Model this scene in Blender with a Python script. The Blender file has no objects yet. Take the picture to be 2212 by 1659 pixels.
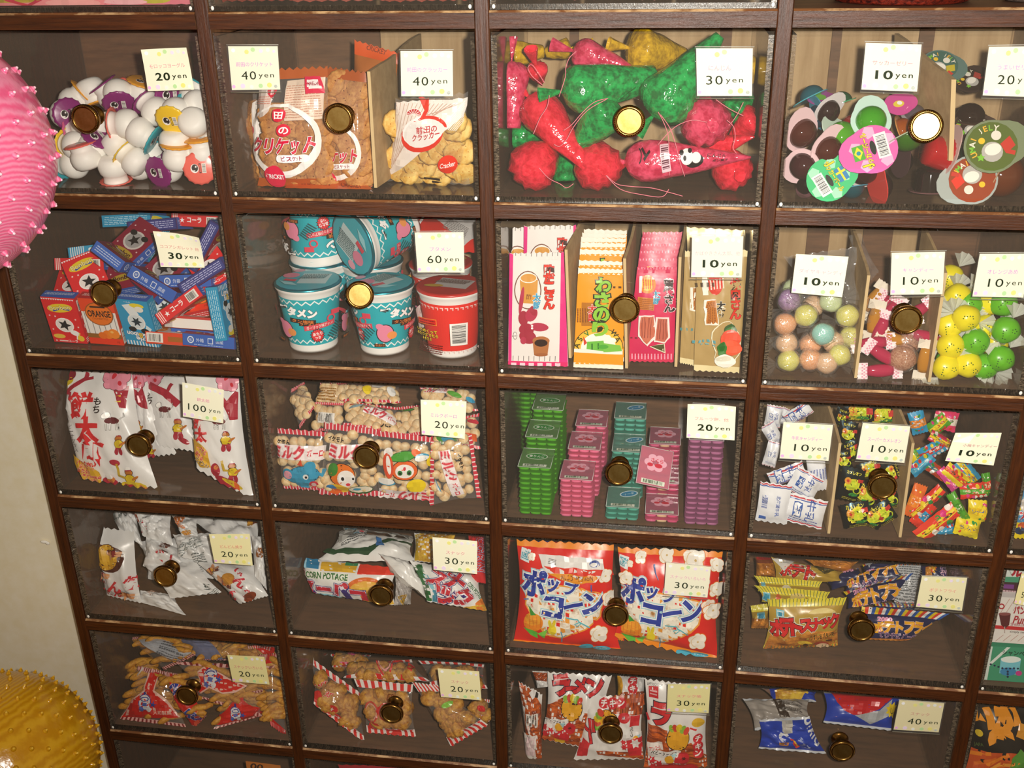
import bpy, math, random
import numpy as np
from mathutils import Vector, Matrix
from mathutils.geometry import tessellate_polygon
sc = bpy.context.scene
COL = sc.collection
# ------------------------------------------------------------------ camera
RC = np.array([[0.98919194, 0.14563659, -0.0170087], [0.04417383, -0.40661074, -0.91253295], [-0.13981411, 0.90191889, -0.40864939]])
CAM = np.array([0.7961, -1.1104, 1.4968])
FPX = 2262.14
cam = bpy.data.objects.new('camera', bpy.data.cameras.new('camera'))
COL.objects.link(cam)
cam.data.sensor_width = 36.0
cam.data.lens = FPX * 36.0 / 2212.0
cam.data.clip_start = 0.02
m = Matrix((RC.T @ np.diag([1.0, -1.0, -1.0])).tolist()).to_4x4()
m.translation = Vector(CAM)
cam.matrix_world = m
sc.camera = cam
# ------------------------------------------------------------------ light: the camera's flash and a dim warm room
w = bpy.data.worlds.new('room_light'); sc.world = w; w.use_nodes = True
wt = w.node_tree; wg = wt.nodes.new('ShaderNodeTexCoord'); wx = wt.nodes.new('ShaderNodeSeparateXYZ'); wr = wt.nodes.new('ShaderNodeValToRGB')
wm = wt.nodes.new('ShaderNodeMapRange'); wm.inputs[1].default_value = -1; wm.inputs[2].default_value = 1
wt.links.new(wg.outputs['Generated'], wx.inputs[0]); wt.links.new(wx.outputs[2], wm.inputs[0]); wt.links.new(wm.outputs[0], wr.inputs[0]); wt.links.new(wr.outputs[0], wt.nodes['Background'].inputs[0])
we = wr.color_ramp.elements; we[0].position = .30; we[0].color = (.035, .025, .016, 1); we[1].position = .95; we[1].color = (.14, .115, .085, 1)
for p_, c_ in ((.41, (.16, .12, .075, 1)), (.50, (.42, .33, .22, 1)), (.60, (.26, .21, .145, 1))):
    e_ = we.new(p_); e_.color = c_
wt.nodes['Background'].inputs[1].default_value = 1.0
fl = bpy.data.lights.new('flash', 'SPOT'); fl.energy = 80.0; fl.color = (1.0, 0.965, 0.90)
fl.spot_size = math.radians(118); fl.spot_blend = 1.0; fl.shadow_soft_size = 0.012
flo = bpy.data.objects.new('flash', fl); COL.objects.link(flo)
flo.location = Vector(CAM + RC.T @ np.array([0.045, -0.02, 0.0]))
aim = Vector((0.80, 0.0, 1.22))
flo.rotation_euler = (aim - flo.location).to_track_quat('-Z', 'Y').to_euler()
vs = sc.view_settings
vs.view_transform = 'Standard'; vs.look = 'None'; vs.exposure = 0.0; vs.gamma = 1.0; vs.use_curve_mapping = False
sc.cycles.transparent_max_bounces = 24
sc.cycles.max_bounces = 8
# ------------------------------------------------------------------ layout of the cabinet
CX = [0.0, 0.2987, 0.5997, 0.9015, 1.2000, 1.4990]
HZ = [1.4000, 1.2014, 0.9965, 0.7927, 0.5910, 0.3900]
RT, UT, FT = 0.0175, 0.0155, 0.005        # rail and upright thickness, acrylic thickness
def row_z(r): return (1.6, 1.4)[1] + 0.2 if r < 0 else (HZ[r] if r < len(HZ) else 0.19)
def cell_box(c, r):
    return CX[c] + UT/2 + .001, CX[c+1] - UT/2 - .001, row_z(r+1) + RT/2 + .0005, row_z(r) - RT/2
FLOOR = lambda r: row_z(r+1) + RT/2 + .0055
# ------------------------------------------------------------------ rays
def ray(px, py):
    d = RC.T @ np.array([(px-1106.0)/FPX, (py-829.5)/FPX, 1.0]); return d
def P(px, py, y):
    d = ray(px, py); return CAM + d*((y-CAM[1])/d[1])
def yfloor(px, py, r, lift=.0):
    d = ray(px, py); t = (FLOOR(r)+lift-CAM[2])/d[2]; return (CAM+d*t)[1]
def crop(x0, y0, s):
    return lambda x, y: (x0+x/s, y0+y/s)
# ------------------------------------------------------------------ materials
MATS = {}
def lin(h):
    h = h.lstrip('#'); v = [int(h[i:i+2], 16)/255 for i in (0, 2, 4)]
    return tuple(x/12.92 if x <= .04045 else ((x+.055)/1.055)**2.4 for x in v) + (1.0,)
def newmat(name):
    m = bpy.data.materials.new(name); m.use_nodes = True
    return m, m.node_tree, m.node_tree.nodes['Principled BSDF']
KIND = {'film': (.30, .5, 0), 'paper': (.65, .3, 0), 'foil': (.28, .5, .85), 'card': (.5, .4, 0), 'gloss': (.12, .5, 0), 'matt': (.85, .2, 0), 'ink': (.45, .4, 0)}
def crinkle(t, b, scale, strength, dist=.0016):
    n = t.nodes; tc = n.new('ShaderNodeTexCoord'); ns = n.new('ShaderNodeTexNoise'); bp = n.new('ShaderNodeBump')
    ns.inputs['Scale'].default_value = scale; ns.inputs['Detail'].default_value = 3; bp.inputs['Strength'].default_value = strength; bp.inputs['Distance'].default_value = dist
    t.links.new(tc.outputs['Object'], ns.inputs[0]); t.links.new(ns.outputs[0], bp.inputs['Height']); t.links.new(bp.outputs[0], b.inputs['Normal'])
def M(col, kind='film'):
    k = (col, kind)
    if k in MATS: return MATS[k]
    m, t, b = newmat(kind + '_' + col.lstrip('#'))
    r, s, me = KIND[kind]
    b.inputs['Base Color'].default_value = lin(col); b.inputs['Roughness'].default_value = r
    b.inputs['Specular IOR Level'].default_value = s; b.inputs['Metallic'].default_value = me
    if kind in ('film', 'foil'): crinkle(t, b, 38, .30)
    MATS[k] = m; return m
def clear(name, tint, gloss=.03, rough=.05, body=0.0, bodycol='#ffffff', bump=0, bscale=60):
    if name in MATS: return MATS[name]
    m, t, b = newmat(name); n, l = t.nodes, t.links
    n.remove(b); out = n['Material Output']
    tr = n.new('ShaderNodeBsdfTransparent'); tr.inputs[0].default_value = tint
    gl = n.new('ShaderNodeBsdfGlossy'); gl.inputs['Roughness'].default_value = rough
    if bump: crinkle(t, gl, bscale, bump, .003)
    fr = n.new('ShaderNodeFresnel'); fr.inputs[0].default_value = 1.45
    ad = n.new('ShaderNodeMath'); ad.operation = 'ADD'; ad.inputs[1].default_value = gloss
    mx = n.new('ShaderNodeMixShader')
    ge = n.new('ShaderNodeNewGeometry'); inv = n.new('ShaderNodeMath'); inv.operation = 'SUBTRACT'; inv.inputs[0].default_value = 1.0
    mu = n.new('ShaderNodeMath'); mu.operation = 'MULTIPLY'; mu.use_clamp = True
    l.new(ge.outputs['Backfacing'], inv.inputs[1]); l.new(fr.outputs[0], ad.inputs[0]); l.new(ad.outputs[0], mu.inputs[0]); l.new(inv.outputs[0], mu.inputs[1]); l.new(mu.outputs[0], mx.inputs[0])
    src = tr
    if body:
        df = n.new('ShaderNodeBsdfDiffuse'); df.inputs[0].default_value = lin(bodycol)
        m2 = n.new('ShaderNodeMixShader'); m2.inputs[0].default_value = body
        l.new(tr.outputs[0], m2.inputs[1]); l.new(df.outputs[0], m2.inputs[2]); src = m2
    l.new(src.outputs[0], mx.inputs[1]); l.new(gl.outputs[0], mx.inputs[2]); l.new(mx.outputs[0], out.inputs[0])
    MATS[name] = m; return m
ACR = clear('acrylic_clear', (.975, .965, .95, 1), 0.0, .04, .02, '#e8dccb')
ACRS = clear('acrylic_side', (.95, .93, .90, 1), -.01, .10, .06, '#cdbfae')
FILM = clear('film_clear', (.97, .97, .97, 1), .03, .12, .05, '#ffffff', .7, 50)
SLEEVE = clear('sleeve_clear', (.97, .97, .98, 1), .02, .08, .03)
def noise_mat(name, c1, c2, scale=(60, 60, 60), rough=.5, bump=.3, lo=.35, hi=.65, c3=None, lo3=.68, metal=0, detail=6, spec=.4, dist=.002):
    if name in MATS: return MATS[name]
    m, t, b = newmat(name); n, l = t.nodes, t.links
    tc = n.new('ShaderNodeTexCoord'); mp = n.new('ShaderNodeMapping'); mp.inputs['Scale'].default_value = scale
    ns = n.new('ShaderNodeTexNoise'); ns.inputs['Scale'].default_value = 1.0; ns.inputs['Detail'].default_value = detail; ns.inputs['Roughness'].default_value = .65
    cr = n.new('ShaderNodeValToRGB'); e = cr.color_ramp.elements
    e[0].position = lo; e[0].color = lin(c1); e[1].position = hi; e[1].color = lin(c2)
    if c3:
        x = e.new(lo3); x.color = lin(c2); x = e.new(min(lo3+.03, 1)); x.color = lin(c3)
    l.new(tc.outputs['Object'], mp.inputs[0]); l.new(mp.outputs[0], ns.inputs[0]); l.new(ns.outputs[0], cr.inputs[0]); l.new(cr.outputs[0], b.inputs['Base Color'])
    b.inputs['Roughness'].default_value = rough; b.inputs['Metallic'].default_value = metal; b.inputs['Specular IOR Level'].default_value = spec
    if bump:
        bp = n.new('ShaderNodeBump'); bp.inputs['Strength'].default_value = bump; bp.inputs['Distance'].default_value = dist
        l.new(ns.outputs[0], bp.inputs['Height']); l.new(bp.outputs[0], b.inputs['Normal'])
    MATS[name] = m; return m
WOODX = noise_mat('dark_wood_across', '#2f1505', '#5c2e0d', (16, 150, 260), .44, .5, .3, .7, '#b07c50', .725, spec=.5)
WOODZ = noise_mat('dark_wood_upright', '#2f1505', '#592c0c', (260, 150, 16), .44, .5, .3, .7, '#a5734a', .735, spec=.5)
WORN = noise_mat('worn_wood_edge', '#7a4c2a', '#c9a273', (26, 60, 60), .5, .2, .46, .60)
PLY = noise_mat('plywood_back', '#b39468', '#d2b58a', (50, 50, 5), .7, .05)
INNER = noise_mat('shelf_wood_inside', '#5e3e26', '#82593a', (14, 90, 120), .6, .1)
PLASTER = noise_mat('plaster', '#ecdfbe', '#f2e8d0', (40, 40, 40), .9, .06)
EDGE = noise_mat('acrylic_sawn_edge', '#18110b', '#4c3f32', (700, 60, 260), .2, .3, .42, .64, '#ffffff', .69, spec=.8, dist=.0005)
EDGEZ = noise_mat('acrylic_sawn_side', '#2b221a', '#857562', (260, 60, 700), .2, .3, .42, .64, '#ffffff', .70, spec=.8, dist=.0005)
BRASS = noise_mat('aged_brass', '#6e4a22', '#a67c40', (160, 160, 160), .26, .1, metal=1, dist=.0004)
BRASSF = noise_mat('brass_face', '#b8924e', '#cfae6a', (90, 90, 90), .38, .03, metal=1, dist=.0003)
CARDB = noise_mat('cardboard', '#a98a5e', '#c0a274', (60, 60, 60), .8, .1)
# ------------------------------------------------------------------ meshes
class MB:
    def __init__(s): s.v = []; s.f = []; s.m = []; s.sm = []; s.mats = []
    def mi(s, mat):
        if mat not in s.mats: s.mats.append(mat)
        return s.mats.index(mat)
    def add(s, vs, fs, mat, smooth=True):
        o = len(s.v); s.v += [tuple(map(float, x)) for x in vs]; k = s.mi(mat)
        for f in fs: s.f.append([i+o for i in f]); s.m.append(k); s.sm.append(smooth)
    def box(s, a, b, mat, mats=None):
        x0, y0, z0 = a; x1, y1, z1 = b
        vs = [(x0,y0,z0),(x1,y0,z0),(x1,y1,z0),(x0,y1,z0),(x0,y0,z1),(x1,y0,z1),(x1,y1,z1),(x0,y1,z1)]
        fs = {'bot': (0,3,2,1), 'top': (4,5,6,7), 'front': (0,1,5,4), 'right': (1,2,6,5), 'back': (2,3,7,6), 'left': (3,0,4,7)}
        for k, f in fs.items(): s.add([vs[i] for i in f], [(0,1,2,3)], (mats or {}).get(k, mat), False)
        return s
    def lathe(s, prof, n=24, o=(0,0,0), ax=None, mat=None, smooth=True, cap=(True, True), rad=None):
        """prof: (r, h) along axis ax from o; rad(a, r) can modulate the radius."""
        ax = Vector(ax or (0,0,1)).normalized(); q = ax.to_track_quat('Z', 'Y'); o = Vector(o)
        vs = []
        for r, h in prof:
            for i in range(n):
                a = 2*math.pi*i/n; rr = rad(a, r) if rad else r
                vs.append(o + q @ Vector((rr*math.cos(a), rr*math.sin(a), h)))
        fs = [(j*n+i, j*n+(i+1) % n, (j+1)*n+(i+1) % n, (j+1)*n+i) for j in range(len(prof)-1) for i in range(n)]
        if cap[0]: fs.append(tuple(range(n-1, -1, -1)))
        if cap[1]: fs.append(tuple((len(prof)-1)*n+i for i in range(n)))
        s.add(vs, fs, mat, smooth); return s
    def tube(s, pts, r, mat, n=6):
        pts = [Vector(p) for p in pts]; vs = []; k = len(pts)
        up = Vector((.31, .9, .2)).normalized()
        for i, p in enumerate(pts):
            t = (pts[min(i+1, k-1)]-pts[max(i-1, 0)]).normalized(); a = t.cross(up).normalized(); b = t.cross(a)
            rr = r[i] if isinstance(r, (list, tuple)) else r
            for j in range(n):
                an = 2*math.pi*j/n; vs.append(p + a*rr*math.cos(an) + b*rr*math.sin(an))
        fs = [(i*n+j, i*n+(j+1) % n, (i+1)*n+(j+1) % n, (i+1)*n+j) for i in range(k-1) for j in range(n)]
        fs += [tuple(range(n-1, -1, -1)), tuple((k-1)*n+j for j in range(n))]
        s.add(vs, fs, mat); return s
    def sphere(s, c, r, mat, nu=14, nv=9, squash=(1,1,1), rot=None, fn=None):
        vs = []; c = Vector(c)
        for j in range(nv+1):
            th = math.pi*j/nv
            for i in range(nu):
                ph = 2*math.pi*i/nu; d = Vector((math.sin(th)*math.cos(ph), math.sin(th)*math.sin(ph), math.cos(th)))
                k = fn(d) if fn else 1.0
                p = Vector((d.x*squash[0], d.y*squash[1], d.z*squash[2]))*(r*k)
                if rot: p = rot @ p
                vs.append(c+p)
        fs = [(j*nu+i, (j+1)*nu+i, (j+1)*nu+(i+1) % nu, j*nu+(i+1) % nu) for j in range(nv) for i in range(nu)]
        s.add(vs, fs, mat); return s
    def build(s, name, parent=None, origin=None):
        v = np.array(s.v, float)
        if origin is None: origin = (v.min(0)+v.max(0))/2 if parent is None else np.zeros(3)
        origin = np.array(origin, float)
        me = bpy.data.meshes.new(name)
        off = np.array(wloc(parent)) if parent is not None else np.zeros(3)
        me.from_pydata((v-off-origin).tolist() if parent is not None else (v-origin).tolist(), [], s.f)
        for mt in s.mats: me.materials.append(mt)
        me.polygons.foreach_set('material_index', s.m); me.polygons.foreach_set('use_smooth', s.sm); me.update()
        o = bpy.data.objects.new(name, me); COL.objects.link(o); o.location = origin
        if parent is not None: o.parent = parent
        return o
def wloc(o):
    p = Vector((0,0,0))
    while o is not None: p = p + o.location; o = o.parent
    return p
def tag(o, label, cat, group=None):
    o['label'] = label; o['category'] = cat
    if group: o['group'] = group
    return o
def thing(name, loc, label, cat, group=None):
    o = bpy.data.objects.new(name, None); COL.objects.link(o); o.location = Vector(loc); o.empty_display_size = .02
    return tag(o, label, cat, group)
# ------------------------------------------------------------------ printed sheets
TXT = {}
def text_mesh(s, bold=0.0, space=1.0):
    k = (s, bold, space)
    if k not in TXT:
        c = bpy.data.curves.new('t', 'FONT'); c.body = s; c.resolution_u = 3; c.offset = bold; c.space_character = space
        o = bpy.data.objects.new('t', c); COL.objects.link(o); bpy.context.view_layer.update()
        me = bpy.data.meshes.new_from_object(o); me.calc_loop_triangles()
        v = np.array([x.co[:2] for x in me.vertices]).reshape(-1, 2); t = [tuple(x.vertices) for x in me.loop_triangles]
        bpy.data.objects.remove(o); bpy.data.curves.remove(c); bpy.data.meshes.remove(me)
        if len(v): 
            o0 = text_mesh(s, 0.0, space) if bold else None
            cen = o0[2] if o0 else (v.min(0)+v.max(0))/2
            hh = o0[3] if o0 else max(np.ptp(v[:, 1]), .66); ww = o0[4] if o0 else np.ptp(v[:, 0])
            TXT[k] = (v-cen, t, cen, hh, ww)
        else: TXT[k] = (v, t, np.zeros(2), 1, 1)
    return TXT[k]
def clip_half(poly, ax, val, keep_less):
    out = []
    for i in range(len(poly)):
        a, b = poly[i-1], poly[i]
        da = (val-a[ax]) if keep_less else (a[ax]-val); db = (val-b[ax]) if keep_less else (b[ax]-val)
        if (da >= 0) != (db >= 0):
            t = da/(da-db); out.append((a[0]+(b[0]-a[0])*t, a[1]+(b[1]-a[1])*t))
        if db >= 0: out.append(b)
    return out
class Sheet:
    """a grid of points, v down, u right; design drawn on it follows its surface"""
    def __init__(s, pts):
        s.p = pts; s.nv, s.nu = pts.shape[0]-1, pts.shape[1]-1
        du = np.gradient(pts, axis=1); dv = np.gradient(pts, axis=0)
        n = np.cross(dv, du); n /= (np.linalg.norm(n, axis=2, keepdims=True)+1e-12); s.n = n
    def at(s, i, j, a, b, off):
        p, n = s.p, s.n
        w = ((1-a)*(1-b), a*(1-b), (1-a)*b, a*b)
        ids = ((j, i), (j, i+1), (j+1, i), (j+1, i+1))
        r = sum(w[k]*p[ids[k]] for k in range(4)) + off*sum(w[k]*n[ids[k]] for k in range(4))
        return r
class Draw:
    def __init__(s, sheet, mb, quad, kind='film', flip=False):
        s.sh, s.mb, s.q, s.kind, s.L = sheet, mb, np.array(quad, float), kind, 0
    def uv(s, x, y):
        q = s.q; a = q[0]; b = q[1]-q[0]; c = q[3]-q[0]; d = q[0]-q[1]+q[2]-q[3]
        u = v = .5
        for _ in range(5):
            fx = a[0]+b[0]*u+c[0]*v+d[0]*u*v-x; fy = a[1]+b[1]*u+c[1]*v+d[1]*u*v-y
            j00 = b[0]+d[0]*v; j01 = c[0]+d[0]*u; j10 = b[1]+d[1]*v; j11 = c[1]+d[1]*u
            de = j00*j11-j01*j10
            if abs(de) < 1e-9: break
            u -= (fx*j11-fy*j01)/de; v -= (fy*j00-fx*j10)/de
            u = min(max(u, -1), 2); v = min(max(v, -1), 2)
        return u, v
    def tris(s, pts, tris, col, kind=None):
        mat = M(col, kind or s.kind) if isinstance(col, str) else col
        s.L += 1; off = .0002 + .00005*s.L
        sh = s.sh; U = [s.uv(x, y) for x, y in pts]; vs = []; fs = []
        for t in tris:
            po = [U[i] for i in t]
            u0 = max(min(x[0] for x in po), 0); u1 = min(max(x[0] for x in po), 1); v0 = max(min(x[1] for x in po), 0); v1 = min(max(x[1] for x in po), 1)
            if u0 >= u1 or v0 >= v1: continue
            for i in range(int(u0*sh.nu), min(int(u1*sh.nu-1e-9), sh.nu-1)+1):
                a, b = i/sh.nu, (i+1)/sh.nu; p1 = po
                if u0 < a or i == 0: p1 = clip_half(p1, 0, a, False)
                if u1 > b or i == sh.nu-1: p1 = clip_half(p1, 0, b, True)
                if len(p1) < 3: continue
                for j in range(int(v0*sh.nv), min(int(v1*sh.nv-1e-9), sh.nv-1)+1):
                    c, d = j/sh.nv, (j+1)/sh.nv; p2 = p1
                    if v0 < c or j == 0: p2 = clip_half(p2, 1, c, False)
                    if v1 > d or j == sh.nv-1: p2 = clip_half(p2, 1, d, True)
                    if len(p2) < 3: continue
                    o = len(vs)
                    for (u, v) in p2: vs.append(sh.at(i, j, u*sh.nu-i, v*sh.nv-j, off))
                    fs.append(list(range(o, o+len(p2))))
        if fs: s.mb.add(vs, fs, mat, True)
        return s
    def poly(s, pts, col, kind=None):
        t = tessellate_polygon([[Vector((x, y, 0)) for x, y in pts]])
        return s.tris(pts, t, col, kind)
    def rect(s, x, y, w, h, col, rot=0, kind=None):
        c, n = math.cos(math.radians(rot)), math.sin(math.radians(rot))
        return s.poly([(x+a*c-b*n, y+a*n+b*c) for a, b in ((-w/2,-h/2),(w/2,-h/2),(w/2,h/2),(-w/2,h/2))], col, kind)
    def ell(s, x, y, rx, ry, col, rot=0, n=18, a0=0, a1=360, kind=None):
        c, q = math.cos(math.radians(rot)), math.sin(math.radians(rot)); pts = []
        full = abs(a1-a0) >= 360
        for i in range(n if full else n+1):
            t = math.radians(a0+(a1-a0)*i/n); a, b = rx*math.cos(t), ry*math.sin(t); pts.append((x+a*c-b*q, y+a*q+b*c))
        return s.poly(pts, col, kind)
    def star(s, x, y, r1, r2, n, col, kind=None):
        return s.poly([(x+(r1 if i % 2 else r2)*math.cos(math.pi*i/n), y+(r1 if i % 2 else r2)*math.sin(math.pi*i/n)) for i in range(2*n)], col, kind)
    def ring(s, x, y, rx, ry, wd, col, rot=0, n=26, a0=0, a1=360, taper=None, kind=None):
        c, q = math.cos(math.radians(rot)), math.sin(math.radians(rot)); pts = []; tr = []
        for i in range(n+1):
            f = i/n; t = math.radians(a0+(a1-a0)*f); wv = wd*(taper(f) if taper else 1)
            for k in (0, 1):
                a, b = (rx-wv*k)*math.cos(t), (ry-wv*k)*math.sin(t); pts.append((x+a*c-b*q, y+a*q+b*c))
            if i: tr += [(2*i-2, 2*i-1, 2*i), (2*i, 2*i-1, 2*i+1)]
        return s.tris(pts, tr, col, kind)
    def line(s, pts, wd, col, kind=None):
        out = []; tr = []
        for i, (x, y) in enumerate(pts):
            a = pts[max(i-1, 0)]; b = pts[min(i+1, len(pts)-1)]; dx, dy = b[0]-a[0], b[1]-a[1]; l = math.hypot(dx, dy)+1e-9
            out += [(x-dy/l*wd/2, y+dx/l*wd/2), (x+dy/l*wd/2, y-dx/l*wd/2)]
            if i: tr += [(2*i-2, 2*i-1, 2*i), (2*i, 2*i-1, 2*i+1)]
        return s.tris(out, tr, col, kind)
    def text(s, st, x, y, h, col, rot=0, bold=.0, out=None, ow=.05, w=None, space=1.0, skew=0, kind=None):
        """h = letter height in design units; w = total width (else natural)"""
        ow *= .62; bold *= .8
        def put(b, cc):
            v, t, cen, hh, ww = text_mesh(st, b, space)
            if not len(v): return
            k = h/hh; kx = (w/ww) if w else k; c, n = math.cos(math.radians(rot)), math.sin(math.radians(rot))
            pts = []
            for a, bb in v:
                X, Y = a*kx+skew*bb*k, -bb*k; pts.append((x+X*c-Y*n, y+X*n+Y*c))
            s.tris(pts, t, cc, kind)
        if out:
            for i, oc in enumerate(reversed(out if isinstance(out, (list, tuple)) else [out])):
                k = len(out)-i if isinstance(out, (list, tuple)) else 1
                put(bold+ow*k, oc)
        put(bold, col); return s
    def glyphs(s, items, col, bold=.03, out=(), ow=.06, kind=None, sx=None):
        """several letters (text, x, y, h, rot): all outlines first, then the letters"""
        for k in range(len(out), -1, -1):
            cc = col if k == 0 else out[k-1]; b = bold+ow*k
            for t, x, y, h, r in items:
                v, tr, cen, hh, ww = text_mesh(t, b, 1.0)
                if not len(v): continue
                q = h/hh; c, n = math.cos(math.radians(r)), math.sin(math.radians(r)); L = s.L
                s.tris([(x+a*q*c+bb*q*n, y+a*q*n-bb*q*c) for a, bb in v], tr, cc, kind); s.L = L
            s.L += 2
        return s
    def vtext(s, st, x, y, h, col, step=None, tilt=0, **kw):
        """letters one under another; tilt = x shift per letter"""
        step = step or h*1.12; n = len(st)
        for i, ch in enumerate(st):
            kk = dict(kw)
            s.text(ch, x+tilt*(i-(n-1)/2), y+step*(i-(n-1)/2), h, col, **kk)
        return s
    def bars(s, x, y, w, h, rot=0, n=13, seed=1, bg='#f4f1ea', fg='#2a2a2e', vert=False):
        r = random.Random(seed); c, q = math.cos(math.radians(rot)), math.sin(math.radians(rot))
        if bg: s.rect(x, y, w, h, bg, rot)
        a = -w*.42
        for i in range(n):
            ww = w*.84/n*r.choice((.3, .45, .7)); 
            s.rect(x+(a+ww/2)*c, y+(a+ww/2)*q, ww, h*.78, fg, rot); a += w*.84/n
        return s
    def lines(s, x, y, w, h, n, col, rot=0, seed=2, fill=.45):
        r = random.Random(seed); c, q = math.cos(math.radians(rot)), math.sin(math.radians(rot))
        for i in range(n):
            yy = -h/2+h*(i+.5)/n; a = -w/2
            while a < w/2:
                l = w*r.uniform(.04, .13); l = min(l, w/2-a); xx = a+l/2
                s.rect(x+xx*c-yy*q, y+xx*q+yy*c, l*.8, h/n*fill, col, rot); a += l
        return s
def fbm(x, y, rs):
    return sum(a*math.sin(kx*x+ky*y+ph) for a, kx, ky, ph in rs)
def wave_set(seed, n=7, f=18):
    r = random.Random(seed); return [(r.uniform(.2, 1)/(1+.3*i), r.uniform(-f, f), r.uniform(-f, f), r.uniform(0, 6.3)) for i in range(n)]
def cell_of(p):
    c = max(i for i in range(len(CX)-1) if p[0] >= CX[i] or i == 0)
    r = -1 if p[2] > HZ[0] else (max(i for i in range(len(HZ)) if p[2] <= HZ[i]))
    return c, r
def sheet_grid(q3, nu, nv, fn):
    """q3: TL TR BR BL; fn(u, v) -> (du, dv, height)"""
    q3 = [np.array(p, float) for p in q3]
    n = np.cross(q3[3]-q3[1], q3[2]-q3[0]); n /= np.linalg.norm(n)
    if n @ (CAM-q3[0]) < 0: n = -n
    g = np.zeros((nv+1, nu+1, 3))
    for j in range(nv+1):
        for i in range(nu+1):
            u, v = i/nu, j/nv; du, dv, h = fn(u, v); u += du; v += dv
            g[j, i] = q3[0]*(1-u)*(1-v)+q3[1]*u*(1-v)+q3[2]*u*v+q3[3]*(1-u)*v + n*h
    return g, n
def grid_faces(nu, nv, rev=False):
    f = [(j*(nu+1)+i, (j+1)*(nu+1)+i, (j+1)*(nu+1)+i+1, j*(nu+1)+i+1) for j in range(nv) for i in range(nu)]
    return [x[::-1] for x in f] if rev else f
CUR = (0, 0)
def fl(cr, x, y, r, lo=.014, hi=.2): return min(max(yfloor(*cr(x, y), r, .001), lo), hi)
def packet(name, label, cat, cr, q, ds, puff, col, draw=None, dq=None, seal=(.07, .07), sealcol=None, wr=.25, seed=1, group=None,
           kind='film', nu=16, nv=12, zig=.012, inside=None, backcol=None, pinch=.05, clampbox=True, sag=0.0, parts=True, sealname='crimped_seal', cell=None):
    """a sealed bag whose four corners project to the pixels q (crop coordinates) at the depths ds"""
    if not isinstance(ds, (tuple, list)): ds = (ds,)*4
    if len(ds) == 2: ds = (ds[0], ds[0], ds[1], ds[1])
    ds = [fl(cr, *q[k], CUR[1]) if ds[k] == 'f' else ds[k] for k in range(4)]
    cell = cell or CUR
    q3 = [P(*cr(*q[k]), ds[k]) for k in range(4)]
    W = (np.linalg.norm(q3[1]-q3[0])+np.linalg.norm(q3[2]-q3[3]))/2; H = (np.linalg.norm(q3[3]-q3[0])+np.linalg.norm(q3[2]-q3[1]))/2
    rs = wave_set(seed); rs2 = wave_set(seed+50, 5, 40)
    st, sb = seal
    def prof(u, v):
        vv = (v-st)/(1-st-sb)
        if vv <= 0 or vv >= 1: return 0
        a = max(0, 1-abs(2*u-1)**2.6)**.75; b = max(0, 1-abs(2*vv-1)**2.6)**.7
        return a*b
    def fn(sign):
        def g(u, v):
            p = prof(u, v); e = 1-p
            h = puff*p*(1 if sign > 0 else -.8)
            h += sign*.0 + wr*.004*fbm(u*2, v*2, rs)*(.25+p)*.6 + wr*.0022*fbm(u*W/.1, v*H/.1, rs2)*min(1, 4*p*(1-p)+.15)
            dv = 0
            if zig and (v < 1e-6 or v > 1-1e-6): dv = zig*(1 if int(round(u*nu)) % 2 else -1)
            mid = math.sin(math.pi*min(max(v, 0), 1))
            du = (.5-u)*pinch*2*mid*abs(2*u-1)
            dv += sag*math.sin(math.pi*u)*(1 if v > .5 else 0)*(v-.5)*2
            return du, dv, h
        return g
    gf, n = sheet_grid(q3, nu, nv, fn(1)); gb, _ = sheet_grid(q3, nu, nv, fn(-1))
    gb[0], gb[-1], gb[:, 0], gb[:, -1] = gf[0], gf[-1], gf[:, 0], gf[:, -1]
    cell = cell or cell_of(gf.reshape(-1, 3).mean(0))
    if clampbox:
        x0, x1, z0, z1 = cell_box(*cell)
        for g in (gf, gb):
            g[..., 0] = np.clip(g[..., 0], x0+.0075, x1-.0075); g[..., 2] = np.maximum(g[..., 2], FLOOR(cell[1])+.0008)
            g[..., 1] = np.maximum(g[..., 1], .0095)
    mb = MB(); mat = FILM if kind == 'clear' else M(col, kind)
    js = int(round(st*nv+.2)) if sealcol else 0; jb = int(round(sb*nv+.2)) if sealcol else 0
    def strip(mbx, g, a, b, mt, rev):
        sub = g[a:b+1].reshape(-1, 3); mbx.add(sub, grid_faces(nu, b-a, rev), mt)
    strip(mb, gf, js, nv-jb, mat, False)
    if kind != 'clear' or True: strip(mb, gb, js, nv-jb, M(backcol, 'film') if backcol else mat, True)
    sh = Sheet(gf)
    if draw:
        if dq is None: dqv = q
        else:
            ww, hh = dq if isinstance(dq, tuple) else (dq, dq*H/W); dqv = ((0, 0), (ww, 0), (ww, hh), (0, hh))
        draw(Draw(sh, mb, dqv, 'film'))
    o = mb.build(name); tag(o, label, cat, group)
    for a, b in ((0, js), (nv-jb, nv)):
        if b > a:
            ms = MB(); sc_ = sealcol if not isinstance(sealcol, tuple) else sealcol[0]
            sm = FILM if sc_ == 'clear' else M(sc_, 'film')
            strip(ms, gf, a, b, sm, False)
            if isinstance(sealcol, tuple):        # striped seal
                d = Draw(sh, ms, ((0, 0), (1, 0), (1, 1), (0, 1)), 'film'); k = sealcol[2]; v0, v1 = a/nv, b/nv
                sw = sealcol[3] if len(sealcol) > 3 else .5
                for i in range(k):
                    x = (i+.25)/k; d.poly([(x, v0), (x+sw/k, v0), (x+sw/k, v1), (x, v1)], sealcol[1])
            ms.build(sealname, o)
    if inside: inside(o, gf, gb, prof, q3, n)
    return o
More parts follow.
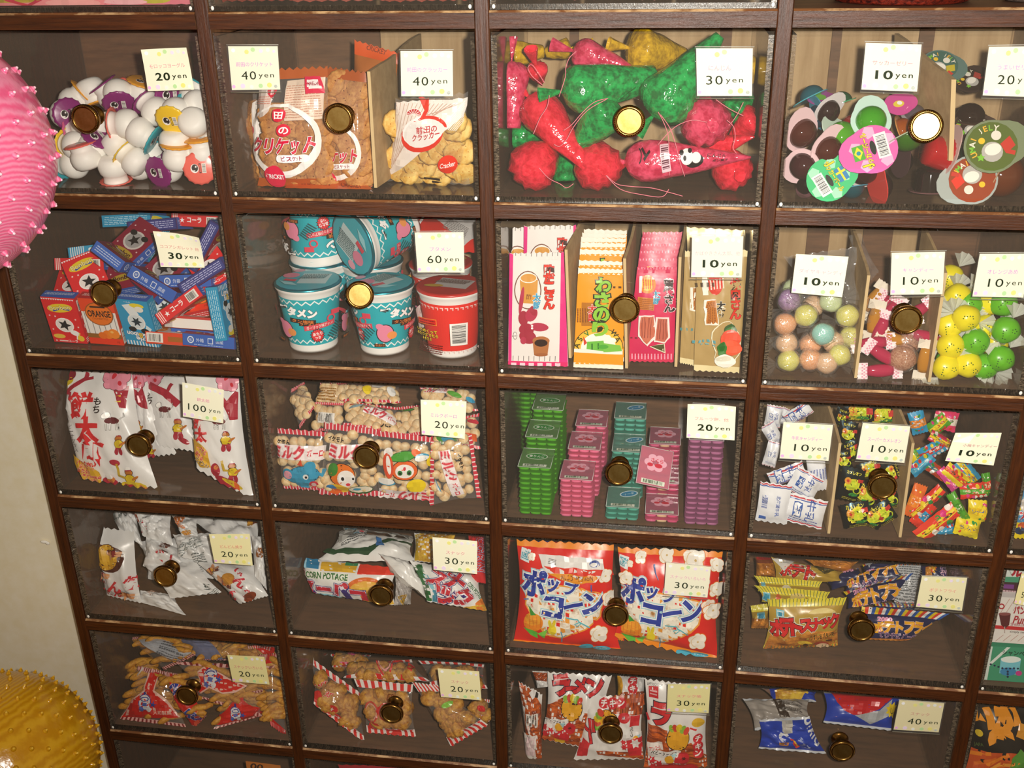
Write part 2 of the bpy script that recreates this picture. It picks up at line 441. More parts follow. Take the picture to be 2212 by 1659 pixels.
# ------------------------------------------------------------------ the room
def structure(o): o['kind'] = 'structure'; return o
structure(MB().box((-1.6, .06, -.1), (-.0085, .16, 2.6), PLASTER).build('wall_left'))
structure(MB().box((-1.6, -2.6, -.1), (3.2, .16, 0), noise_mat('floor_boards', '#4b331d', '#6a4c2e', (3, 60, 3), .5, .1)).build('floor'))
structure(MB().box((-1.6, .28, -.1), (3.2, .36, 2.6), PLASTER).build('wall_back'))
mb = MB(); mb.sphere((0,0,0), .0042, M('#f2ecdf', 'matt'), 8, 6, (1.5, .5, .6)); mb.sphere((.005,0,-.002), .003, M('#f2ecdf', 'matt'), 7, 5, (1.2, .5, .9))
o = mb.build('paint_flake'); o.location = Vector(P(97, 1172, .0575)); tag(o, 'small white paint flake stuck on the beige wall beside the cabinet', 'flake')
# ------------------------------------------------------------------ the cabinet
cab = thing('display_cabinet', (.75, 0, 0), 'dark brown wooden grid cabinet holding rows of clear drawers', 'cabinet')
DEP = .262
def chamfer_board(x0, x1, z0, z1, mat, worn):
    mb = MB(); c = .0022; y0 = 0
    vs = [(x0,y0,z0),(x1,y0,z0),(x1,y0,z1-c),(x0,y0,z1-c),(x0,y0+c,z1),(x1,y0+c,z1),(x1,DEP,z1),(x0,DEP,z1),(x0,DEP,z0),(x1,DEP,z0)]
    mb.add(vs, [(0,1,2,3)], mat, False); mb.add(vs, [(3,2,5,4)], worn, False)
    mb.add(vs, [(4,5,6,7),(7,6,9,8),(8,9,1,0),(0,3,4,7,8),(1,9,6,5,2)], INNER, False)
    return mb
for i in range(6):
    mb = MB(); x = CX[i]; b = .0012; y = 0
    prof = [(x-UT/2, b), (x-UT/2+b, 0), (x+UT/2-b, 0), (x+UT/2, b), (x+UT/2, DEP), (x-UT/2, DEP)]
    z0, z1 = .0, 1.62
    vs = [(a, c, z0) for a, c in prof]+[(a, c, z1) for a, c in prof]
    mb.add(vs, [(k, k+1, k+7, k+6) for k in range(3)], WOODZ, False); mb.add(vs, [(3, 4, 10, 9), (4, 5, 11, 10), (5, 0, 6, 11), tuple(range(5, -1, -1)), tuple(range(6, 12))], INNER if i else WOODZ, False)
    mb.build('upright', cab)
for r in range(-1, 7):
    for c in range(5):
        z = row_z(r); chamfer_board(CX[c]+UT/2, CX[c+1]-UT/2, z-RT/2, z+RT/2, WOODX, WORN).build('rail', cab)
MB().box((-UT/2, DEP, 0), (CX[5]+UT/2, DEP+.008, 1.62), PLY).build('back_panel', cab)
for c, r, u0, u1 in ((0,0,-.1,1.2),(1,0,0,.36),(1,0,.36,.40),(2,0,.2,.24),(2,0,.85,.9),(3,0,.26,.30),(3,0,.62,.68),(0,1,-.1,1.2),(1,1,0,.5),(3,1,.24,.34),(3,1,.49,.62),(3,1,.74,1),(0,2,-.1,1.1),(1,2,0,1.),(2,2,0,1),(3,2,.6,1),(0,3,-.1,1.1),(1,3,0,1),(2,3,0,1),(3,3,0,1),(0,4,0,1),(1,4,0,1),(2,4,0,1),(3,4,0,1)):
    x0, x1, z0, z1 = cell_box(c, r); wd = x1-x0
    MB().box((max(x0, x0+u0*wd), DEP-.006, z0), (min(x1, x0+u1*wd), DEP, z1), INNER).build('back_batten', cab)
# ------------------------------------------------------------------ drawers
KN = {(0,0):(183,257),(1,0):(732,257),(2,0):(1359,263),(3,0):(2009,281),(0,1):(223,636),(1,1):(769,646),(2,1):(1351,668),(3,1):(1960,691),
      (0,2):(298,962),(1,2):(791,988),(2,2):(1337,1023),(3,2):(1906,1051),(0,3):(356,1246),(1,3):(823,1287),(2,3):(1330,1330),(3,3):(1861,1361),
      (0,4):(404,1504),(1,4):(846,1542),(2,4):(1319,1586),(3,4):(1819,1623)}
WHAT = {(0,0):'white yogurt pots',(1,0):'biscuit and cracker bags',(2,0):'red and green puff bags',(3,0):'small jelly cups',(0,1):'small candy cigarette boxes',(1,1):'blue noodle cups',
        (2,1):'flat snack strips',(3,1):'wrapped hard candies',(0,2):'large white rice cracker bags',(1,2):'milk ball bags',(2,2):'stacked fruit rice cake trays',(3,2):'three kinds of small candy',
        (0,3):'crumpled white snack bags',(1,3):'corn potage bags',(2,3):'red popcorn bags',(3,3):'gold and navy potato bags',(0,4):'red corn stick bags',(1,4):'red striped fried snack bags',
        (2,4):'noodle snack bags',(3,4):'shiny blue snack bags',(0,-1):'pink bags at the top edge',(1,-1):'reddish packets at the top edge, second column',(2,-1):'reddish packets at the top edge, third column',
        (0,5):'little but an orange card at the bottom edge',(1,5):'red packets at the bottom edge',(2,5):'dark things below the noodle snacks',(3,5):'dark things below the blue bags',(4,2):'yellow packets at the right edge',(4,3):'green and white boxes',(4,4):'the black and orange bag'}
def knob_mesh():
    mb = MB(); R = .0162
    prof = [(.0108, 0), (.0112, .0015), (.0095, .003), (.0072, .006), (.0068, .010), (.0078, .0135), (.0108, .017), (.0138, .0188), (.0158, .0200), (R, .0218), (.0161, .0238), (.0150, .0252), (.0138, .0258), (.0130, .0256), (.0124, .0248)]
    mb.lathe(prof, 40, (0,0,0), (0,-1,0), BRASS, cap=(True, False))
    for i in range(48):
        a = 2*math.pi*i/48; mb.sphere((.0146*math.cos(a), -.0252, .0146*math.sin(a)), .00072, BRASS, 6, 4)
    mf = MB(); mf.lathe([(.0124, .0248), (.0122, .0245), (.0, .0245)], 40, (0,0,0), (0,-1,0), BRASSF, smooth=False, cap=(False, False))
    return mb.build('knob', None, (0,0,0)), mf.build('knob_face', None, (0,0,0))
kproto, fproto = None, None
def drawer(c, r):
    global kproto, fproto
    x0, x1, z0, z1 = cell_box(c, r); z1d = z1-.0035; t = FT; y0 = .0025; y1 = DEP-.012
    t0 = thing('clear_drawer', ((x0+x1)/2, 0, z0), 'clear acrylic drawer holding '+WHAT[c, r], 'drawer', 'clear drawers of the cabinet')
    MB().box((x0, y0, z0), (x1, y0+t, z1d), ACR, {'top': EDGE, 'left': EDGEZ, 'right': EDGEZ, 'bot': EDGE}).build('front_panel', t0)
    a, b = x0, x1
    MB().box((a, y0+t, z0), (b, y1, z0+t), ACRS, {'front': EDGE}).build('bottom_panel', t0)
    for xa in (a, b-t): MB().box((xa, y0+t, z0+t), (xa+t, y1, z1d-.004), ACRS, {'front': EDGEZ, 'top': EDGE}).build('side_panel', t0)
    MB().box((a+t, y1-t, z0+t), (b-t, y1, z1d-.004), ACR).build('rear_panel', t0)
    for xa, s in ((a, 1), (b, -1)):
        MB().sphere((xa+s*.0035, y0-.0002, z0+.0032), .0019, M('#f4efe6', 'gloss'), 8, 6, (1, .35, 1.2)).build('corner_glint', t0)  # white blob added to paint the flash glint in the acrylic corner
    if (c, r) in KN:
        px = KN[c, r]; p = P(px[0], px[1], -.0215)
        if kproto is None: kproto, fproto = knob_mesh(); k, f = kproto, fproto
        else: k, f = kproto.copy(), fproto.copy(); COL.objects.link(k); COL.objects.link(f)
        k.parent = t0; k.location = Vector((p[0], y0, p[2])) - t0.location; f.parent = k; f.location = (0,0,0)
        rr = random.Random(c*7+r); k.rotation_euler = (rr.uniform(-.02, .02), 0, rr.uniform(-.02, .02))
        if (c, r) == (3, 0): k.rotation_euler = (-.15, 0, -.17)
        elif (c, r) == (1, 1): k.rotation_euler = (-.19, 0, .19)
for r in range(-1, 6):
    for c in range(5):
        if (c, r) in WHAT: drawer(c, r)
# ------------------------------------------------------------------ price cards
A = crop(0, 0, 3.456); B = crop(440, 0, 3.456); Cc = crop(1030, 0, 3.3515); D = crop(1640, 0, 3.456)
E = crop(0, 430, 3.95); F = crop(490, 430, 3.814); G = crop(1060, 450, 3.687); H = crop(1640, 480, 3.867)
I = crop(40, 770, 3.95); J = crop(540, 800, 4.096); K = crop(1070, 820, 3.88); L = crop(1610, 850, 3.675)
MM = crop(120, 1080, 4.254); N = crop(570, 1110, 4.254); O = crop(1070, 1140, 4.096); Q = crop(1580, 1180, 3.5)
R = crop(0, 1340, 3.352); S = crop(600, 1380, 4.254); T = crop(1080, 1420, 4.096); V = crop(1560, 1440, 3.393); Wc = crop(2080, 1080, 2.864)
def price_card(cr, q, title, price, label, tcol='#cf86cb', bold=.0, sleeve=False, curl=0.0, paper='#f9f4d6', fold=None, tx=0, px=0, tw=None, tsz=9, y=-.0012, name='price_card', cat='price card'):
    q3 = [P(*cr(*p), y) for p in q]
    def fn(u, v):
        return 0, 0, .0004+curl*((1-v)**2*(.3+.7*abs(2*u-1)**2) if curl > 0 else 0)
    nu, nv = 10, 8
    g, n = sheet_grid(q3, nu, nv, fn)
    g[..., 1] = np.minimum(g[..., 1], .002)
    mb = MB(); pm = M(paper, 'paper')
    if fold:                                    # a corner bent over
        fu, fv = fold
    mb.add(g.reshape(-1, 3), grid_faces(nu, nv), pm); gb = g + np.array([0, .0003, 0]); mb.add(gb.reshape(-1, 3), grid_faces(nu, nv, True), pm)
    d = Draw(Sheet(g), mb, ((0, 0), (100, 0), (100, 86), (0, 86)), 'paper')
    for x, y_, rr, c in ((10,8,4,'#fffdfb'),(37,11,4.5,'#f3ec8c'),(50,6.5,4.5,'#c6e8a4'),(66,9,4,'#f7e6f5'),(80,7,4,'#eff3ec'),(92,10,3,'#f1e0f3'),(5,79,3.6,'#f0b9ea'),(24,78,5,'#f3def3'),(42,80,4,'#f3f4ea'),(61,78,4.5,'#bfe5a2'),(79,76.5,5,'#f3ea84'),(92,79,3.5,'#eaf3ee')):
        d.ell(x, y_, rr, rr, c, n=14)
    if title: d.text(title, 51+tx, 35, tsz, tcol, w=tw)
    num, unit = price
    nl = len(num); gx = 38 if nl < 3 else 36
    d.text(num, gx+px, 57, 16.5 if bold < .02 else 15.5, '#1f2a12', bold=bold, w=(30 if nl == 2 else 44), space=1.15)
    d.text(unit, (74 if nl < 3 else 79)+px, 59.5, 9.5, '#24300f', bold=bold*.4, w=31 if nl < 3 else 28, space=1.25)
    if fold:
        mb2 = None
        fa = [(0, 0), (fu*100, 0), (0, fv*86)]
        d.poly([(fu*100, 0), (fu*78, fv*95), (0, fv*86)], '#fffef4')
    o = mb.build(name); tag(o, label, cat, 'price cards on the drawer fronts')
    if sleeve:
        q4 = sheet_grid(q3, 1, 1, lambda u, v: ((u-.5)*.05, (v-.5)*.09+.01, .0012))[0]; q5 = q4 + np.array([0, .0002, 0])
        ms = MB(); ms.add(q4.reshape(-1, 3), [(0, 2, 3, 1)], SLEEVE, False)
        ms.tube([q4[1, 0], q4[1, 1]], .0004, M('#8a8472', 'gloss'), 4); ms.tube([q4[0, 0], q4[0, 1]], .0003, M('#d8d4c6', 'gloss'), 4)
        ms.build('clear_sleeve', o)
    return o
Y = lambda n: (n, 'yen')
pc = price_card
pc(A, [(1062,368),(1400,352),(1448,668),(1105,680)], 'モロッコヨーグル', Y('20'), 'curled price card reading 20 yen on the yogurt pot drawer', '#e08f9c', .03, curl=.003, tw=78)
pc(B, [(182,345),(552,345),(572,668),(212,672)], '前田のクリケット', Y('40'), 'sleeved price card reading 40 yen on the biscuit drawer, far from its divider', sleeve=True, tw=74)
pc(B, [(1470,380),(1858,380),(1862,718),(1476,718)], '前田のクラッカー', Y('40'), 'sleeved price card reading 40 yen above the cracker bag', sleeve=True, tw=78)
pc(Cc, [(1588,350),(1998,350),(1992,694),(1594,694)], 'にんじん', Y('30'), 'sleeved price card reading 30 yen over the red and green puff bags', '#e090a8', sleeve=True, px=-6, tx=-9, tw=40)
pc(D, [(795,320),(1212,332),(1178,684),(762,668)], 'サッカーゼリー', Y('10'), 'price card reading 10 yen on the jelly cup drawer', '#d7828f', .03, sleeve=True, tw=72)
pc(D, [(1715,350),(2120,345),(2090,725),(1668,712)], 'うまいゼリー', Y('20'), 'price card reading 20 yen cut by the right edge, on the jelly drawer', sleeve=True, tw=62)
pc(E, [(1325,262),(1716,318),(1746,585),(1372,578)], 'ココアシガレット 他', Y('30'), 'bent price card reading 30 yen on the candy cigarette drawer', '#d98a8a', .03, curl=.006, tw=86)
pc(F, [(1548,275),(1950,272),(1958,605),(1572,604)], 'ブタメン', Y('60'), 'price card reading 60 yen on the noodle cup drawer', sleeve=True, tw=44)
pc(G, [(1604,220),(2012,222),(1998,550),(1596,546)], 'かばやきさん太郎、他', Y('10'), 'price card reading 10 yen over the gold snack strips', '#e8a7b4', .03, tw=88, sleeve=True)
pc(H, [(308,265),(746,288),(692,626),(268,588)], 'ダイヤキャンディ', Y('10'), 'price card reading 10 yen over the pale sugared candies', '#e29ab0', .035, tw=84)
pc(H, [(1106,255),(1552,246),(1530,600),(1095,606)], 'キャンディー', Y('10'), 'price card reading 10 yen over the pink candies', sleeve=True, tw=58)
pc(H, [(1842,264),(2262,262),(2205,628),(1780,620)], 'オレンジあめ', Y('10'), 'price card reading 10 yen over the lemon and lime candies', tw=60, sleeve=True, px=3)
pc(I, [(1398,220),(1752,284),(1748,570),(1404,510)], '餅太郎', Y('100'), 'price card reading 100 yen on the rice cracker drawer', '#e088b0', tw=30)
pc(J, [(1510,258),(1916,274),(1900,605),(1520,566)], 'ミルクボーロ', Y('20'), 'price card reading 20 yen on the milk ball drawer', tw=58, px=8)
pc(K, [(1612,196),(2016,218),(2004,508),(1602,486)], 'フルーツ餅、他', Y('20'), 'price card reading 20 yen over the purple rice cake stack', '#dd8590', .03, curl=.003, tw=70)
pc(L, [(303,225),(696,250),(660,534),(272,514)], '牛乳キャンディー', Y('10'), 'price card reading 10 yen over the white milk candies', tw=62, sleeve=True, px=4)
pc(L, [(932,234),(1310,260),(1262,550),(880,520)], 'スーパーカメレオン', Y('10'), 'price card reading 10 yen over the dark foil candies', tw=70, sleeve=True, px=4)
pc(L, [(1668,312),(2034,312),(1970,570),(1586,534)], '小梅キャンディー', Y('10'), 'price card with a folded corner, over the bright mixed candies', '#b9707a', .035, fold=(.45, .30), tw=72, tx=10)
pc(MM, [(1410,314),(1784,312),(1812,602),(1462,576)], 'どんどん焼き', Y('20'), 'price card reading 20 yen on the crumpled white bag drawer', '#e08a80', paper='#f7edb4', tw=56)  # low and outer cards: flash falloff and warm light painted into paper colour
pc(N, [(1550,214),(1960,250),(1960,552),(1560,512)], 'スナック', Y('30'), 'price card reading 30 yen on the corn potage drawer', '#dd8095', tw=42, px=4)
pc(O, [(1512,306),(1908,346),(1876,616),(1492,586)], 'スナックいろいろ', Y('30'), 'price card reading 30 yen stuck over a popcorn bag', '#e0a0c0', tw=80, sleeve=True)
pc(Q, [(1440,225),(1782,238),(1742,486),(1395,456)], 'ポテトフライ', Y('30'), 'price card reading 30 yen beside the navy potato fry bags', '#e2908a', paper='#f6edbd', tw=58, sleeve=True)
pc(R, [(1646,250),(1915,264),(1952,464),(1686,442)], 'スナックいろいろ', Y('20'), 'creased price card reading 20 yen over the corn stick bags', '#d98a8a', paper='#ece0a0', tw=78, tsz=10)
pc(S, [(1470,270),(1850,298),(1872,564),(1500,532)], 'スナック', Y('20'), 'price card reading 20 yen on the striped fried snack drawer', '#d99a94', paper='#f3e8b4', tw=42, px=4)
pc(T, [(1486,236),(1862,238),(1846,492),(1476,476)], 'スナック他', Y('30'), 'sleeved price card reading 30 yen over the noodle snack bags', '#e07888', paper='#ece19c', tw=58, sleeve=True)
pc(V, [(1298,244),(1628,268),(1586,480),(1256,460)], 'スナック', Y('40'), 'price card reading 40 yen on the shiny blue bag drawer', '#c98a86', paper='#ece0b0', tw=42, sleeve=True, px=4)
pc(Wc, [(362,455),(480,460),(450,665),(316,640)], '', Y('50'), 'price card at the right edge on the green box drawer', paper='#ece0a4')
# ------------------------------------------------------------------ small builders
def facing(ang, toward):
    """direction with image angle ang (0 = right, 90 = up), leaning toward the viewer by toward (-1..1)"""
    k = math.sqrt(max(0, 1-toward*toward)); a = math.radians(ang)
    return Vector((k*math.cos(a), -toward, k*math.sin(a))).normalized()
def inst(name, me, parent=None, loc=(0,0,0), rot=None, scale=None):
    o = bpy.data.objects.new(name, me); COL.objects.link(o); o.location = loc
    if parent is not None: o.parent = parent
    if rot is not None: o.rotation_mode = 'QUATERNION'; o.rotation_quaternion = rot
    if scale: o.scale = scale if isinstance(scale, (tuple, list)) else (scale,)*3
    return o
MESH = {}
def mesh_of(key, fn):
    if key not in MESH:
        mb = fn(); o = mb.build(key, None, (0,0,0)); MESH[key] = o.data; bpy.data.objects.remove(o)
    return MESH[key]
def rquat(r): return Vector((r.gauss(0,1), r.gauss(0,1), r.gauss(0,1))).normalized().to_track_quat('Z', 'Y') @ Matrix.Rotation(r.uniform(0, 6.3), 3, 'Z').to_quaternion()
def fill(name, me, nx, ny, area=(.06, .94, .12, .92), t=.55, jit=.35, seed=3, face=False, sc=(.9, 1.1), skip=0, tjit=.0):
    """children packed inside a clear bag, in the space between its front and back film"""
    mes = me if isinstance(me, list) else [me]
    def go(o, gf, gb, prof, q3, n):
        r = random.Random(seed); nv, nu = gf.shape[0]-1, gf.shape[1]-1; off = np.array(wloc(o))
        for j in range(ny):
            for i in range(nx):
                if r.random() < skip: continue
                u = area[0]+(area[1]-area[0])*(i+.5+(j % 2-.5)*.5+r.uniform(-jit, jit))/nx; v = area[2]+(area[3]-area[2])*(j+.5+r.uniform(-jit, jit))/ny
                u = min(max(u, .04), .96); v = min(max(v, .06), .95)
                a, b = u*nu, v*nv; i0, j0 = min(int(a), nu-1), min(int(b), nv-1)
                f = gf[j0, i0]*.5+gf[j0+1, i0+1]*.5; k = gb[j0, i0]*.5+gb[j0+1, i0+1]*.5
                p = k+(f-k)*(t+r.uniform(-tjit, tjit))
                q = rquat(r) if not face else Vector((n[0]+r.uniform(-.6,.6), n[1]+r.uniform(-.5, .2), n[2]+r.uniform(-.6, .6))).to_track_quat('Z', 'Y')
                inst(name, r.choice(mes), o, Vector(p-off), q, r.uniform(*sc))
    return go
ORD = ['first', 'second', 'third', 'fourth', 'fifth', 'sixth', 'seventh', 'eighth', 'ninth', 'tenth', 'eleventh', 'twelfth', 'thirteenth', 'fourteenth', 'fifteenth', 'sixteenth']
def rank(items, key=0):
    """ordinal words of items (their picture positions) from left to right"""
    o = sorted(range(len(items)), key=lambda i: items[i][key]); r = [0]*len(items)
    for k, i in enumerate(o): r[i] = k
    return r
def divider(cr, top, bot, depth, label, back=None, th=.0032, dback=.2, skew=0.0):
    """cardboard sheet standing across a drawer: front edge from pixel top to pixel bot"""
    y0 = .0105; a = P(*cr(*top), y0); b = P(*cr(*bot), y0); b[2] = max(b[2], FLOOR(CUR[1])+.0006)
    mb = MB(); n = 6; vs = []
    hb = a[2]+depth
    for k in range(n+1):
        f = k/n; y = y0+dback*f; sx = skew*f+.0012*math.sin(5*f)
        zt = a[2]+(hb-a[2])*f+.001*math.sin(9*f+1)
        for x, z in ((a[0]+sx-th/2, zt), (a[0]+sx+th/2, zt), (b[0]+sx+th/2, b[2]), (b[0]+sx-th/2, b[2])): vs.append((x, y, z))
    fs = [(k*4+i, k*4+(i+1) % 4, k*4+4+(i+1) % 4, k*4+4+i) for k in range(n) for i in range(4)]
    mb.add(vs, fs, CARDB, False); mb.add(vs, [(3, 2, 1, 0), (n*4, n*4+1, n*4+2, n*4+3)], M('#d3b98a', 'matt'), False)
    return tag(mb.build('cardboard_divider'), label, 'divider', 'cardboard dividers in the drawers')
# ================================================================== row 0, column 0: yogurt pots
CUR = (0, 0)
POTW = M('#f4f2ec', 'card')
LIDC = {'yellow': '#f2c81d', 'purple': '#84186f', 'coral': '#ee6a5d', 'teal': '#2aa5b4', 'orange': '#eda426', 'pink': '#d85f8e', 'red': '#c9484c'}
def pot_body():
    mb = MB(); mb.lathe([(.0001, 0), (.011, .0004), (.0148, .003), (.0170, .008), (.0174, .013), (.0163, .0185), (.0142, .0215), (.0134, .0225), (.0136, .0285), (.0146, .0296)], 24, mat=POTW, cap=(True, True)); return mb
def pot_lid(c):
    def f():
        mb = MB(); col = M(LIDC[c], 'film')
        mb.lathe([(.0150, .0296), (.0186, .0286), (.0188, .0296), (.0160, .0306), (.0001, .0306)], 48, mat=col, cap=(False, False), rad=lambda a, r: r*(1+.035*math.cos(16*a)) if r > .016 else r)
        g = np.array([[[x, -y, .0308] for x in np.linspace(-.015, .015, 5)] for y in np.linspace(-.015, .015, 5)])
        d = Draw(Sheet(g), mb, ((-15,-15),(15,-15),(15,15),(-15,15)), 'film')
        d.ell(-5.5, 0, 4.6, 5.2, '#f6f2ef').ell(-5.2, -.6, 3.6, 4.2, '#191417').rect(-6.5, 2.6, 3, 1.2, '#f6f2ef').rect(-4, -2, 1.6, 2, '#f6f2ef', 20)
        d.rect(.6, 0, 2.2, 11, '#201820').rect(.6, 0, 1.2, 9, LIDC[c]).bars(5, 0, 11, 4.6, 90, 12, 4)
        return mb
    return f
POTS = [(1280,900,270,.93,'yellow',.028),(1180,1290,200,.95,'purple',.026),(1495,1285,20,.95,'coral',.024),(1450,925,262,-.80,'yellow',.034),(1308,1075,266,-.25,'purple',.036),(1510,1120,92,.1,'orange',.04),
 (925,925,178,.1,'coral',.04),(1065,1000,-32,-.05,'teal',.034),(1150,815,140,-.3,'purple',.055),(705,1080,52,.25,'purple',.04),(885,1090,-52,.1,'orange',.042),(560,1085,180,-.5,'yellow',.045),
 (665,1330,100,.1,'coral',.026),(850,1265,268,-.15,'coral',.034),(1000,1215,140,-.1,'yellow',.032),(1350,1320,82,.1,'orange',.03),(565,745,40,-.3,'orange',.085),(690,690,-70,.1,'orange',.09),
 (820,700,120,.2,'purple',.085),(925,690,60,.8,'coral',.075),(890,775,-60,.75,'purple',.06),(1270,705,-10,.65,'purple',.07),(1460,700,60,-.3,'teal',.08),(1465,790,200,-.4,'teal',.06),(1060,690,70,.1,'orange',.085),(515,850,10,.7,'purple',.06),(560,1330,180,-.3,'teal',.05),(1120,1180,80,-.2,'teal',.055),(1080,1330,0,-.5,'purple',.05),(760,930,10,-.4,'coral',.06),(1390,1150,0,-.4,'red',.055),(620,960,200,-.2,'pink',.06)]
body = mesh_of('yogurt_pot', pot_body)
bands = {'top': [i for i, p in enumerate(POTS) if p[1] < 860], 'middle': [i for i, p in enumerate(POTS) if 860 <= p[1] < 1140], 'bottom': [i for i, p in enumerate(POTS) if p[1] >= 1140]}
potlab = {}
for bn, ids in bands.items():
    rk = rank([POTS[i] for i in ids])
    for k, i in enumerate(ids):
        potlab[i] = f"white yogurt pot with {POTS[i][4]} lid, {ORD[rk[k]]} from left in the pile's {bn} third"
potlab[0] = 'white yogurt pot with scalloped yellow lid facing the viewer'
potlab[1] = 'white yogurt pot at the bottom with its purple lid facing the viewer'
potlab[2] = 'white yogurt pot with its coral lid facing out in the bottom right corner'
potlab[3] = 'yogurt pot showing its round white base beside the yellow faced one'
for i, (x, y, an, tw, c, dep) in enumerate(POTS):
    ax = facing(an, tw); p = P(*A(x, y), dep); q = ax.to_track_quat('Z', 'Y')
    p = p - np.array(ax)*(.0295 if tw > .6 else .016)
    p[1] = max(p[1], .022); p[2] = max(p[2], FLOOR(0)+.0185); p[0] = min(max(p[0], .03), .281-.017)
    if tw > .6: p[1] = max(p[1], .043)
    o = inst('yogurt_pot', body, None, Vector(p), q); tag(o, potlab[i], 'yogurt pot', 'yogurt pots heaped in the drawer')
    inst('scalloped_lid', mesh_of('lid_'+c, pot_lid(c)), o)
# ================================================================== row 0, column 1: biscuits and crackers
CUR = (1, 0)
BISC = noise_mat('biscuit_crust', '#a8642a', '#d39a52', (190, 190, 190), .6, .5, .35, .65)
CRAK = noise_mat('cracker_crust', '#d9a23c', '#f3d27c', (150, 150, 150), .6, .3, .35, .65)
def bisc():
    mb = MB(); mb.lathe([(.0001, -.0035), (.013, -.003), (.0155, -.001), (.0155, .001), (.0135, .0032), (.0001, .0042)], 26, mat=BISC, cap=(False, False), rad=lambda a, r: r*(1+.03*math.cos(13*a)))
    for i in range(5): mb.sphere((.007*math.cos(i*1.257), .007*math.sin(i*1.257), .0036), .0009, M('#7d4415', 'matt'), 6, 4)
    return mb
def crak():
    mb = MB(); mb.lathe([(.0001, -.0022), (.0125, -.002), (.0150, -.0004), (.0125, .002), (.0001, .0026)], 28, mat=CRAK, cap=(False, False), rad=lambda a, r: r*(1+.035*math.cos(18*a)) if r > .013 else r)
    for i in range(6): mb.sphere((.0065*math.cos(i*1.047), .0065*math.sin(i*1.047), .0022), .0007, M('#b97a22', 'matt'), 6, 4)
    return mb
def cricket(cx, cy, sc=1, discs=True):
    def f(d):
        X = lambda x: cx+x*sc; Yy = lambda y: cy+y*sc
        d.ring(X(0), Yy(0), 250*sc, 252*sc, 46*sc, '#f5f2ee', n=36, a0=-120, a1=240, taper=lambda t: .25+.75*math.sin(math.pi*t)**1)
        d.text('クリケット', X(0), Yy(35), 110*sc, '#d3153f', rot=-4, bold=.05, out=['#ffffff'], ow=.05, w=425*sc, skew=.25)
        d.rect(X(75), Yy(120), 170*sc, 52*sc, '#ffffff', -3).ell(X(-10), Yy(124), 26*sc, 26*sc, '#ffffff').ell(X(160), Yy(116), 26*sc, 26*sc, '#ffffff')
        d.text('ビスケット', X(75), Yy(120), 32*sc, '#a3153a', rot=-3, bold=.03, w=140*sc)
        if discs:
            for t, x, y in (('前', -75, -330), ('田', -18, -178), ('の', 16, -75)):
                d.ell(X(x), Yy(y), 42*sc, 44*sc, '#dc1f3e').text(t, X(x), Yy(y), 46*sc, '#ffffff', bold=.03)
        d.ell(X(-55), Yy(245), 72*sc, 74*sc, '#e0224a').text('CRICKET', X(-55), Yy(245), 28*sc, '#ffffff', bold=.03, w=122*sc)
    return f
def front_cricket(d):
    d.poly([(630,600),(915,570),(925,870),(640,880)], '#e9d5c2', 'film').lines(770, 740, 250, 240, 14, '#c9927c', -4, fill=.3)
    d.rect(843, 638, 118, 118, '#dd1d4d', -7).rect(845, 636, 92, 66, '#fbeef0', -7).text('MAEDA', 845, 634, 26, '#a31d3c', -7, .03, w=80)
    d.ell(460, 740, 100, 130, '#eadfd8').lines(500, 745, 120, 60, 4, '#d99a8a')
    cricket(648, 1020)(d)
packet('biscuit_bag', 'orange topped clear bag of round biscuits with a large white ring print', 'bag', B, [(470,520),(925,500),(1005,1400),(400,1395)], (.036, .028), .017, '#c9803a', front_cricket, kind='clear', sealcol='#b3571f', seal=(.10, .03), wr=.3, seed=4,
       inside=fill('biscuit', mesh_of('biscuit', bisc), 6, 6, (.06, .94, .34, .93), .36, .25, 5, True), sealname='orange_seal')
packet('biscuit_bag', 'second bag of biscuits with the ring print, behind the round knob', 'bag', B, [(905,500),(1235,545),(1262,1400),(935,1395)], (.046, .03), .014, '#c9803a', cricket(985, 1130, .86, False), kind='clear', sealcol='#a9501c', seal=(.05, .03), wr=.3, seed=6,
       inside=fill('biscuit', mesh_of('biscuit', bisc), 4, 8, (.05, .95, .10, .93), .36, .25, 8, True), sealname='orange_seal')
packet('biscuit_bag', 'orange sealed biscuit bag leaning at the back, only its top showing', 'bag', B, [(1125,300),(1462,398),(1440,900),(1080,900)], (.10, .09), .012, '#b0652c', lambda d: d.text('CRICKET', 1290, 372, 36, '#7d2b10', 17, .03, w=150), sealcol='#d9561c', seal=(.12, .04), seed=9, sealname='orange_seal', kind='film')
packet('biscuit_bag', 'biscuit bag half hidden at the far left of the biscuit drawer', 'bag', B, [(330,700),(520,690),(560,1350),(390,1350)], (.075, .07), .014, '#c9803a', lambda d: (d.ell(430, 900, 110, 160, '#efe9e4'), d.ell(380, 1150, 80, 120, '#f3ece6'), d.ell(365, 960, 40, 40, '#e05a66')), kind='clear', seed=10, inside=fill('biscuit', mesh_of('biscuit', bisc), 3, 6, (.1, .9, .2, .93), .4, .25, 9, True))
ms = MB(); pts = [P(*B(*p), y) for p, y in (((610,1368),.02),((1255,1378),.02),((1262,1412),.013),((605,1404),.013))]
packet('biscuit_bag', 'flat orange biscuit bag lying beneath the two ring printed bags', 'bag', B, [(560,1340),(1250,1340),(1264,1414),(600,1404)], (.05, .0135), .002, '#d9601d', lambda d: (d.text('CRICKET', 830, 1378, 22, '#7d2410', 2, .03, w=260), d.text('CRICKET', 1110, 1392, 22, '#7d2410', 2, .03, w=160)), seed=12, wr=.1)
divider(B, (1232,540), (1284,1402), .02, 'brown cardboard sheet between the biscuits and the crackers', th=.0035, dback=.2, skew=.012)
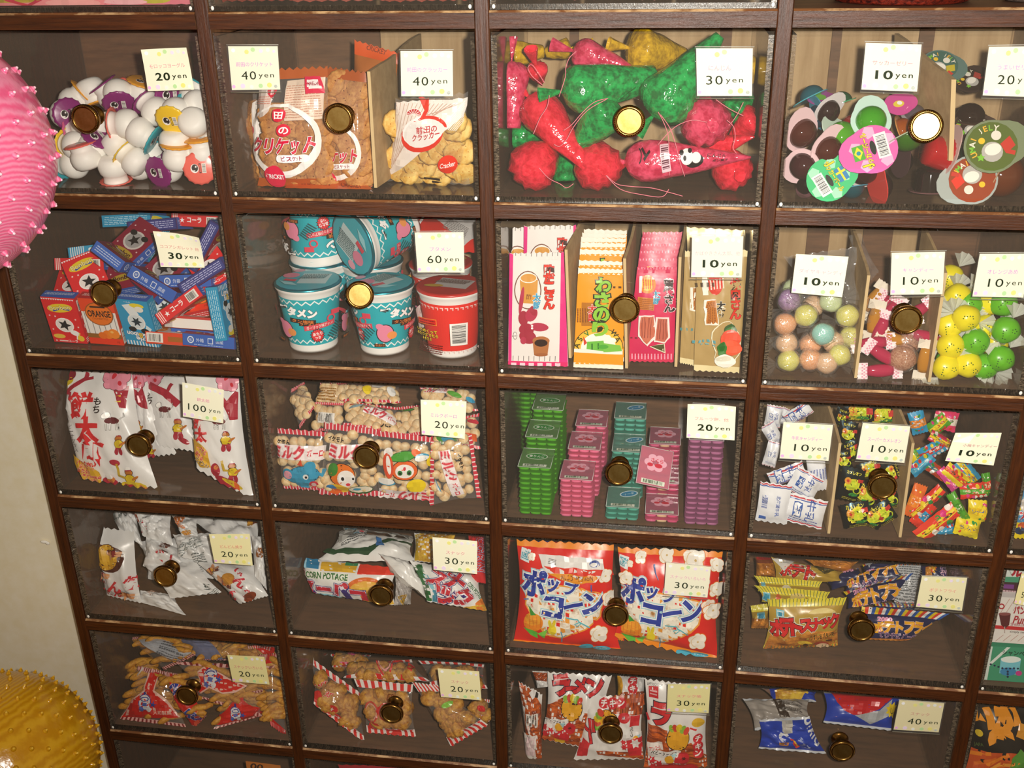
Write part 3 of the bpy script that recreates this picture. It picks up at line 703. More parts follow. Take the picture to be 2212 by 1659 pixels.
def cracker_print(d):
    d.poly([(1436,760),(1700,735),(1990,725),(1960,850),(1780,960),(1600,1130),(1350,1330)], '#f3e9e2', 'film')
    for i in range(16):
        t = i/16; d.line([(1440+520*t, 760), (1345+300*t, 1330-520*t)], 5, '#c9a898')
    for i in range(9):
        t = i/9; d.line([(1960, 745+t*150), (1800+120*t, 905+t*40)], 5, '#ffffff')
    d.ell(1655, 960, 165, 118, '#e2301f', -14).ell(1665, 930, 165, 100, '#ffffff', -14).ell(1662, 945, 145, 98, '#f3f0ee', -14).ell(1730, 890, 115, 60, '#e2301f', 8, 18, 200, 360).ell(1722, 905, 110, 55, '#f3f0ee', 8)
    d.text('前田の', 1695, 915, 46, '#c31728', -4, .03, w=150).text('クラッカー', 1690, 962, 46, '#c31728', -10, .03, w=205, skew=.2)
    d.ell(1590, 830, 64, 40, '#f7efe9', 0, 16, 180, 360).ell(1590, 828, 56, 34, '#c92a3a', 0, 16, 180, 360)
    for a in range(7): d.line([(1590, 828), (1590-52*math.cos(a*.45+.22), 828-34*math.sin(a*.45+.22))], 4, '#f7efe9')
    d.poly([(1610,725),(1690,730),(1700,800),(1672,850),(1640,850),(1668,800)], '#e2301f')
    d.ell(1850, 1180, 72, 72, '#ee3419').text('Cracker', 1850, 1182, 36, '#ffffff', -6, .02, w=110, skew=.25)
    d.rect(1720, 1305, 120, 22, '#2b1512', 10).rect(1770, 1345, 110, 22, '#2b1512', 10)
packet('cracker_bag', 'clear bag of round crackers with red oval logo beside cardboard', 'bag', B, [(1430,740),(1975,690),(1990,1385),(1340,1352)], (.032, 'f'), .016, '#e8cf9a', cracker_print, kind='clear', seal=(.05, .06), wr=.35, seed=14,
       inside=fill('cracker', mesh_of('cracker', crak), 7, 6, (.06, .95, .22, .93), .36, .3, 15, True))
# ================================================================== row 0, column 2: puff bags shaped like carrots
CUR = (2, 0)
CARR = noise_mat('red_puff_film', '#d0122f', '#f03048', (120, 120, 120), .12, .55, .36, .6, spec=.8, dist=.003, detail=2)
CARP = noise_mat('rose_puff_film', '#bc1c46', '#e24a6e', (120, 120, 120), .12, .55, .36, .6, spec=.8, dist=.003, detail=2)
CARG = noise_mat('green_puff_film', '#006a30', '#14a852', (130, 130, 130), .12, .6, .36, .6, spec=.8, dist=.003, detail=2)
CARY = noise_mat('yellow_puff_film', '#a88210', '#dcb01e', (120, 120, 120), .14, .55, .36, .6, spec=.8, dist=.003, detail=2)
STRG = M('#f0899a', 'matt')
def carrot(label, fat, tip, r, mat, dep, dept=None, knot=True, bend=0.0, string=True, seed=1, tail=.03, prints=None, tipr=.06):
    """puff-filled cone bag: fat end and pointed end given as crop pixels with depths; the tied gathered neck sits on the fat end"""
    a = Vector(P(*Cc(*fat), dep)); b = Vector(P(*Cc(*tip), dept if dept is not None else dep)); rr = r/3.3515/1950
    ax = (b-a); Ln = ax.length; ax.normalize()
    side = ax.cross(Vector((0, 1, 0))); side = side.normalized() if side.length > .01 else Vector((0, 0, 1)); up = side.cross(ax)
    rs = random.Random(seed); nn = 22; n = 28; mb = MB(); vs = []
    prf = []
    for k in range(nn+1):
        f = k/nn
        g = (1-(1-f/.22)**2)**.5 if f < .22 else 1-(1-tipr)*((f-.22)/.78)**1.15
        prf.append((max(g, .03)*rr, f*(Ln+rr*.9)-rr*.9))
    ph = [rs.uniform(0, 6.3) for _ in range(6)]
    for k, (q, h) in enumerate(prf):
        f = k/nn
        for i in range(n):
            t = 2*math.pi*i/n; e = q*(1+.05*math.sin(3*t+ph[0]+4*f)+.035*math.sin(9*t+ph[1])*(1-f)+.03*math.sin(14*f+ph[2]+t)+(.10*math.cos(11*t+ph[3]) if f < .16 else 0))
            o = a+ax*h+side*(e*math.cos(t)+bend*Ln*f*f)+up*e*math.sin(t); vs.append(o)
    vs = np.array([tuple(v) for v in vs]); x0, x1, z0, z1 = cell_box(2, 0)
    vs[:, 0] = np.clip(vs[:, 0], x0+.007, x1-.007); vs[:, 1] = np.clip(vs[:, 1], .0095, .24); vs[:, 2] = np.clip(vs[:, 2], FLOOR(0)+.0008, z1-.004)
    fs = [(j*n+i, j*n+(i+1) % n, (j+1)*n+(i+1) % n, (j+1)*n+i) for j in range(nn) for i in range(n)]+[tuple(range(n-1, -1, -1)), tuple(nn*n+i for i in range(n))]
    mb.add(vs, fs, mat)
    o = mb.build('puff_bag'); tag(o, label, 'puff snack bag', 'cone shaped puff snack bags')
    if knot:
        base = a-ax*rr*.8; mk = MB(); pts = []
        for i in range(9):                                     # gathered leaf of film beyond the tie
            t = 2*math.pi*i/9; pts.append(base-ax*tail*.9+side*math.cos(t)*.008+up*math.sin(t)*.005*(1+.4*rs.random()))
        vs = [tuple(base+ax*.004)]+[tuple(p) for p in pts]+[tuple(base-ax*tail*.5)]
        va = np.array(vs); va[:, 1] = np.clip(va[:, 1], .009, .24); va[:, 2] = np.maximum(va[:, 2], FLOOR(0)+.001); va[:, 0] = np.clip(va[:, 0], x0+.007, x1-.007)
        mk.add(va, [(0, 1+i, 1+(i+1) % 9) for i in range(9)]+[(10, 1+(i+1) % 9, 1+i) for i in range(9)], mat, False); mk.build('gathered_neck', o)
    if prints:
        prints(o, a, ax, side, up, rr, Ln)
    return o, a-ax*rr*.85
def puffink(o, a, ax, side, up, rr, Ln):
    """prints on the lying bag: bar code, a round black and white animal mark and lettering"""
    vdir = (Vector(CAM)-a); vdir = (vdir-ax*vdir.dot(ax)).normalized(); sd = ax.cross(vdir)
    g = np.zeros((9, 17, 3))
    for j in range(9):
        for i in range(17):
            f = i/16*.92; an = (j/8-.5)*2.2; q = (1-.94*max(0, (f-.22)/.78)**1.15)*rr*1.06+.0006
            p = a+ax*(f*Ln)-sd*(-1 if sd.z > 0 else 1)*math.sin(-an)*q+vdir*math.cos(an)*q; g[j, i] = tuple(p)
    if g[0, 8, 2] < g[8, 8, 2]: g = g[::-1]
    g[..., 1] = np.maximum(g[..., 1], .0082); mb = MB(); d = Draw(Sheet(g), mb, ((0,0),(100,0),(100,30),(0,30)), 'film')
    d.bars(26, 14, 18, 9, 84, 12, 3, '#e7c3d0', '#5d2238').rect(5, 10, 2, 7, '#1d0a12', -40).rect(8, 12, 2, 8, '#1d0a12', 50).ring(-1, 12, 4, 5, 1, '#1d0a12')
    d.ell(54, 17, 9, 6, '#151014').ell(47, 14, 6, 6, '#efe9ea').ell(42, 11, 2, 2, '#151014').ell(50, 9.5, 2, 2, '#151014').ell(56, 15, 4.5, 4.5, '#efe9ea').ell(45, 15, 1.5, 1.8, '#151014')
    d.text('にんじん', 76, 14, 3.4, '#2a0a14', 4, .02, w=18).text('ポン菓子', 79, 20, 3, '#2a0a14', 4, .02, w=15)
    mb.build('printed_marks', o)
c_ = carrot
strings = []
def S_(res): strings.append(res[1]); return res
S_(c_('rose puff bag with bar code and black and white animal print, lying on the bottom', (1200,1165), (1985,1115), 148, CARP, .034, .022, knot=True, bend=-.03, seed=3, tail=.018, prints=puffink, tipr=.05))
S_(c_('red puff bag end with gathered knot in the bottom left corner', (405,1205), (560,1060), 178, CARR, .034, .17, seed=4, tail=.022))
S_(c_('red puff bag end with gathered knot, just right of the corner one', (882,1205), (800,1090), 176, CARR, .034, .17, seed=5, tail=.022))
S_(c_('red puff bag standing on its tip left of the green ones', (455,800), (835,1262), 150, CARR, .055, .02, seed=6, tipr=.1))
S_(c_('large green puff bag whose tip rises to the top right', (1390,700), (1760,255), 195, CARG, .042, .045, seed=7, tipr=.18))
S_(c_('green puff bag lying across the middle with its fat end left', (760,640), (1290,560), 165, CARG, .040, .06, seed=8, tipr=.5))
S_(c_('green puff bag below the middle pointing down left', (905,850), (690,1110), 165, CARG, .038, .04, seed=9, tipr=.15))
S_(c_('rose puff bag end facing out below the price card', (1660,890), (1520,800), 176, CARP, .038, .16, seed=10, tail=.02))
S_(c_('red puff bag in the bottom right corner', (1860,1235), (1700,1120), 145, CARR, .045, .16, seed=11, tail=.012))
c_('rose puff bag along the top pointing right', (790,395), (1150,500), 115, CARP, .09, .08, seed=12, string=False)
c_('red puff bag against the left wall of its drawer', (250,560), (255,930), 130, CARP, .075, .06, seed=13, tipr=.5)
c_('small red puff bag end above the standing red one', (440,520), (470,620), 75, CARR, .075, .09, seed=14)
c_('red puff bag end at the right wall above the corner one', (1960,900), (1820,1000), 120, CARR, .075, .08, seed=15)
c_('red puff bag with its tip pointing right over the corner bag', (1720,1060), (2010,990), 85, CARR, .07, .05, seed=16)
c_('large yellow puff bag at the top centre', (1230,370), (1500,420), 165, CARY, .11, .13, seed=17, tipr=.4)
c_('yellow puff bag in the top left corner', (300,390), (480,370), 95, CARY, .13, .14, seed=18, tipr=.5)
c_('yellow puff bag behind the rose one at the top', (620,360), (500,380), 75, CARY, .14, .14, seed=19, tipr=.5)
c_('dark yellow puff bag behind the price card edge', (1980,520), (1900,640), 110, CARY, .14, .12, seed=20)
c_('dark green puff bag low at the left wall', (300,985), (500,960), 90, CARG, .10, .09, seed=21, tipr=.4)
c_('dark green puff bag between the two red knotted ends', (640,1260), (640,1100), 95, CARG, .09, .10, seed=22, tipr=.4)
c_('green puff bag between the price card and the right wall', (1880,790), (1980,690), 100, CARG, .085, .10, seed=23, tipr=.4)
def string(label, pts, dep):
    ps = [Vector(P(*Cc(x, y), dep+.002*math.sin(i))) for i, (x, y) in enumerate(pts)]
    out = []
    for i in range(len(ps)-1):
        p0, p1, p2, p3 = ps[max(i-1, 0)], ps[i], ps[i+1], ps[min(i+2, len(ps)-1)]
        for t in (0, .25, .5, .75): out.append(.5*((2*p1)+(p2-p0)*t+(2*p0-5*p1+4*p2-p3)*t*t+(3*p1-p0-3*p2+p3)*t**3))
    out.append(ps[-1]); out = [Vector((p.x, max(p.y, .0086), max(p.z, FLOOR(0)+.001))) for p in out]
    tag(MB().tube(out, .00042, STRG, 5).build('pink_string'), label, 'string', 'pink strings tied to the puff bags')
string('pink string trailing right along the drawer bottom', [(925,1255),(1010,1330),(1120,1350),(1260,1360),(1390,1392),(1490,1420)], .011)
string('pink string looping under the second red knotted end', [(930,1265),(1040,1370),(1200,1410),(1340,1425),(1390,1370)], .0105)
string('pink string from the bottom left red knot', [(450,1215),(520,1290),(600,1330),(650,1360),(700,1330)], .0105)
string('pink string hanging from the green bag to the left', [(950,712),(850,740),(760,820),(690,900),(628,945)], .011)
string('pink string curling below the green bags at left', [(940,718),(800,800),(700,920),(650,1010),(600,1060),(560,1045)], .0112)
string('pink string falling straight over the printed rose bag', [(1312,810),(1350,880),(1385,980),(1392,1120),(1395,1270)], .0104)
string('pink string falling to the animal print of the rose bag', [(1330,830),(1400,930),(1440,1050),(1470,1170),(1505,1278)], .0098)
string('pink string reaching left from the rose knotted end', [(1665,885),(1560,870),(1450,910),(1370,980),(1310,1050)], .0095)
string('pink string at the upper left beside the red bags', [(475,615),(400,550),(370,490),(400,470),(440,520),(490,600)], .03)
string('pink string crossing the standing red bag', [(525,690),(510,770),(460,850),(430,920),(410,970)], .0105)
string('pink string dropping from the rose bag at the top', [(720,372),(670,420),(645,490),(640,560),(595,700)], .02)
string('pink string over the green bag at the right', [(1730,720),(1800,770),(1870,810),(1930,838)], .03)
string('pink string curling at the right below the card', [(1930,740),(1890,820),(1850,880),(1795,940)], .028)
string('pink string hanging onto the corner red bag', [(1810,870),(1860,920),(1870,1000),(1855,1070),(1880,1110)], .012)
# ================================================================== row 0, column 3: jelly cups
CUR = (3, 0)
def jel(c): return clear('jelly_'+c, lin(c), .03, .05, .62, c)
def drop_pts(r, n=26, tipk=1.42, w=.5):
    pts = []
    for i in range(n):
        t = 2*math.pi*i/n; d = math.cos(t); k = 1+(tipk-1)*max(0, (d-w)/(1-w))**1.5; pts.append((r*k*math.cos(t), r*k*math.sin(t)))
    return pts
def jelly_cup(kind, dome, flange, r, pr=None, ribs=False):
    """flange in the xy-plane with its tab along +x, dome rising along +z; pr prints on the film lid under the flange"""
    def f():
        mb = MB(); fm = M(flange, 'gloss') if isinstance(flange, str) else flange; pts = drop_pts(r); n = len(pts)
        vs = [(x, y, .0004) for x, y in pts]+[(x, y, -.0006) for x, y in pts]
        mb.add(vs, [tuple(range(n)), tuple(range(2*n-1, n-1, -1))]+[(i, n+i, n+(i+1) % n, (i+1) % n) for i in range(n)], fm, False)
        if pr:
            g = np.array([[[x, y, -.0008] for x in np.linspace(-1.05*r, 1.5*r, 6)] for y in np.linspace(-1.05*r, 1.05*r, 6)])
            d = Draw(Sheet(g), mb, ((-105,-105),(150,-105),(150,105),(-105,105)), 'film'); pr(d)
        return mb
    def dm():
        mb = MB(); k = jel(dome); q = .76*r
        if ribs: mb.lathe([(q*1.05, .0), (q*1.0, .005), (q*.92, .018), (q*.85, .022), (.0001, .022)], 40, mat=k, cap=(False, False), rad=lambda a, x: x*(1+.03*math.cos(20*a)))
        else: mb.lathe([(q*math.cos(t), q*.95*math.sin(t)+.0005) for t in np.linspace(0, 1.57, 9)], 26, mat=k, cap=(False, False))
        return mb
    return mesh_of(f'jelly_flange_{kind}', f), mesh_of(f'jelly_dome_{dome}_{ribs}_{r}', dm)
def soccer_print(bg, patch, flag):
    def f(d):
        for i in range(5): d.ell(72*math.cos(i*1.257+.3), 72*math.sin(i*1.257+.3), 28, 28, patch, n=5)
        d.poly(drop_pts(98, 30, 1.4), bg) if False else None
        d.rect(-38, 6, 104, 50, '#f7f7f2', 90).bars(-38, 6, 104, 46, 90, 16, 7, None, '#31364a')
        d.ell(0, 6, 12, 30, '#14201a')
        d.text('サッカーボール', 26, 0, 26, '#f3dd1e', 90, .04, ['#20351a'], .05, w=150); d.text('J', 36, -62, 44, '#f3dd1e', 90, .04, ['#20351a'], .05)
        flag(d)
    return f
def brazil(d): d.rect(62, 0, 62, 44, '#4fae34', 90).poly([(62,-27),(80,0),(62,27),(44,0)], '#f1e02a').ell(62, 0, 9, 9, '#1f8fa6')
def sweden(d): d.rect(60, 8, 66, 46, '#2f86bb', 90).rect(60, 8, 66, 9, '#f0df2c', 90).rect(60, -2, 10, 46, '#f0df2c', 90)
def fruit_print(c1, c2, arc):
    def f(d):
        d.ell(0, 0, 92, 92, c1)
        for i in range(9):
            a = math.radians(arc+i*16); d.text('UMAI JELY'[i], 70*math.cos(a), 70*math.sin(a), 20, ('#f3b73a', '#7fc43b', '#f0ead8')[i % 3], math.degrees(a)+90, .03) if 'UMAI JELY'[i] != ' ' else None
        d.ell(-5, 20, 38, 38, '#b9b6b0').ell(0, 12, 30, 22, '#f3efe4').poly([(30,0),(70,-20),(80,20),(40,40)], c2).ell(25, -35, 18, 18, '#e9e4d6').ell(-30, -30, 12, 12, '#f0c52c').rect(58, 40, 30, 16, '#c93a2c', 30).star(-50, 30, 8, 16, 5, '#7fc43b')
    return f
JC = [  # x, y, axis angle, toward, spin of the tab, kind, dome, flange, radius px, depth, label
 (845,880,90,.80,90,'mint','#4cb81f','#c8e8dc',142,.045,'lime green jelly cup in a mint coloured drop-shaped tray'),
 (350,1010,-20,.80,112,'rose','#5b1f14','#eccbd0',140,.032,'cola brown jelly cup in a pale rose tray, high at the left wall'),
 (540,1140,-10,.85,60,'rose','#5b1f14','#eccbd0',140,.03,'cola brown jelly cup with its tray tip up, left of the green lid'),
 (310,1255,200,.85,210,'rose','#4a1a22','#eccbd0',130,.028,'dark plum jelly cup at the left wall below the rose tray cups'),
 (790,1300,-80,.80,-70,'white','#3d120c','#f0e6e0',150,.030,'dark brown jelly cup with a white tray, below the pink lid'),
 (535,850,-30,.75,30,'white','#2e0f16','#e5dfe0',118,.06,'dark brown soccer ball jelly cup behind the cola ones'),
 (660,1000,40,.5,170,'mint','#63c02c','#cfe6d6',150,.05,'half hidden lime green jelly cup behind the pink lid'),
 (410,880,200,.4,120,'blue','#0f3f58','#3f8fa8',110,.07,'dark blue jelly cup high at the left'),
 (380,690,120,-.3,140,'blue','#1b6f80','#4aa6b4',120,.09,'turquoise jelly cup with its tray turned up in the top left corner'),
 (600,730,110,-.2,160,'green','#176b45','#3c9a6a',110,.09,'green jelly cup with its tray tilted at the top of the heap'),
 (700,900,90,.1,0,'red','#a5161c','#d8333a',100,.07,'red edged jelly cup lying sideways behind the lime one'),
 (930,1380,10,-.35,90,'red','#2e0f12','#d63f3a',140,.03,'jelly cup lying on edge with a red lid rim, right of the green lid'),
 (330,1420,150,.5,100,'plum','#170a0c','#6d4a50',110,.04,'nearly black jelly cup in the bottom left corner'),
 (700,1440,-80,.3,180,'blue','#155a66','#2f8a94',110,.035,'teal jelly cup at the bottom beside the green lid'),
 (1130,1060,-60,.35,130,'clear','#3d7a12','#a9b8a0',150,.035,'green jelly cup tilted left of the large red one'),
 (1345,1140,165,.25,70,'clear2','#cf1420','#c9a8a4',150,.03,'bright red ribbed jelly cup lying on its side below the knob'),
 (1270,1400,92,-.05,0,'clear3','#1c0a0c','#6b4a4c',140,.03,'black ribbed jelly cup standing upside down on the bottom'),
 (1110,960,30,.3,20,'amber','#b85a12','#c98a4a',120,.06,'amber jelly cup left of the knob'),
 (1880,1340,-20,.45,10,'amber2','#7a3a14','#b08a6a',200,.035,'large amber brown jelly cup at the right edge'),
 (1090,1200,0,-.4,60,'plum2','#220c10','#4a3438',120,.06,'dark jelly cup between the pink lid and the red cup'),
 (1170,830,80,.5,90,'grey','#6a5f66','#a4a0a4',100,.075,'grey jelly cup tray standing up below the price card'),
 (1560,1130,180,.2,0,'dkgreen','#0c4a38','#2c5a4a',130,.07,'dark green jelly cup behind the clear lidded one'),
 (1580,830,90,.2,90,'brown3','#2b120a','#4b3328',140,.09,'dark brown jelly cup under the twenty yen card'),
 (1640,1280,0,-.2,60,'brown4','#3b140c','#5b3328',120,.05,'brown jelly cup behind the bottom printed lid')]
for (x, y, an, tw, spin, kd, dome, fla, rp, dep, lab) in JC:
    r = rp/3.456/1960; p = P(*D(x, y), dep); ax = facing(an, tw); ribs = 'ribbed' in lab
    p = p - np.array(ax)*r*.35; p[1] = max(p[1], .016+r*.5); p[2] = max(p[2], FLOOR(0)+r*(.45+.5*abs(tw))); p[0] = min(max(p[0], .917+r*.5), 1.19-r*.3)
    q = ax.to_track_quat('Z', 'Y'); xx = q @ Vector((1, 0, 0)); yy = q @ Vector((0, 1, 0)); sa = facing(spin, 0)
    q = q @ Matrix.Rotation(math.atan2(sa.dot(yy), sa.dot(xx)), 3, 'Z').to_quaternion()
    a, b = jelly_cup(kd+str(rp), dome, fla, r, None, ribs)
    o = inst('jelly_cup', a, None, Vector(p), q); tag(o, lab, 'jelly cup', 'jelly cups heaped in the drawer'); inst('jelly', b, o)
LIDS = [(850,1115,.93,200,'pink','#e06ab4',soccer_print('#e06ab4','#f3b3d8',brazil),168,.0155,'#4a1420','jelly cup turned round to show its pink lid with bar code and flag'),
 (515,1370,.93,35,'aqua','#4ecb86',soccer_print('#4ecb86','#a6e8c4',sweden),155,.0155,'#4a1420','jelly cup turned round to show its green lid with blue and yellow flag'),
 (1735,1095,.9,20,'claer1','#7d8a6a',fruit_print('#596b2c','#c9392c',170),185,.018,'#3d5a12','jelly cup with a clear lid printed with fruit on olive'),
 (1585,1365,.92,200,'clear2p','#a9b2ae',fruit_print('#9a3f1c','#e23a28',40),172,.016,'#2b120a','jelly cup lid printed orange brown in the bottom middle'),
 (1350,490,.7,-20,'clear3p','#5c7a74',fruit_print('#3d665c','#c9b62c',200),135,.10,'#16281e','jelly cup lid leaning at the top behind the cardboard'),
 (1570,600,.6,60,'clear4p','#3a2a24',fruit_print('#2b1a14','#a5342c',200),120,.11,'#1c0c0a','dark jelly cup lid high behind the cardboard'),
 (1590,960,.7,0,'clear5p','#4a3a34',fruit_print('#33241e','#3a68a4',190),140,.075,'#1c0c0a','dark printed jelly cup lid left of the olive one'),
 (1040,780,.6,40,'pink2','#d851a0',lambda d: d.ell(0,0,40,30,'#f0d84a').ell(10,-5,18,18,'#ffffff'),100,.07,'#3a1018','pink jelly cup lid just under the ten yen card'),
 (450,730,.4,-30,'pur','#a04a90',lambda d: d.ell(0,0,50,40,'#6fae3c'),95,.085,'#2b2030','purple and green jelly lid high at the left')]
for (x, y, tw, tabang, kd, fla, pr, rp, dep, dome, lab) in LIDS:
    r = rp/3.456/1960; p = P(*D(x, y), dep); ax = -facing(90, tw); p[1] = max(p[1], .013+.3*r*(1-tw*.9)); p[2] = max(p[2], FLOOR(0)+r*tw+.001); p[0] = min(max(p[0], .917+r*.7), 1.19-r*.5)
    q = ax.to_track_quat('Z', 'Y'); xx = q @ Vector((1,0,0)); yy = q @ Vector((0,1,0)); sa = facing(tabang, 0)
    q = q @ Matrix.Rotation(math.atan2(sa.dot(yy), sa.dot(xx)), 3, 'Z').to_quaternion()
    a, b = jelly_cup(kd, dome, fla, r, pr)
    o = inst('jelly_cup', a, None, Vector(p), q); tag(o, lab, 'jelly cup', 'jelly cups heaped in the drawer'); inst('jelly', b, o)
divider(D, (1452,600), (1432,1200), .03, 'brown cardboard sheet standing between the two kinds of jelly', th=.0045, dback=.15, skew=-.03)
# ================================================================== row 1, column 0: candy cigarette boxes
CUR = (0, 1)
BXW, BXH, BXT = .0445, .0665, .0150
def face_sheet(o, du, dv, n=2): return Sheet(np.array([[[o[k]+du[k]*i/n+dv[k]*j/n for k in range(3)] for i in range(n+1)] for j in range(n+1)]))
def pr_cola(d):
    d.rect(50, 78, 100, 156, '#e5242b'); [d.poly([(i*7, 3), (i*7+3.5, 8), (i*7+7, 3)], '#ffffff') for i in range(14)]
    d.ell(50, 34, 38, 15, '#f2d42a', -6).ell(46, 28, 30, 8, '#f2d42a', -10).line([(28, 44), (50, 36), (78, 38)], 6, '#2b58b8').text('Bonbon', 50, 32, 14, '#f6ec98', -6, .04, ['#7a4a10'], .04, w=62)
    d.ell(50, 92, 27, 25, '#ffffff').ell(50, 92, 24, 22, '#f6f0ec').star(50, 92, 9, 20, 5, '#1a1a22').ell(74, 118, 14, 9, '#ffffff', 20).rect(84, 128, 4, 24, '#f0d86a', 20).rect(78, 130, 4, 22, '#ffffff', 12).ell(24, 132, 18, 8, '#f3c84a').ell(88, 136, 10, 10, '#f2cf3a')
    for x, y in ((14, 60), (88, 70), (12, 108), (90, 96), (30, 62)): d.ell(x, y, 2.5, 2.5, '#ffd9d4')
    d.text('★', 12, 147, 7, '#ffffff').text('コーラ', 62, 147, 8, '#ffffff', bold=.02).rect(34, 147, 26, 4, '#ffd6d2')
def pr_orange(d):
    d.rect(50, 22, 100, 46, '#ee4a1e').rect(50, 82, 100, 76, '#f4f1ec'); [d.rect(8+i*17, 82, 2.2, 76, '#8f8f92') for i in range(6)]
    d.rect(50, 127, 100, 16, '#9a6420').rect(50, 145, 100, 22, '#ef3d1c')
    d.ell(52, 50, 41, 40, '#9b5a1c').ell(52, 50, 38, 37, '#f07a1c').rect(52, 26, 44, 6, '#3b1e0a').text('ORANGE', 52, 49, 21, '#1f120a', bold=.03, w=66).text('CIGARETTES', 52, 66, 6, '#8a4310', w=46)
    d.ell(62, 120, 15, 15, '#f5831e').ell(80, 116, 17, 17, '#f78f26').ell(46, 124, 13, 12, '#ee7418').ell(76, 110, 5, 4, '#ffc46a').text('10', 88, 145, 7, '#7a160a')
def pr_soda(d):
    d.rect(50, 78, 100, 156, '#2c9fd0'); [d.rect(6+i*9.5, 150, 4, 18, '#f2f8fb') for i in range(11)]
    d.ell(52, 72, 27, 27, '#f8f6f2').ell(52, 72, 23, 23, '#dfe9ee').star(52, 72, 8, 18, 6, '#16303e').poly([(20,18),(50,10),(66,46),(38,52)], '#eef4f6').ell(66, 16, 22, 8, '#f3dc3a', 4).ell(70, 28, 14, 10, '#f3f0e6').poly([(80,80),(94,92),(82,112),(74,98)], '#dff0f6').ell(34, 98, 12, 9, '#1b1c20').ell(72, 102, 13, 9, '#1b1c20')
    d.text('Little', 62, 132, 15, '#ffffff', 184, .04, ['#1a4f86'], .05, w=48).text('Bonbon', 44, 116, 15, '#ffffff', 184, .04, ['#1a4f86'], .05, w=62).text('B', 54, 118, 15, '#f2c42c', 184, .05, ['#1a4f86'], .05)
    d.text('サワー', 40, 5, 6, '#ffffff', 180)
def pr_cocoa(d):
    d.rect(50, 78, 100, 156, '#8f1435').ell(50, 70, 34, 32, '#d8d2cc').ell(50, 70, 28, 26, '#a9a6a6').star(50, 70, 9, 20, 5, '#1b1518').ell(28, 50, 12, 9, '#1b1518').ell(74, 50, 12, 9, '#1b1518').ell(50, 118, 40, 13, '#b79a28', -4).text('Bonbon', 50, 118, 14, '#4a1518', -4, .04, w=62)
    for x, y in ((14, 30), (80, 24), (12, 100), (88, 96), (50, 26)): d.ell(x, y, 2.5, 2.5, '#e8c8c8')
def long_red(d):
    d.rect(78, 16, 156, 33, '#df2a30'); [d.rect(6+i*6, 16, 2.5, 33, '#ffe9e6') for i in range(3)]
    d.text('★', 34, 16, 15, '#ffffff').text('コーラ', 72, 15, 14, '#ffffff', bold=.03, w=44).bars(128, 16, 36, 24, 0, 11, 5)
def long_blue(d):
    d.rect(78, 16, 156, 33, '#3562b8').ell(24, 16, 10, 10, '#dfe8f4').ell(24, 16, 7, 7, '#3562b8').text('紙', 24, 16, 8, '#dfe8f4').text('外箱', 52, 16, 11, '#dfe8f4').rect(84, 16, 16, 16, '#dfe8f4').rect(84, 16, 12, 12, '#3562b8').text('国産', 112, 16, 11, '#dfe8f4').lines(78, 28, 90, 4, 1, '#a9c2ea')
def long_navy(d): d.rect(78, 16, 156, 33, '#2b2d70').rect(78, 16, 148, 26, '#3a3f86').lines(78, 16, 138, 22, 4, '#b9bce6', fill=.4)
def long_soda(d): d.rect(78, 16, 156, 33, '#2497c2'); d.lines(78, 16, 140, 24, 5, '#bfe6f4', fill=.35)
def long_soda2(d): d.rect(78, 16, 156, 33, '#3aa6d2').text('Soda', 96, 16, 18, '#ffffff', bold=.04, w=60); [d.rect(8+i*7, 16, 3, 33, '#f2f8fb') for i in range(7)]
def long_white(d): d.rect(78, 16, 156, 33, '#efece6').rect(78, 3, 156, 7, '#c43a36').rect(12, 16, 24, 33, '#c8c4be')
def long_org(d): d.rect(78, 16, 156, 33, '#e04826').bars(28, 16, 50, 26, 0, 12, 8).rect(104, 17, 70, 14, '#a8641f')
def short_red(d): d.rect(50, 16, 100, 33, '#c8222a').lines(50, 16, 84, 18, 3, '#f3c0bc')
def short_blue(d): d.rect(50, 16, 100, 33, '#3a68c0').lines(50, 16, 84, 18, 3, '#c4d4f0')
TYPES = {'cola': ('#e5242b', pr_cola, long_red, long_navy, short_blue), 'orange': ('#ee4a1e', pr_orange, long_org, long_white, short_red), 'soda': ('#2c9fd0', pr_soda, long_soda, long_soda2, short_blue),
         'cocoa': ('#8f1435', pr_cocoa, long_blue, long_navy, short_blue)}
def carton(tp):
    def f():
        col, fr, la, lb, sh = TYPES[tp]; w, h, t = BXW/2, BXH/2, BXT/2; mb = MB(); mb.box((-w,-t,-h), (w,t,h), M(col, 'card'))
        Draw(face_sheet((-w,-t,h), (2*w,0,0), (0,0,-2*h)), mb, ((0,0),(100,0),(100,156),(0,156)), 'card') and fr(Draw(face_sheet((-w,-t,h), (2*w,0,0), (0,0,-2*h)), mb, ((0,0),(100,0),(100,156),(0,156)), 'card'))
        fr(Draw(face_sheet((w,t,h), (-2*w,0,0), (0,0,-2*h)), mb, ((0,0),(100,0),(100,156),(0,156)), 'card'))
        la(Draw(face_sheet((w,-t,-h), (0,0,2*h), (0,2*t,0)), mb, ((0,0),(156,0),(156,33),(0,33)), 'card'))
        lb(Draw(face_sheet((-w,-t,h), (0,0,-2*h), (0,2*t,0)), mb, ((0,0),(156,0),(156,33),(0,33)), 'card'))
        sh(Draw(face_sheet((-w,t,h), (2*w,0,0), (0,-2*t,0)), mb, ((0,0),(100,0),(100,33),(0,33)), 'card'))
        sh(Draw(face_sheet((-w,-t,-h), (2*w,0,0), (0,2*t,0)), mb, ((0,0),(100,0),(100,33),(0,33)), 'card'))
        return mb
    return f
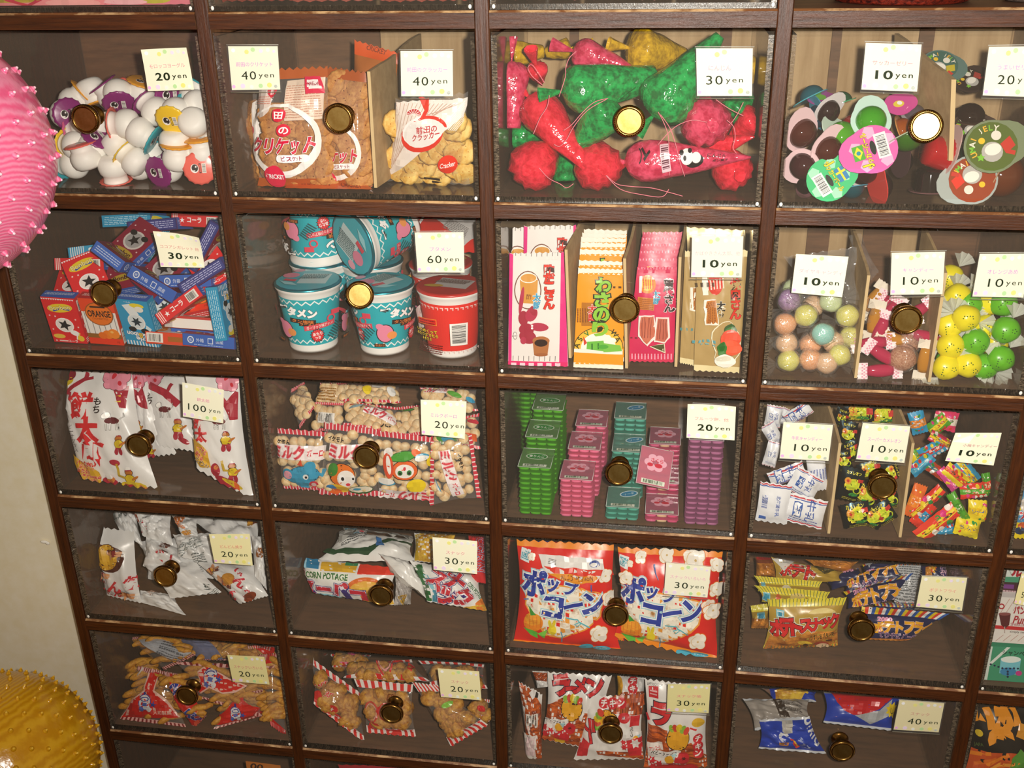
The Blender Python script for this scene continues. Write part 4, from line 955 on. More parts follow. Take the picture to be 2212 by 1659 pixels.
def rotm(show, roll, pitch=0, yaw=0):
    """which face looks at the viewer, then turned in the picture plane and tipped back"""
    base = {'front': Matrix.Identity(3), 'long': Matrix.Rotation(math.radians(90), 3, 'Y') @ Matrix.Rotation(math.radians(-90), 3, 'Z'), 'longb': Matrix.Rotation(math.radians(-90), 3, 'Y') @ Matrix.Rotation(math.radians(90), 3, 'Z'), 'end': Matrix.Rotation(math.radians(-90), 3, 'X')}[show]
    R_ = math.radians
    return (Matrix.Rotation(R_(yaw), 3, 'Z') @ Matrix.Rotation(R_(-pitch), 3, 'X') @ Matrix.Rotation(R_(roll), 3, 'Y') @ base).to_quaternion()
BOX = [('cola','front',578,1045,2,-12,0,.0265,'red candy cigarette box with yellow banner standing left of the orange one'),
 ('orange','front',892,1060,2,-12,0,.0265,'white and orange candy box with the large orange disc'),
 ('soda','front',1200,1065,2,-12,-6,.0270,'light blue candy box with upside down lettering, right of the orange disc box'),
 ('cocoa','front',1150,400,32,52,0,.075,'maroon candy box tipped back on top of the pile left of the price card'),
 ('cocoa','front',1400,640,34,50,0,.06,'maroon candy box tipped back just under the price card'),
 ('cola','front',760,690,-20,40,18,.055,'red candy box lying on the pile behind the round knob'),
 ('cola','long',755,555,-2,18,0,.085,'red candy box seen edge on with white letters, far left of the pile'),
 ('cola','long',1570,905,-35,12,0,.028,'red candy box edge with bar code slanting up beside the light blue one'),
 ('soda','long',1870,985,83,8,0,.022,'light blue candy box standing on end at the right wall'),
 ('orange','longb',1690,1040,2,15,0,.05,'candy box with a blank white edge behind the slanting red one'),
 ('cocoa','long',1745,1140,3,10,0,.047,'blue edged candy box under the blank white edge'),
 ('orange','long',1540,1225,2,8,0,.040,'orange red candy box edge with bar code on the drawer bottom'),
 ('cocoa','long',1850,1222,3,8,0,.036,'blue edged candy box in the bottom right corner'),
 ('cocoa','long',1370,735,28,22,0,.042,'blue candy box edge with white marks in the middle of the pile'),
 ('cocoa','end',1040,500,34,20,0,.062,'blue candy box edge below the upper maroon face'),
 ('soda','long',1150,180,-4,15,0,.14,'light blue candy box high at the back of the pile'),
 ('cocoa','longb',1370,225,-6,15,0,.12,'violet edged candy box at the top left of the price card'),
 ('cola','long',1740,185,2,15,0,.13,'red edged candy box in the top right corner'),
 ('cocoa','longb',1800,400,-60,15,0,.075,'navy candy box standing at the right edge of the price card'),
 ('cola','front',1790,580,-40,45,0,.06,'red candy box face under the right edge of the price card'),
 ('cocoa','long',1650,690,-3,15,0,.05,'blue candy box edge right below the price card'),
 ('cocoa','longb',1790,650,-32,15,0,.048,'darker blue candy box slanting at the right wall'),
 ('soda','longb',870,450,-8,20,0,.10,'light blue striped candy box edge at the left of the upper maroon face'),
 ('soda','front',1230,320,10,60,0,.105,'light blue candy box behind the upper maroon one'),
 ('cocoa','front',1080,600,-15,50,0,.08,'dark candy box in the gap between the red and blue ones'),
 ('cocoa','longb',340,860,5,10,0,.10,'navy candy box at the far left behind the standing red one'),
 ('cocoa','longb',400,970,3,10,0,.085,'lower navy candy box at the far left'),
 ('soda','long',410,1075,4,10,0,.080,'light blue candy box at the far left behind the standing red one'),
 ('orange','long',450,1160,6,10,0,.075,'orange red candy box end on the bottom at the far left'),
 ('cola','front',640,740,-10,60,0,.08,'dark red candy box lying flat above the standing red one'),
 ('soda','front',1440,1080,0,20,10,.07,'pale candy box behind the slanting red edge'),
 ('orange','front',1650,830,-20,60,0,.07,'brownish candy box lying behind the slanting red edge')]
for tp, show, x, y, roll, pitch, yaw, dep, lab in BOX:
    me = mesh_of('candy_box_'+tp, carton(tp)); q = rotm(show, roll, pitch, yaw); p = P(*E(x, y), dep)
    R3 = q.to_matrix(); ext = [sum(abs(R3[a][k])*hh for k, hh in enumerate((BXW/2, BXT/2, BXH/2))) for a in range(3)]
    x0, x1, z0, z1 = cell_box(*CUR)
    p[1] = max(p[1], .0095+ext[1]); p[2] = min(max(p[2], FLOOR(1)+ext[2]+.0005), z1-ext[2]-.002); p[0] = min(max(p[0], x0+.006+ext[0]), x1-.006-ext[0])
    tag(inst('candy_box', me, None, Vector(p), q), lab, 'candy box', 'candy cigarette boxes in the drawer')
# ================================================================== row 1, column 1: noodle cups
CUR = (1, 1)
def cup_blue(d):
    d.rect(0, 52, 360, 84, '#1fb0bd')
    for yy in (15, 86): d.line([(x, yy+(4 if (x//8) % 2 else -2)) for x in range(-176, 178, 8)], 2.6, '#f4fbfb')
    for ox in (-150, -30, 90):
        d.text('ブタメン', ox+14, 28, 15, '#ffffff', 8, .09, ['#10262e'], .05, w=66)
        d.rect(ox+22, 45, 46, 8, '#2a1a14', 6).rect(ox+34, 51, 38, 7, '#2a1a14', 6).text('タン塩味', ox+22, 45, 6, '#f0873a', 6, .02, w=38).text('ラーメン味', ox+34, 51, 5.5, '#f0873a', 6, .02, w=34)
        d.rect(ox+52, 55, 58, 9, '#e24a5c', -6).text('ガーリック味アップ!', ox+52, 55, 6, '#ffe9e2', -6, .02, w=50)
        d.star(ox+46, 72, 14, 11, 16, '#12262c').star(ox+46, 72, 12.5, 9.5, 16, '#e2303a').text('あたり', ox+46, 69, 6, '#ffffff', -6, .03, w=17).text('つき', ox+46, 76, 5, '#ffffff', -6, .03)
        d.ell(ox-14, 62, 16, 17, '#14242a').ell(ox-14, 62, 14.5, 15.5, '#eb8ba8').ell(ox-22, 50, 8, 6, '#eb8ba8', 30).ell(ox-2, 66, 9, 7, '#ee9a52')
        d.rect(ox-44, 30, 15, 9, '#e2465c').ring(ox-52, 40, 7, 7, 2.4, '#e2465c').lines(ox-46, 62, 16, 30, 7, '#17525a', 40, 4)
        d.rect(ox-24, 80, 18, 6, '#2a1a14').text('熱湯3分', ox-24, 80, 4.5, '#f0873a', w=15)
def cup_red(d):
    d.rect(0, 52, 360, 84, '#e52b22')
    for yy in (14, 90):
        for x in range(-176, 178, 9): d.rect(x, yy, 6, 1.6, '#f7d8d2').rect(x+2, yy+2, 1.6, 4, '#f7d8d2')
    for ox in (-120, 0, 120):
        d.bars(ox+22, 54, 40, 26, 90, 18, 9, '#f7f4ef', '#1c1a1c'); d.rect(ox-24, 32, 30, 11, '#f0b23a').rect(ox-24, 32, 29, 10, '#df2a20').lines(ox-24, 32, 26, 8, 2, '#7a0f0c')
        for k in range(3): d.text(('いちめくって','あたりがでたら','1個!')[k], ox-26, 48+k*7, 6, '#f4d42c', 3, .03, ['#2a0c08'], .05, w=(34, 36, 14)[k])
        d.lines(ox-22, 78, 40, 16, 5, '#6a0e0c', 3, 6)
def lid_blue(d):
    d.ell(0, 0, 98, 98, '#3fb4c4').rect(20, -10, 90, 96, '#cfe2e4', 8).lines(20, -12, 82, 84, 9, '#5a7a80', 8, 3).ell(-50, -10, 26, 24, '#ea8aa6').rect(-48, 36, 40, 18, '#e24a5c', 20).ell(-30, -55, 18, 14, '#f3a9bd').poly([(-80,40),(-40,60),(-20,90),(-60,76)], '#9fe0ea')
def lid_red(d): d.ell(0, 0, 98, 98, '#c22a28').rect(10, -10, 110, 80, '#c9c4c4', 12).lines(10, -10, 100, 70, 8, '#85706e', 12, 4).ell(-40, 50, 30, 12, '#c9a23a')
CW, CR0, CR1, CHT = M('#f3f2ee', 'card'), .0300, .0408, .087
def noodle_cup(kind):
    def f():
        mb = MB(); mb.lathe([(CR0*.95, .002), (CR0, 0), (CR0+.0012, .004), (CR0+.0010, .010), (CR1-.0018, CHT-.010), (CR1, CHT-.006), (CR1+.0012, CHT-.004), (CR1+.0012, CHT-.001), (CR1, CHT)], 48, mat=CW)
        nu, nv = 72, 6; g = np.zeros((nv+1, nu+1, 3))
        for j in range(nv+1):
            h = CHT-.0115-(CHT-.0115-.0108)*j/nv; r = CR0+.0010+(CR1-.0018-CR0-.0010)*(h-.010)/(CHT-.020)+.0002
            for i in range(nu+1): a = math.radians(-180+360*i/nu); g[j, i] = (r*math.sin(a), -r*math.cos(a), h)
        (cup_blue if kind == 'blue' else cup_red)(Draw(Sheet(g), mb, ((-180,8),(180,8),(180,94),(-180,94)), 'card'))
        return mb
    def l():
        mb = MB(); mb.lathe([(CR1+.0016, CHT-.0018), (CR1+.0018, CHT-.0002), (CR1+.0004, CHT+.0008), (.0001, CHT+.0004)], 48, mat=M('#37a9bd' if kind == 'blue' else '#c62a26', 'foil' if kind == 'blue' else 'film'), cap=(False, False))
        g = np.array([[[x, -y, CHT+.0010] for x in np.linspace(-CR1, CR1, 5)] for y in np.linspace(-CR1, CR1, 5)])
        (lid_blue if kind == 'blue' else lid_red)(Draw(Sheet(g), mb, ((-100,-100),(100,-100),(100,100),(-100,100)), 'film'))
        return mb
    return mesh_of('noodle_cup_'+kind, f), mesh_of('foil_lid_'+kind, l)
def place_cup(kind, x, y, dep, spin, label, axis=None, lift=None):
    """x, y: crop pixel of the middle of its foot; upright unless an axis is given"""
    p = P(*F(x, y), dep)
    if axis is None: p[2] = FLOOR(1)+.0006 if lift is None else lift; q = Matrix.Rotation(math.radians(spin), 3, 'Z').to_quaternion()
    else: q = Vector(axis).normalized().to_track_quat('Z', 'Y') @ Matrix.Rotation(math.radians(spin), 3, 'Z').to_quaternion()
    x0, x1, z0, z1 = cell_box(*CUR); p[0] = min(max(p[0], x0+.0465), x1-.0465); p[1] = max(p[1], .0545)
    a, b = noodle_cup(kind); o = inst('noodle_cup', a, None, Vector(p), q, .96); inst('foil_lid', b, o); return tag(o, label, 'noodle cup', 'noodle cups in the drawer')
place_cup('blue', 718, 1222, .052, 12, 'front blue noodle cup standing farthest left on the drawer bottom')
place_cup('blue', 1298, 1240, .050, 62, 'front blue noodle cup standing below the lying one, right of the knob')
place_cup('red', 1858, 1270, .050, 0, 'front red noodle cup with a bar code')
zz = FLOOR(1)
place_cup('blue', 690, 1110, .142, 40, 'blue noodle cup standing behind the front left one')
place_cup('blue', 1240, 1120, .145, 100, 'blue noodle cup standing at the back in the middle')
place_cup('red', 1790, 1130, .142, 140, 'red noodle cup standing behind the front red one')
place_cup('blue', 650, 300, .136, -60, 'blue noodle cup stacked upside down at the top left', axis=(0.02, .10, -1), lift=None).location.z = zz+.0845*2+.0012
p = P(*F(975, 395), .050); ax = Vector((.60, .78, .10)).normalized()
a_, b_ = noodle_cup('blue'); q = (-ax).to_track_quat('Z', 'Y') @ Matrix.Rotation(math.radians(150), 3, 'Z').to_quaternion()
o = inst('noodle_cup', a_, None, Vector(p)+ax*CHT+Vector((0,.022,-.004)), q, .96); inst('foil_lid', b_, o); tag(o, 'blue noodle cup lying on top with its lid facing the viewer', 'noodle cup', 'noodle cups in the drawer')
def redtop(d): d.poly([(1550,150),(1780,150),(2060,330),(2060,150)], '#d8d4d2').poly([(1700,160),(2060,190),(2060,330),(1960,400)], '#cfcccb').lines(1900, 280, 200, 120, 8, '#8a8684', 25).text('ン', 1590, 215, 70, '#ffffff', -10, .1)
packet('noodle_packet', 'red and grey noodle packet lying on top of the red cups', 'packet', F, [(1545,140),(2070,150),(2060,440),(1545,430)], (.15, .09), .006, '#d8281f', redtop, seed=31, wr=.2)
# ================================================================== row 1, column 2: flat snack strips
CUR = (2, 1)
def strip_pink(d):
    d.poly([(150,360),(180,360),(165,1250),(140,1250)], '#e62a86').poly([(560,350),(585,350),(615,1260),(545,1260)], '#e62a86').poly([(140,1215),(615,1225),(615,1270),(135,1260)], '#e3206e')
    for i in range(9): d.line([(200+i*42, 352), (199+i*42, 380)], 4, '#5a4a4e'); d.line([(180+i*42, 1170), (178+i*42, 1215)], 4, '#5a4a4e')
    for i in range(6): d.rect(185+i*70, 1243, 42, 26, '#f4d3e0')
    d.ring(300, 640, 108, 150, 8, '#7a4a3a', n=24); d.ell(305, 545, 68, 40, '#f3e6d6').ell(305, 550, 64, 42, '#d99a42').poly([(238,560),(380,560),(372,745),(250,740)], '#d99a42').ring(305, 545, 68, 38, 6, '#fbf6ee').text('酢', 310, 690, 44, '#6a1f14')
    for i, (x, y, rx, ry, rt) in enumerate(((250,720,16,110,8),(265,860,40,60,0),(330,830,45,60,30),(290,950,60,50,0),(390,930,75,34,4),(300,1010,70,55,20),(265,1040,25,30,0),(345,800,26,40,-20))): d.ell(x, y, rx, ry, '#a8243f' if i % 2 else '#b93050', rt)
    d.ell(335, 920, 9, 9, '#ffffff').ell(335, 940, 9, 9, '#ffffff')
    d.poly([(340,1040),(470,1040),(455,1160),(350,1160)], '#b5713f').ell(405, 1040, 68, 36, '#b5713f').ell(405, 1058, 52, 30, '#2b0f0a').ell(405, 1155, 54, 14, '#a8643a').ell(200, 1000, 16, 32, '#6a5a56').ell(200, 1000, 13, 28, '#f4efec').lines(200, 1000, 8, 40, 4, '#4a3a38', 90)
    d.vtext('酢だこさん', 470, 610, 72, '#e0301f', step=66, bold=.07, out=['#3a0c0a'], ow=.03).vtext('太郎', 375, 720, 58, '#3aa2cc', step=62, bold=.05, out=['#ffffff'], ow=.05)
def strip_orange(d):
    d.poly([(690,470),(1055,485),(1055,530),(690,520)], '#fbf6ea').poly([(655,1225),(1055,1250),(1055,1290),(655,1270)], '#fbf3e0').poly([(660,1100),(1050,1120),(1050,1160),(660,1140)], '#fbf6ea')
    for i in range(9): d.poly([(700+i*40, 512), (720+i*40, 534), (740+i*40, 514)], '#f5a11a'); d.poly([(670+i*40, 1238), (690+i*40, 1218), (710+i*40, 1242)], '#f5a11a')
    d.ell(860, 1110, 195, 175, '#2c2410', 0, 24, 180, 360).ell(860, 1110, 190, 170, '#f3c23a', 0, 24, 180, 360).ell(860, 1110, 140, 130, '#fdfaf0', 0, 24, 180, 360)
    for ch, x, y, r in (('W',985,985,50),('A',1010,1035,62),('S',715,1030,-62),('A',690,1085,-75),('V',770,985,-40)): d.text(ch, x, y, 40, '#2f7a2a' if ch == 'V' else '#3a3a12', r, .03)
    d.poly([(740,1005),(770,1060),(745,1080)], '#d8402a').poly([(770,1050),(900,1040),(920,1130),(765,1110)], '#6fc246').poly([(900,1060),(1030,1080),(1045,1130),(900,1135)], '#7ec84e').rect(810, 1090, 12, 50, '#2f7a2a').rect(860, 1085, 12, 50, '#2f7a2a').ell(900, 1090, 40, 18, '#4fae3a').ell(950, 1040, 50, 26, '#fdfaf0').ell(935, 1010, 22, 16, '#fdfaf0')
    d.poly([(730,738),(850,738),(842,922),(727,922)], '#b8741e').lines(788, 830, 110, 170, 10, '#8a4c12', 90, 5).vtext('太郎', 815, 810, 62, '#d8342a', step=66, bold=.05, out=['#fdfaf0'], ow=.05)
    d.vtext('わさのり', 890, 765, 104, '#8ecb3c', step=112, tilt=-8, bold=.06, out=['#1d2408'], ow=.09, w=112).lines(1025, 610, 14, 110, 3, '#3a2c08', 90)
def strip_red(d):
    d.rect(1300, 1185, 420, 70, '#d2174e'); [d.rect(1100+i*26, 1178, 10, 46, '#eaa0b8') for i in range(14)]; [d.rect(1180+i*24, 455, 8, 60, '#f08ca8') for i in range(12)]
    d.ell(1250, 600, 66, 72, '#f08a2a').ell(1250, 600, 46, 52, '#f5c23a').lines(1240, 590, 90, 120, 7, '#d0203a', 88).rect(1200, 600, 22, 130, '#f3e2e6').poly([(1180,695),(1310,705),(1300,800),(1175,790)], '#c9782a').lines(1245, 748, 110, 80, 6, '#9a5216', 5)
    d.vtext('蒲焼さん', 1415, 680, 62, '#2a1014', step=62, bold=.06, out=['#f6e6ea'], ow=.06).vtext('太郎', 1320, 695, 48, '#2f9cc0', step=52, bold=.05, out=['#f6f6f6'], ow=.05)
    d.poly([(1190,835),(1310,830),(1325,1000),(1250,1075),(1180,1000)], '#f6e6e0').poly([(1200,845),(1305,840),(1310,990),(1245,1060),(1190,990)], '#c96a4e').poly([(1320,845),(1415,850),(1420,1010),(1385,1050),(1300,1040)], '#f6e6e0').poly([(1330,855),(1402,860),(1408,1005),(1380,1040),(1310,1030)], '#c0604a')
    for i in range(4): d.line([(1215+i*24, 850), (1208+i*22, 1010)], 6, '#8a3424'); d.line([(1340+i*18, 865), (1330+i*20, 1020)], 5, '#8a3424')
    d.poly([(1270,1075),(1380,1050),(1392,1130)], '#e9dcc0').poly([(1282,1072),(1375,1056),(1384,1118)], '#4a4a1c').lines(1140, 1010, 12, 90, 3, '#7a0e2a', 90)
def strip_gold(d):
    d.vtext('焼肉さん', 1950, 710, 76, '#d8301f', step=80, bold=.06, out=['#2a0f08'], ow=.04).vtext('太郎', 1835, 790, 62, '#1f1c18', step=62, bold=.06, out=['#f3efe2'], ow=.05)
    d.ell(1790, 590, 60, 90, '#d63a2e').lines(1790, 590, 80, 150, 6, '#f6efe0', 85).rect(1710, 590, 40, 170, '#f3efe2').lines(1710, 590, 34, 160, 4, '#4a3a2a', 86)
    d.poly([(1705,705),(1800,710),(1812,905),(1700,905)], '#f6f1e4').poly([(1722,715),(1800,715),(1806,895),(1715,892)], '#c4782c').lines(1762, 805, 160, 70, 5, '#8a4a18', 90)
    d.ring(1870, 1055, 105, 190, 6, '#efe6c8').ell(1905, 935, 55, 42, '#2f5a2a').ell(1900, 950, 40, 30, '#3f7a34').ell(1895, 1010, 80, 70, '#e2543a').ell(1915, 1080, 66, 60, '#e65f40').ell(1840, 1090, 46, 58, '#3f7a34').ell(1835, 1070, 30, 40, '#2c6a2a').ell(1865, 1185, 85, 50, '#efeadb').ell(1850, 1170, 60, 20, '#d8d2bc').lines(1690, 1030, 20, 220, 6, '#4fa3b0', 90).lines(1735, 1050, 8, 120, 3, '#4fa3b0', 90)
def strips(cr, front, ds, col, pr, name, labels, backs, **kw):
    packet(name, labels[0], 'snack strip', cr, front, ds, .0025, col, pr, wr=.12, zig=.006, pinch=.0, cell=CUR, group=labels[2], nu=18, nv=16, **kw)
    for k, (dx, dy, dd, w) in enumerate(backs):
        q = [(x+dx*(1 if i in (0, 3) else w), y+dy) for i, (x, y) in enumerate(front)]
        def pb(d, q=q, dx=dx, dy=dy):
            d.q = np.array(front, float); pr(d)
        packet(name, labels[1].format(ORD[k+1]), 'snack strip', cr, q, (ds[0]+dd, (ds[1] if isinstance(ds[1], float) else .02)+dd), .0025, col, pb, wr=.12, zig=.006, pinch=.0, cell=CUR, group=labels[2], seed=40+k, nu=14, nv=10, **kw)
strips(G, [(150,358),(582,350),(618,1262),(138,1252)], (.028, .016), '#f1ece8', strip_pink, 'snack_strip', ('white and pink snack strip with a purple octopus, frontmost', 'white and pink snack strip standing {} behind, left of the cardboard', 'white and pink snack strips'), [(115,-215,.04,.85),(-90,-200,.05,.85)])
strips(G, [(697,475),(1052,488),(1056,1285),(658,1268)], (.026, .016), '#f5a11a', strip_orange, 'snack_strip', ('orange snack strip with green letters, frontmost of its stack', 'orange snack strip, {} from the front of its stack', 'orange snack strips'), [(6,-62,.012,1),(14,-150,.028,1),(20,-205,.04,1),(24,-245,.052,1),(28,-280,.064,1),(32,-310,.076,1)])
strips(G, [(1168,470),(1484,468),(1456,1226),(1084,1218)], (.040, .022), '#d01a56', strip_red, 'snack_strip', ('crimson snack strip with grilled meat picture, frontmost of its stack', 'crimson snack strip, {} from the front of its stack', 'crimson snack strips'), [(12,-70,.014,1),(20,-130,.028,1),(28,-185,.042,1),(36,-235,.056,1),(44,-280,.07,1)])
packet('snack_strip', 'gold snack strip with a vegetable plate picture under the price card', 'snack strip', G, [(1645,330),(2072,335),(2010,1312),(1618,1292)], (.030, .015), .003, '#b79a62', strip_gold, wr=.35, zig=.006, pinch=0, group='gold snack strips', sealcol='#e8d9a6', seal=(.05, .035), nv=20, seed=61)
packet('snack_strip', 'gold snack strip half hidden at the left of the front gold one', 'snack strip', G, [(1548,340),(1740,340),(1660,1260),(1505,1230)], (.045, .03), .003, '#b79a62', lambda d: (d.poly([(1590,620),(1660,620),(1640,810),(1585,800)], '#f6f1e4'), d.poly([(1612,625),(1660,625),(1645,800),(1615,795)], '#b06a2a'), d.lines(1600, 950, 20, 180, 5, '#4fa3b0', 90)), wr=.3, zig=.006, pinch=0, group='gold snack strips', sealcol='#e8d9a6', seal=(.05, .05), nv=20, seed=62)
packet('snack_strip', 'silvery gold snack strip top behind the front gold one', 'snack strip', G, [(1560,150),(2085,180),(2060,900),(1580,900)], (.075, .06), .003, '#cdb98a', None, wr=.6, zig=.006, pinch=0, group='gold snack strips', kind='foil', seed=63)
divider(G, (600,335), (632,1192), .028, 'cardboard sheet right of the white and pink strips', dback=.17, skew=.018)
divider(G, (1066,405), (1082,1275), .03, 'cardboard sheet between the orange and the crimson strips', dback=.17, skew=.012)
divider(G, (1508,395), (1474,1262), .032, 'cardboard sheet between the crimson and the gold strips', dback=.17, skew=.010)
# ================================================================== row 1, column 3: wrapped hard candies
CUR = (3, 1)
def sugar(c): return noise_mat('sugared_'+c, c, '#ffffff', (900, 900, 900), .35, .5, .45, 1.0, spec=.5, dist=.001)
WRAP = clear('wrapper_clear', (.98, .98, .97, 1), .10, .12, .05, '#ffffff', 1.0, 130)
def twist_candy(key, mat, r, wrap, squash=(1,1,.85), seed=1, fan=.017, prints=None):
    def body():
        mb = MB(); rs = random.Random(seed); mb.sphere((0,0,0), r, mat, 18, 12, squash, fn=lambda d: 1+.03*math.sin(5*d.x+3*d.z)+.02*math.sin(11*d.y))
        if prints: prints(mb, r)
        return mb
    def wr():
        mb = MB(); rs = random.Random(seed+5)
        if wrap is WRAP: mb.sphere((0,0,0), r*1.12, wrap, 14, 8, (squash[0]*1.1, squash[1], squash[2]), fn=lambda d: 1+.05*math.sin(9*d.y+4*d.z)+.04*math.sin(13*d.x))
        for s in (-1, 1):
            n = 9; vs = [(s*r*1.0, 0, 0)]
            for i in range(n):
                a = (i/(n-1)-.5)*2.0; z = .0035*(1 if i % 2 else -1); vs.append((s*(r*1.1+fan*math.cos(a)), fan*math.sin(a), z))
            mb.add(vs, [(0, i+1, i+2) for i in range(n-1)], wrap, False)
        return mb
    return mesh_of('c_'+key, body), mesh_of('w_'+key, wr)
def place_candy(name, key, meshes, x, y, dep, ang, label, group, cr, zmin=None, tw=.3, sc=1):
    a, b = meshes; p = P(*cr(x, y), dep); p[1] = max(p[1], .0255*sc); p[2] = max(p[2], FLOOR(CUR[1])+(zmin or .0125)+.0025); cb = cell_box(*CUR); p[0] = min(max(p[0], cb[0]+.019), cb[1]-.023)
    q = Matrix.Rotation(math.radians(-ang), 3, 'Y').to_quaternion() @ Matrix.Rotation(math.radians(75), 3, 'X').to_quaternion() @ Matrix.Rotation(tw, 3, 'X').to_quaternion()
    o = inst(name, a, None, Vector(p), q, sc); inst('twisted_wrapper', b, o); return tag(o, label, 'candy', group)
PALE = {'yellow': '#e2dc5a', 'orange': '#f0a263', 'teal': '#8fdcd2', 'mint': '#cde0a8', 'violet': '#a070b0', 'peach': '#eab98a'}
PC = [(245,1165,'yellow',.028,20,'in the bottom left corner of its bay'),(430,1150,'orange',.03,-30,'at the bottom, right of the corner yellow one'),(670,1110,'yellow',.028,60,'at the bottom beside the cardboard'),
 (535,935,'teal',.026,-25,'in the middle of the bay'),(390,780,'yellow',.032,-60,'in the upper middle, above the teal one'),(740,780,'yellow',.034,30,'at the cardboard, upper right'),(215,850,'orange',.034,80,'at the left wall'),
 (230,1010,'peach',.038,10,'low at the left wall'),(600,660,'mint',.045,15,'just below the price card'),(250,650,'violet',.045,60,'high at the left wall'),(450,700,'peach',.055,40,'behind the upper yellow one'),(620,1000,'peach',.042,-40,'behind the teal one'),
 (560,1230,'peach',.024,0,'flat on the bottom'),(290,560,'mint',.07,0,'at the top left behind the price card'),(760,960,'yellow',.045,70,'against the cardboard, lower middle'),(430,1020,'orange',.045,30,'in the lower middle')]
for i, (x, y, c, dep, ang, where) in enumerate(PC):
    place_candy('sugared_candy', None, twist_candy('s'+c, sugar(PALE[c]), .0125, WRAP, seed=ord(c[0])), x, y, dep, ang, f'{c} sugared ball candy in clear wrap {where}', 'sugared ball candies', H)
packet('candy_wrapper', 'large creased clear wrapper behind the left price card', 'wrapper', H, [(200,290),(860,200),(850,680),(330,690)], (.09, .06), .006, '#cfc8bc', None, kind='clear', wr=1.6, seed=71, pinch=.1)
packet('candy_wrapper', 'clear wrapper sticking up to the drawer top beside the cardboard', 'wrapper', H, [(745,110),(850,90),(1000,410),(860,560)], (.12, .05), .004, '#cfc8bc', None, kind='clear', wr=1.2, seed=72, pinch=.1)
PINKM = clear('jelly_pinkcandy', lin('#c02a50'), .03, .08, .8, '#c8325a'); AMB = clear('jelly_ambercandy', lin('#c98a2a'), .03, .08, .8, '#cf8f32')
def bar_candy(key, mat, sealc, chk):
    def body():
        mb = MB(); n = 12; vs = []
        for k in range(7):
            f = k/6; s = .75+.25*math.sin(math.pi*f)
            for i in range(n): a = 2*math.pi*i/n; vs.append((-.014+.028*f, .0075*s*math.cos(a), .0062*s*math.sin(a)))
        mb.add(vs, [(j*n+i, j*n+(i+1) % n, (j+1)*n+(i+1) % n, (j+1)*n+i) for j in range(6) for i in range(n)]+[tuple(range(n-1,-1,-1)), tuple(range(6*n, 7*n))], mat); return mb
    def seal():
        mb = MB()
        for s in (-1, 1):
            g = np.array([[[s*(.0135+.0105*j/3), -.0095+.019*i/10, .0006*math.sin(i*1.9)+.0003] for i in range(11)] for j in range(4)]); g[3, ::2, 0] += s*.0010
            mb.add(g.reshape(-1, 3), grid_faces(10, 3), M(sealc, 'film'))
            if chk:
                for a in range(10):
                    for b in range(3):
                        if (a+b) % 2: mb.box((s*.015+s*b*.0022-.0009, -.0092+a*.0018, .0012), (s*.015+s*b*.0022+.0009, -.0074+a*.0018, .00135), M('#e2a0b4', 'film'))
        return mb
    return mesh_of('cb_'+key, body), mesh_of('cs_'+key, seal)
BC = [(1010,1240,'pink',4,.022,'lying flat on the bottom of the middle bay'),(1030,1110,'pink',-32,.028,'slanting above the bottom one'),(950,1010,'pink',10,.035,'under the upper white seal at left'),(1010,900,'pink',75,.045,'beside the knob at left'),
 (1150,980,'amber',-20,.04,'below the knob'),(960,820,'amber',85,.05,'at the left cardboard'),(1180,830,'pink',20,.06,'behind the knob'),(1380,1150,'amber',88,.028,'standing at the right cardboard with white letters'),(1080,760,'pink',60,.06,'above the knob at left'),(1390,960,'pink',-15,.04,'with a checked seal at the right cardboard'),(1130,690,'pink',-30,.075,'at the top of the middle bay'),(950,650,'amber',60,.08,'high at the left cardboard'),(1300,760,'pink',40,.06,'right of the knob')]
for x, y, c, ang, dep, where in BC:
    a, b = bar_candy(c, PINKM if c == 'pink' else AMB, '#f3e6e8' if c == 'pink' else '#e9e0cf', c == 'pink')
    p = P(*H(x, y), dep); p[1] = max(p[1], .0205); p[2] = max(p[2], FLOOR(1)+.0075); q = Matrix.Rotation(math.radians(-ang), 3, 'Y').to_quaternion() @ Matrix.Rotation(math.radians(80), 3, 'X').to_quaternion()
    o = inst('bar_candy', a, None, Vector(p), q); inst('crimped_wrapper', b, o); tag(o, f'{c} see-through bar candy {where}', 'candy', 'see-through bar candies')
BROWNS = noise_mat('brown_sugar_lump', '#a8643e', '#d9a684', (500, 500, 500), .4, .6, .4, .62, dist=.002)
place_candy('lump_candy', None, twist_candy('lump', BROWNS, .0150, WRAP, (1,1,.8), 8), 1195, 1140, .028, 70, 'brown sugar lump candy in clear wrap at the bottom of the middle bay', 'lump candies', H)
place_candy('lump_candy', None, twist_candy('lump', BROWNS, .0150, WRAP, (1,1,.8), 8), 1230, 1010, .045, 0, 'brown sugar lump candy just below the knob', 'lump candies', H)
def lime_print(mb, r):
    for a, b in ((.3, -.2), (-.35, .2), (0, .35)):
        for k in range(5): mb.sphere((r*(a+.16*math.cos(k*1.26)), r*(b+.16*math.sin(k*1.26)), r*.80), r*.05, M('#2c5a10', 'film'), 6, 4)
LIME, LEMN = M('#63b81c', 'film'), M('#efe01c', 'film')
FRT = clear('fruit_wrap_fan', (.95, .97, .92, 1), .14, .15, .6, '#f2f5ea', 1.0, 130)
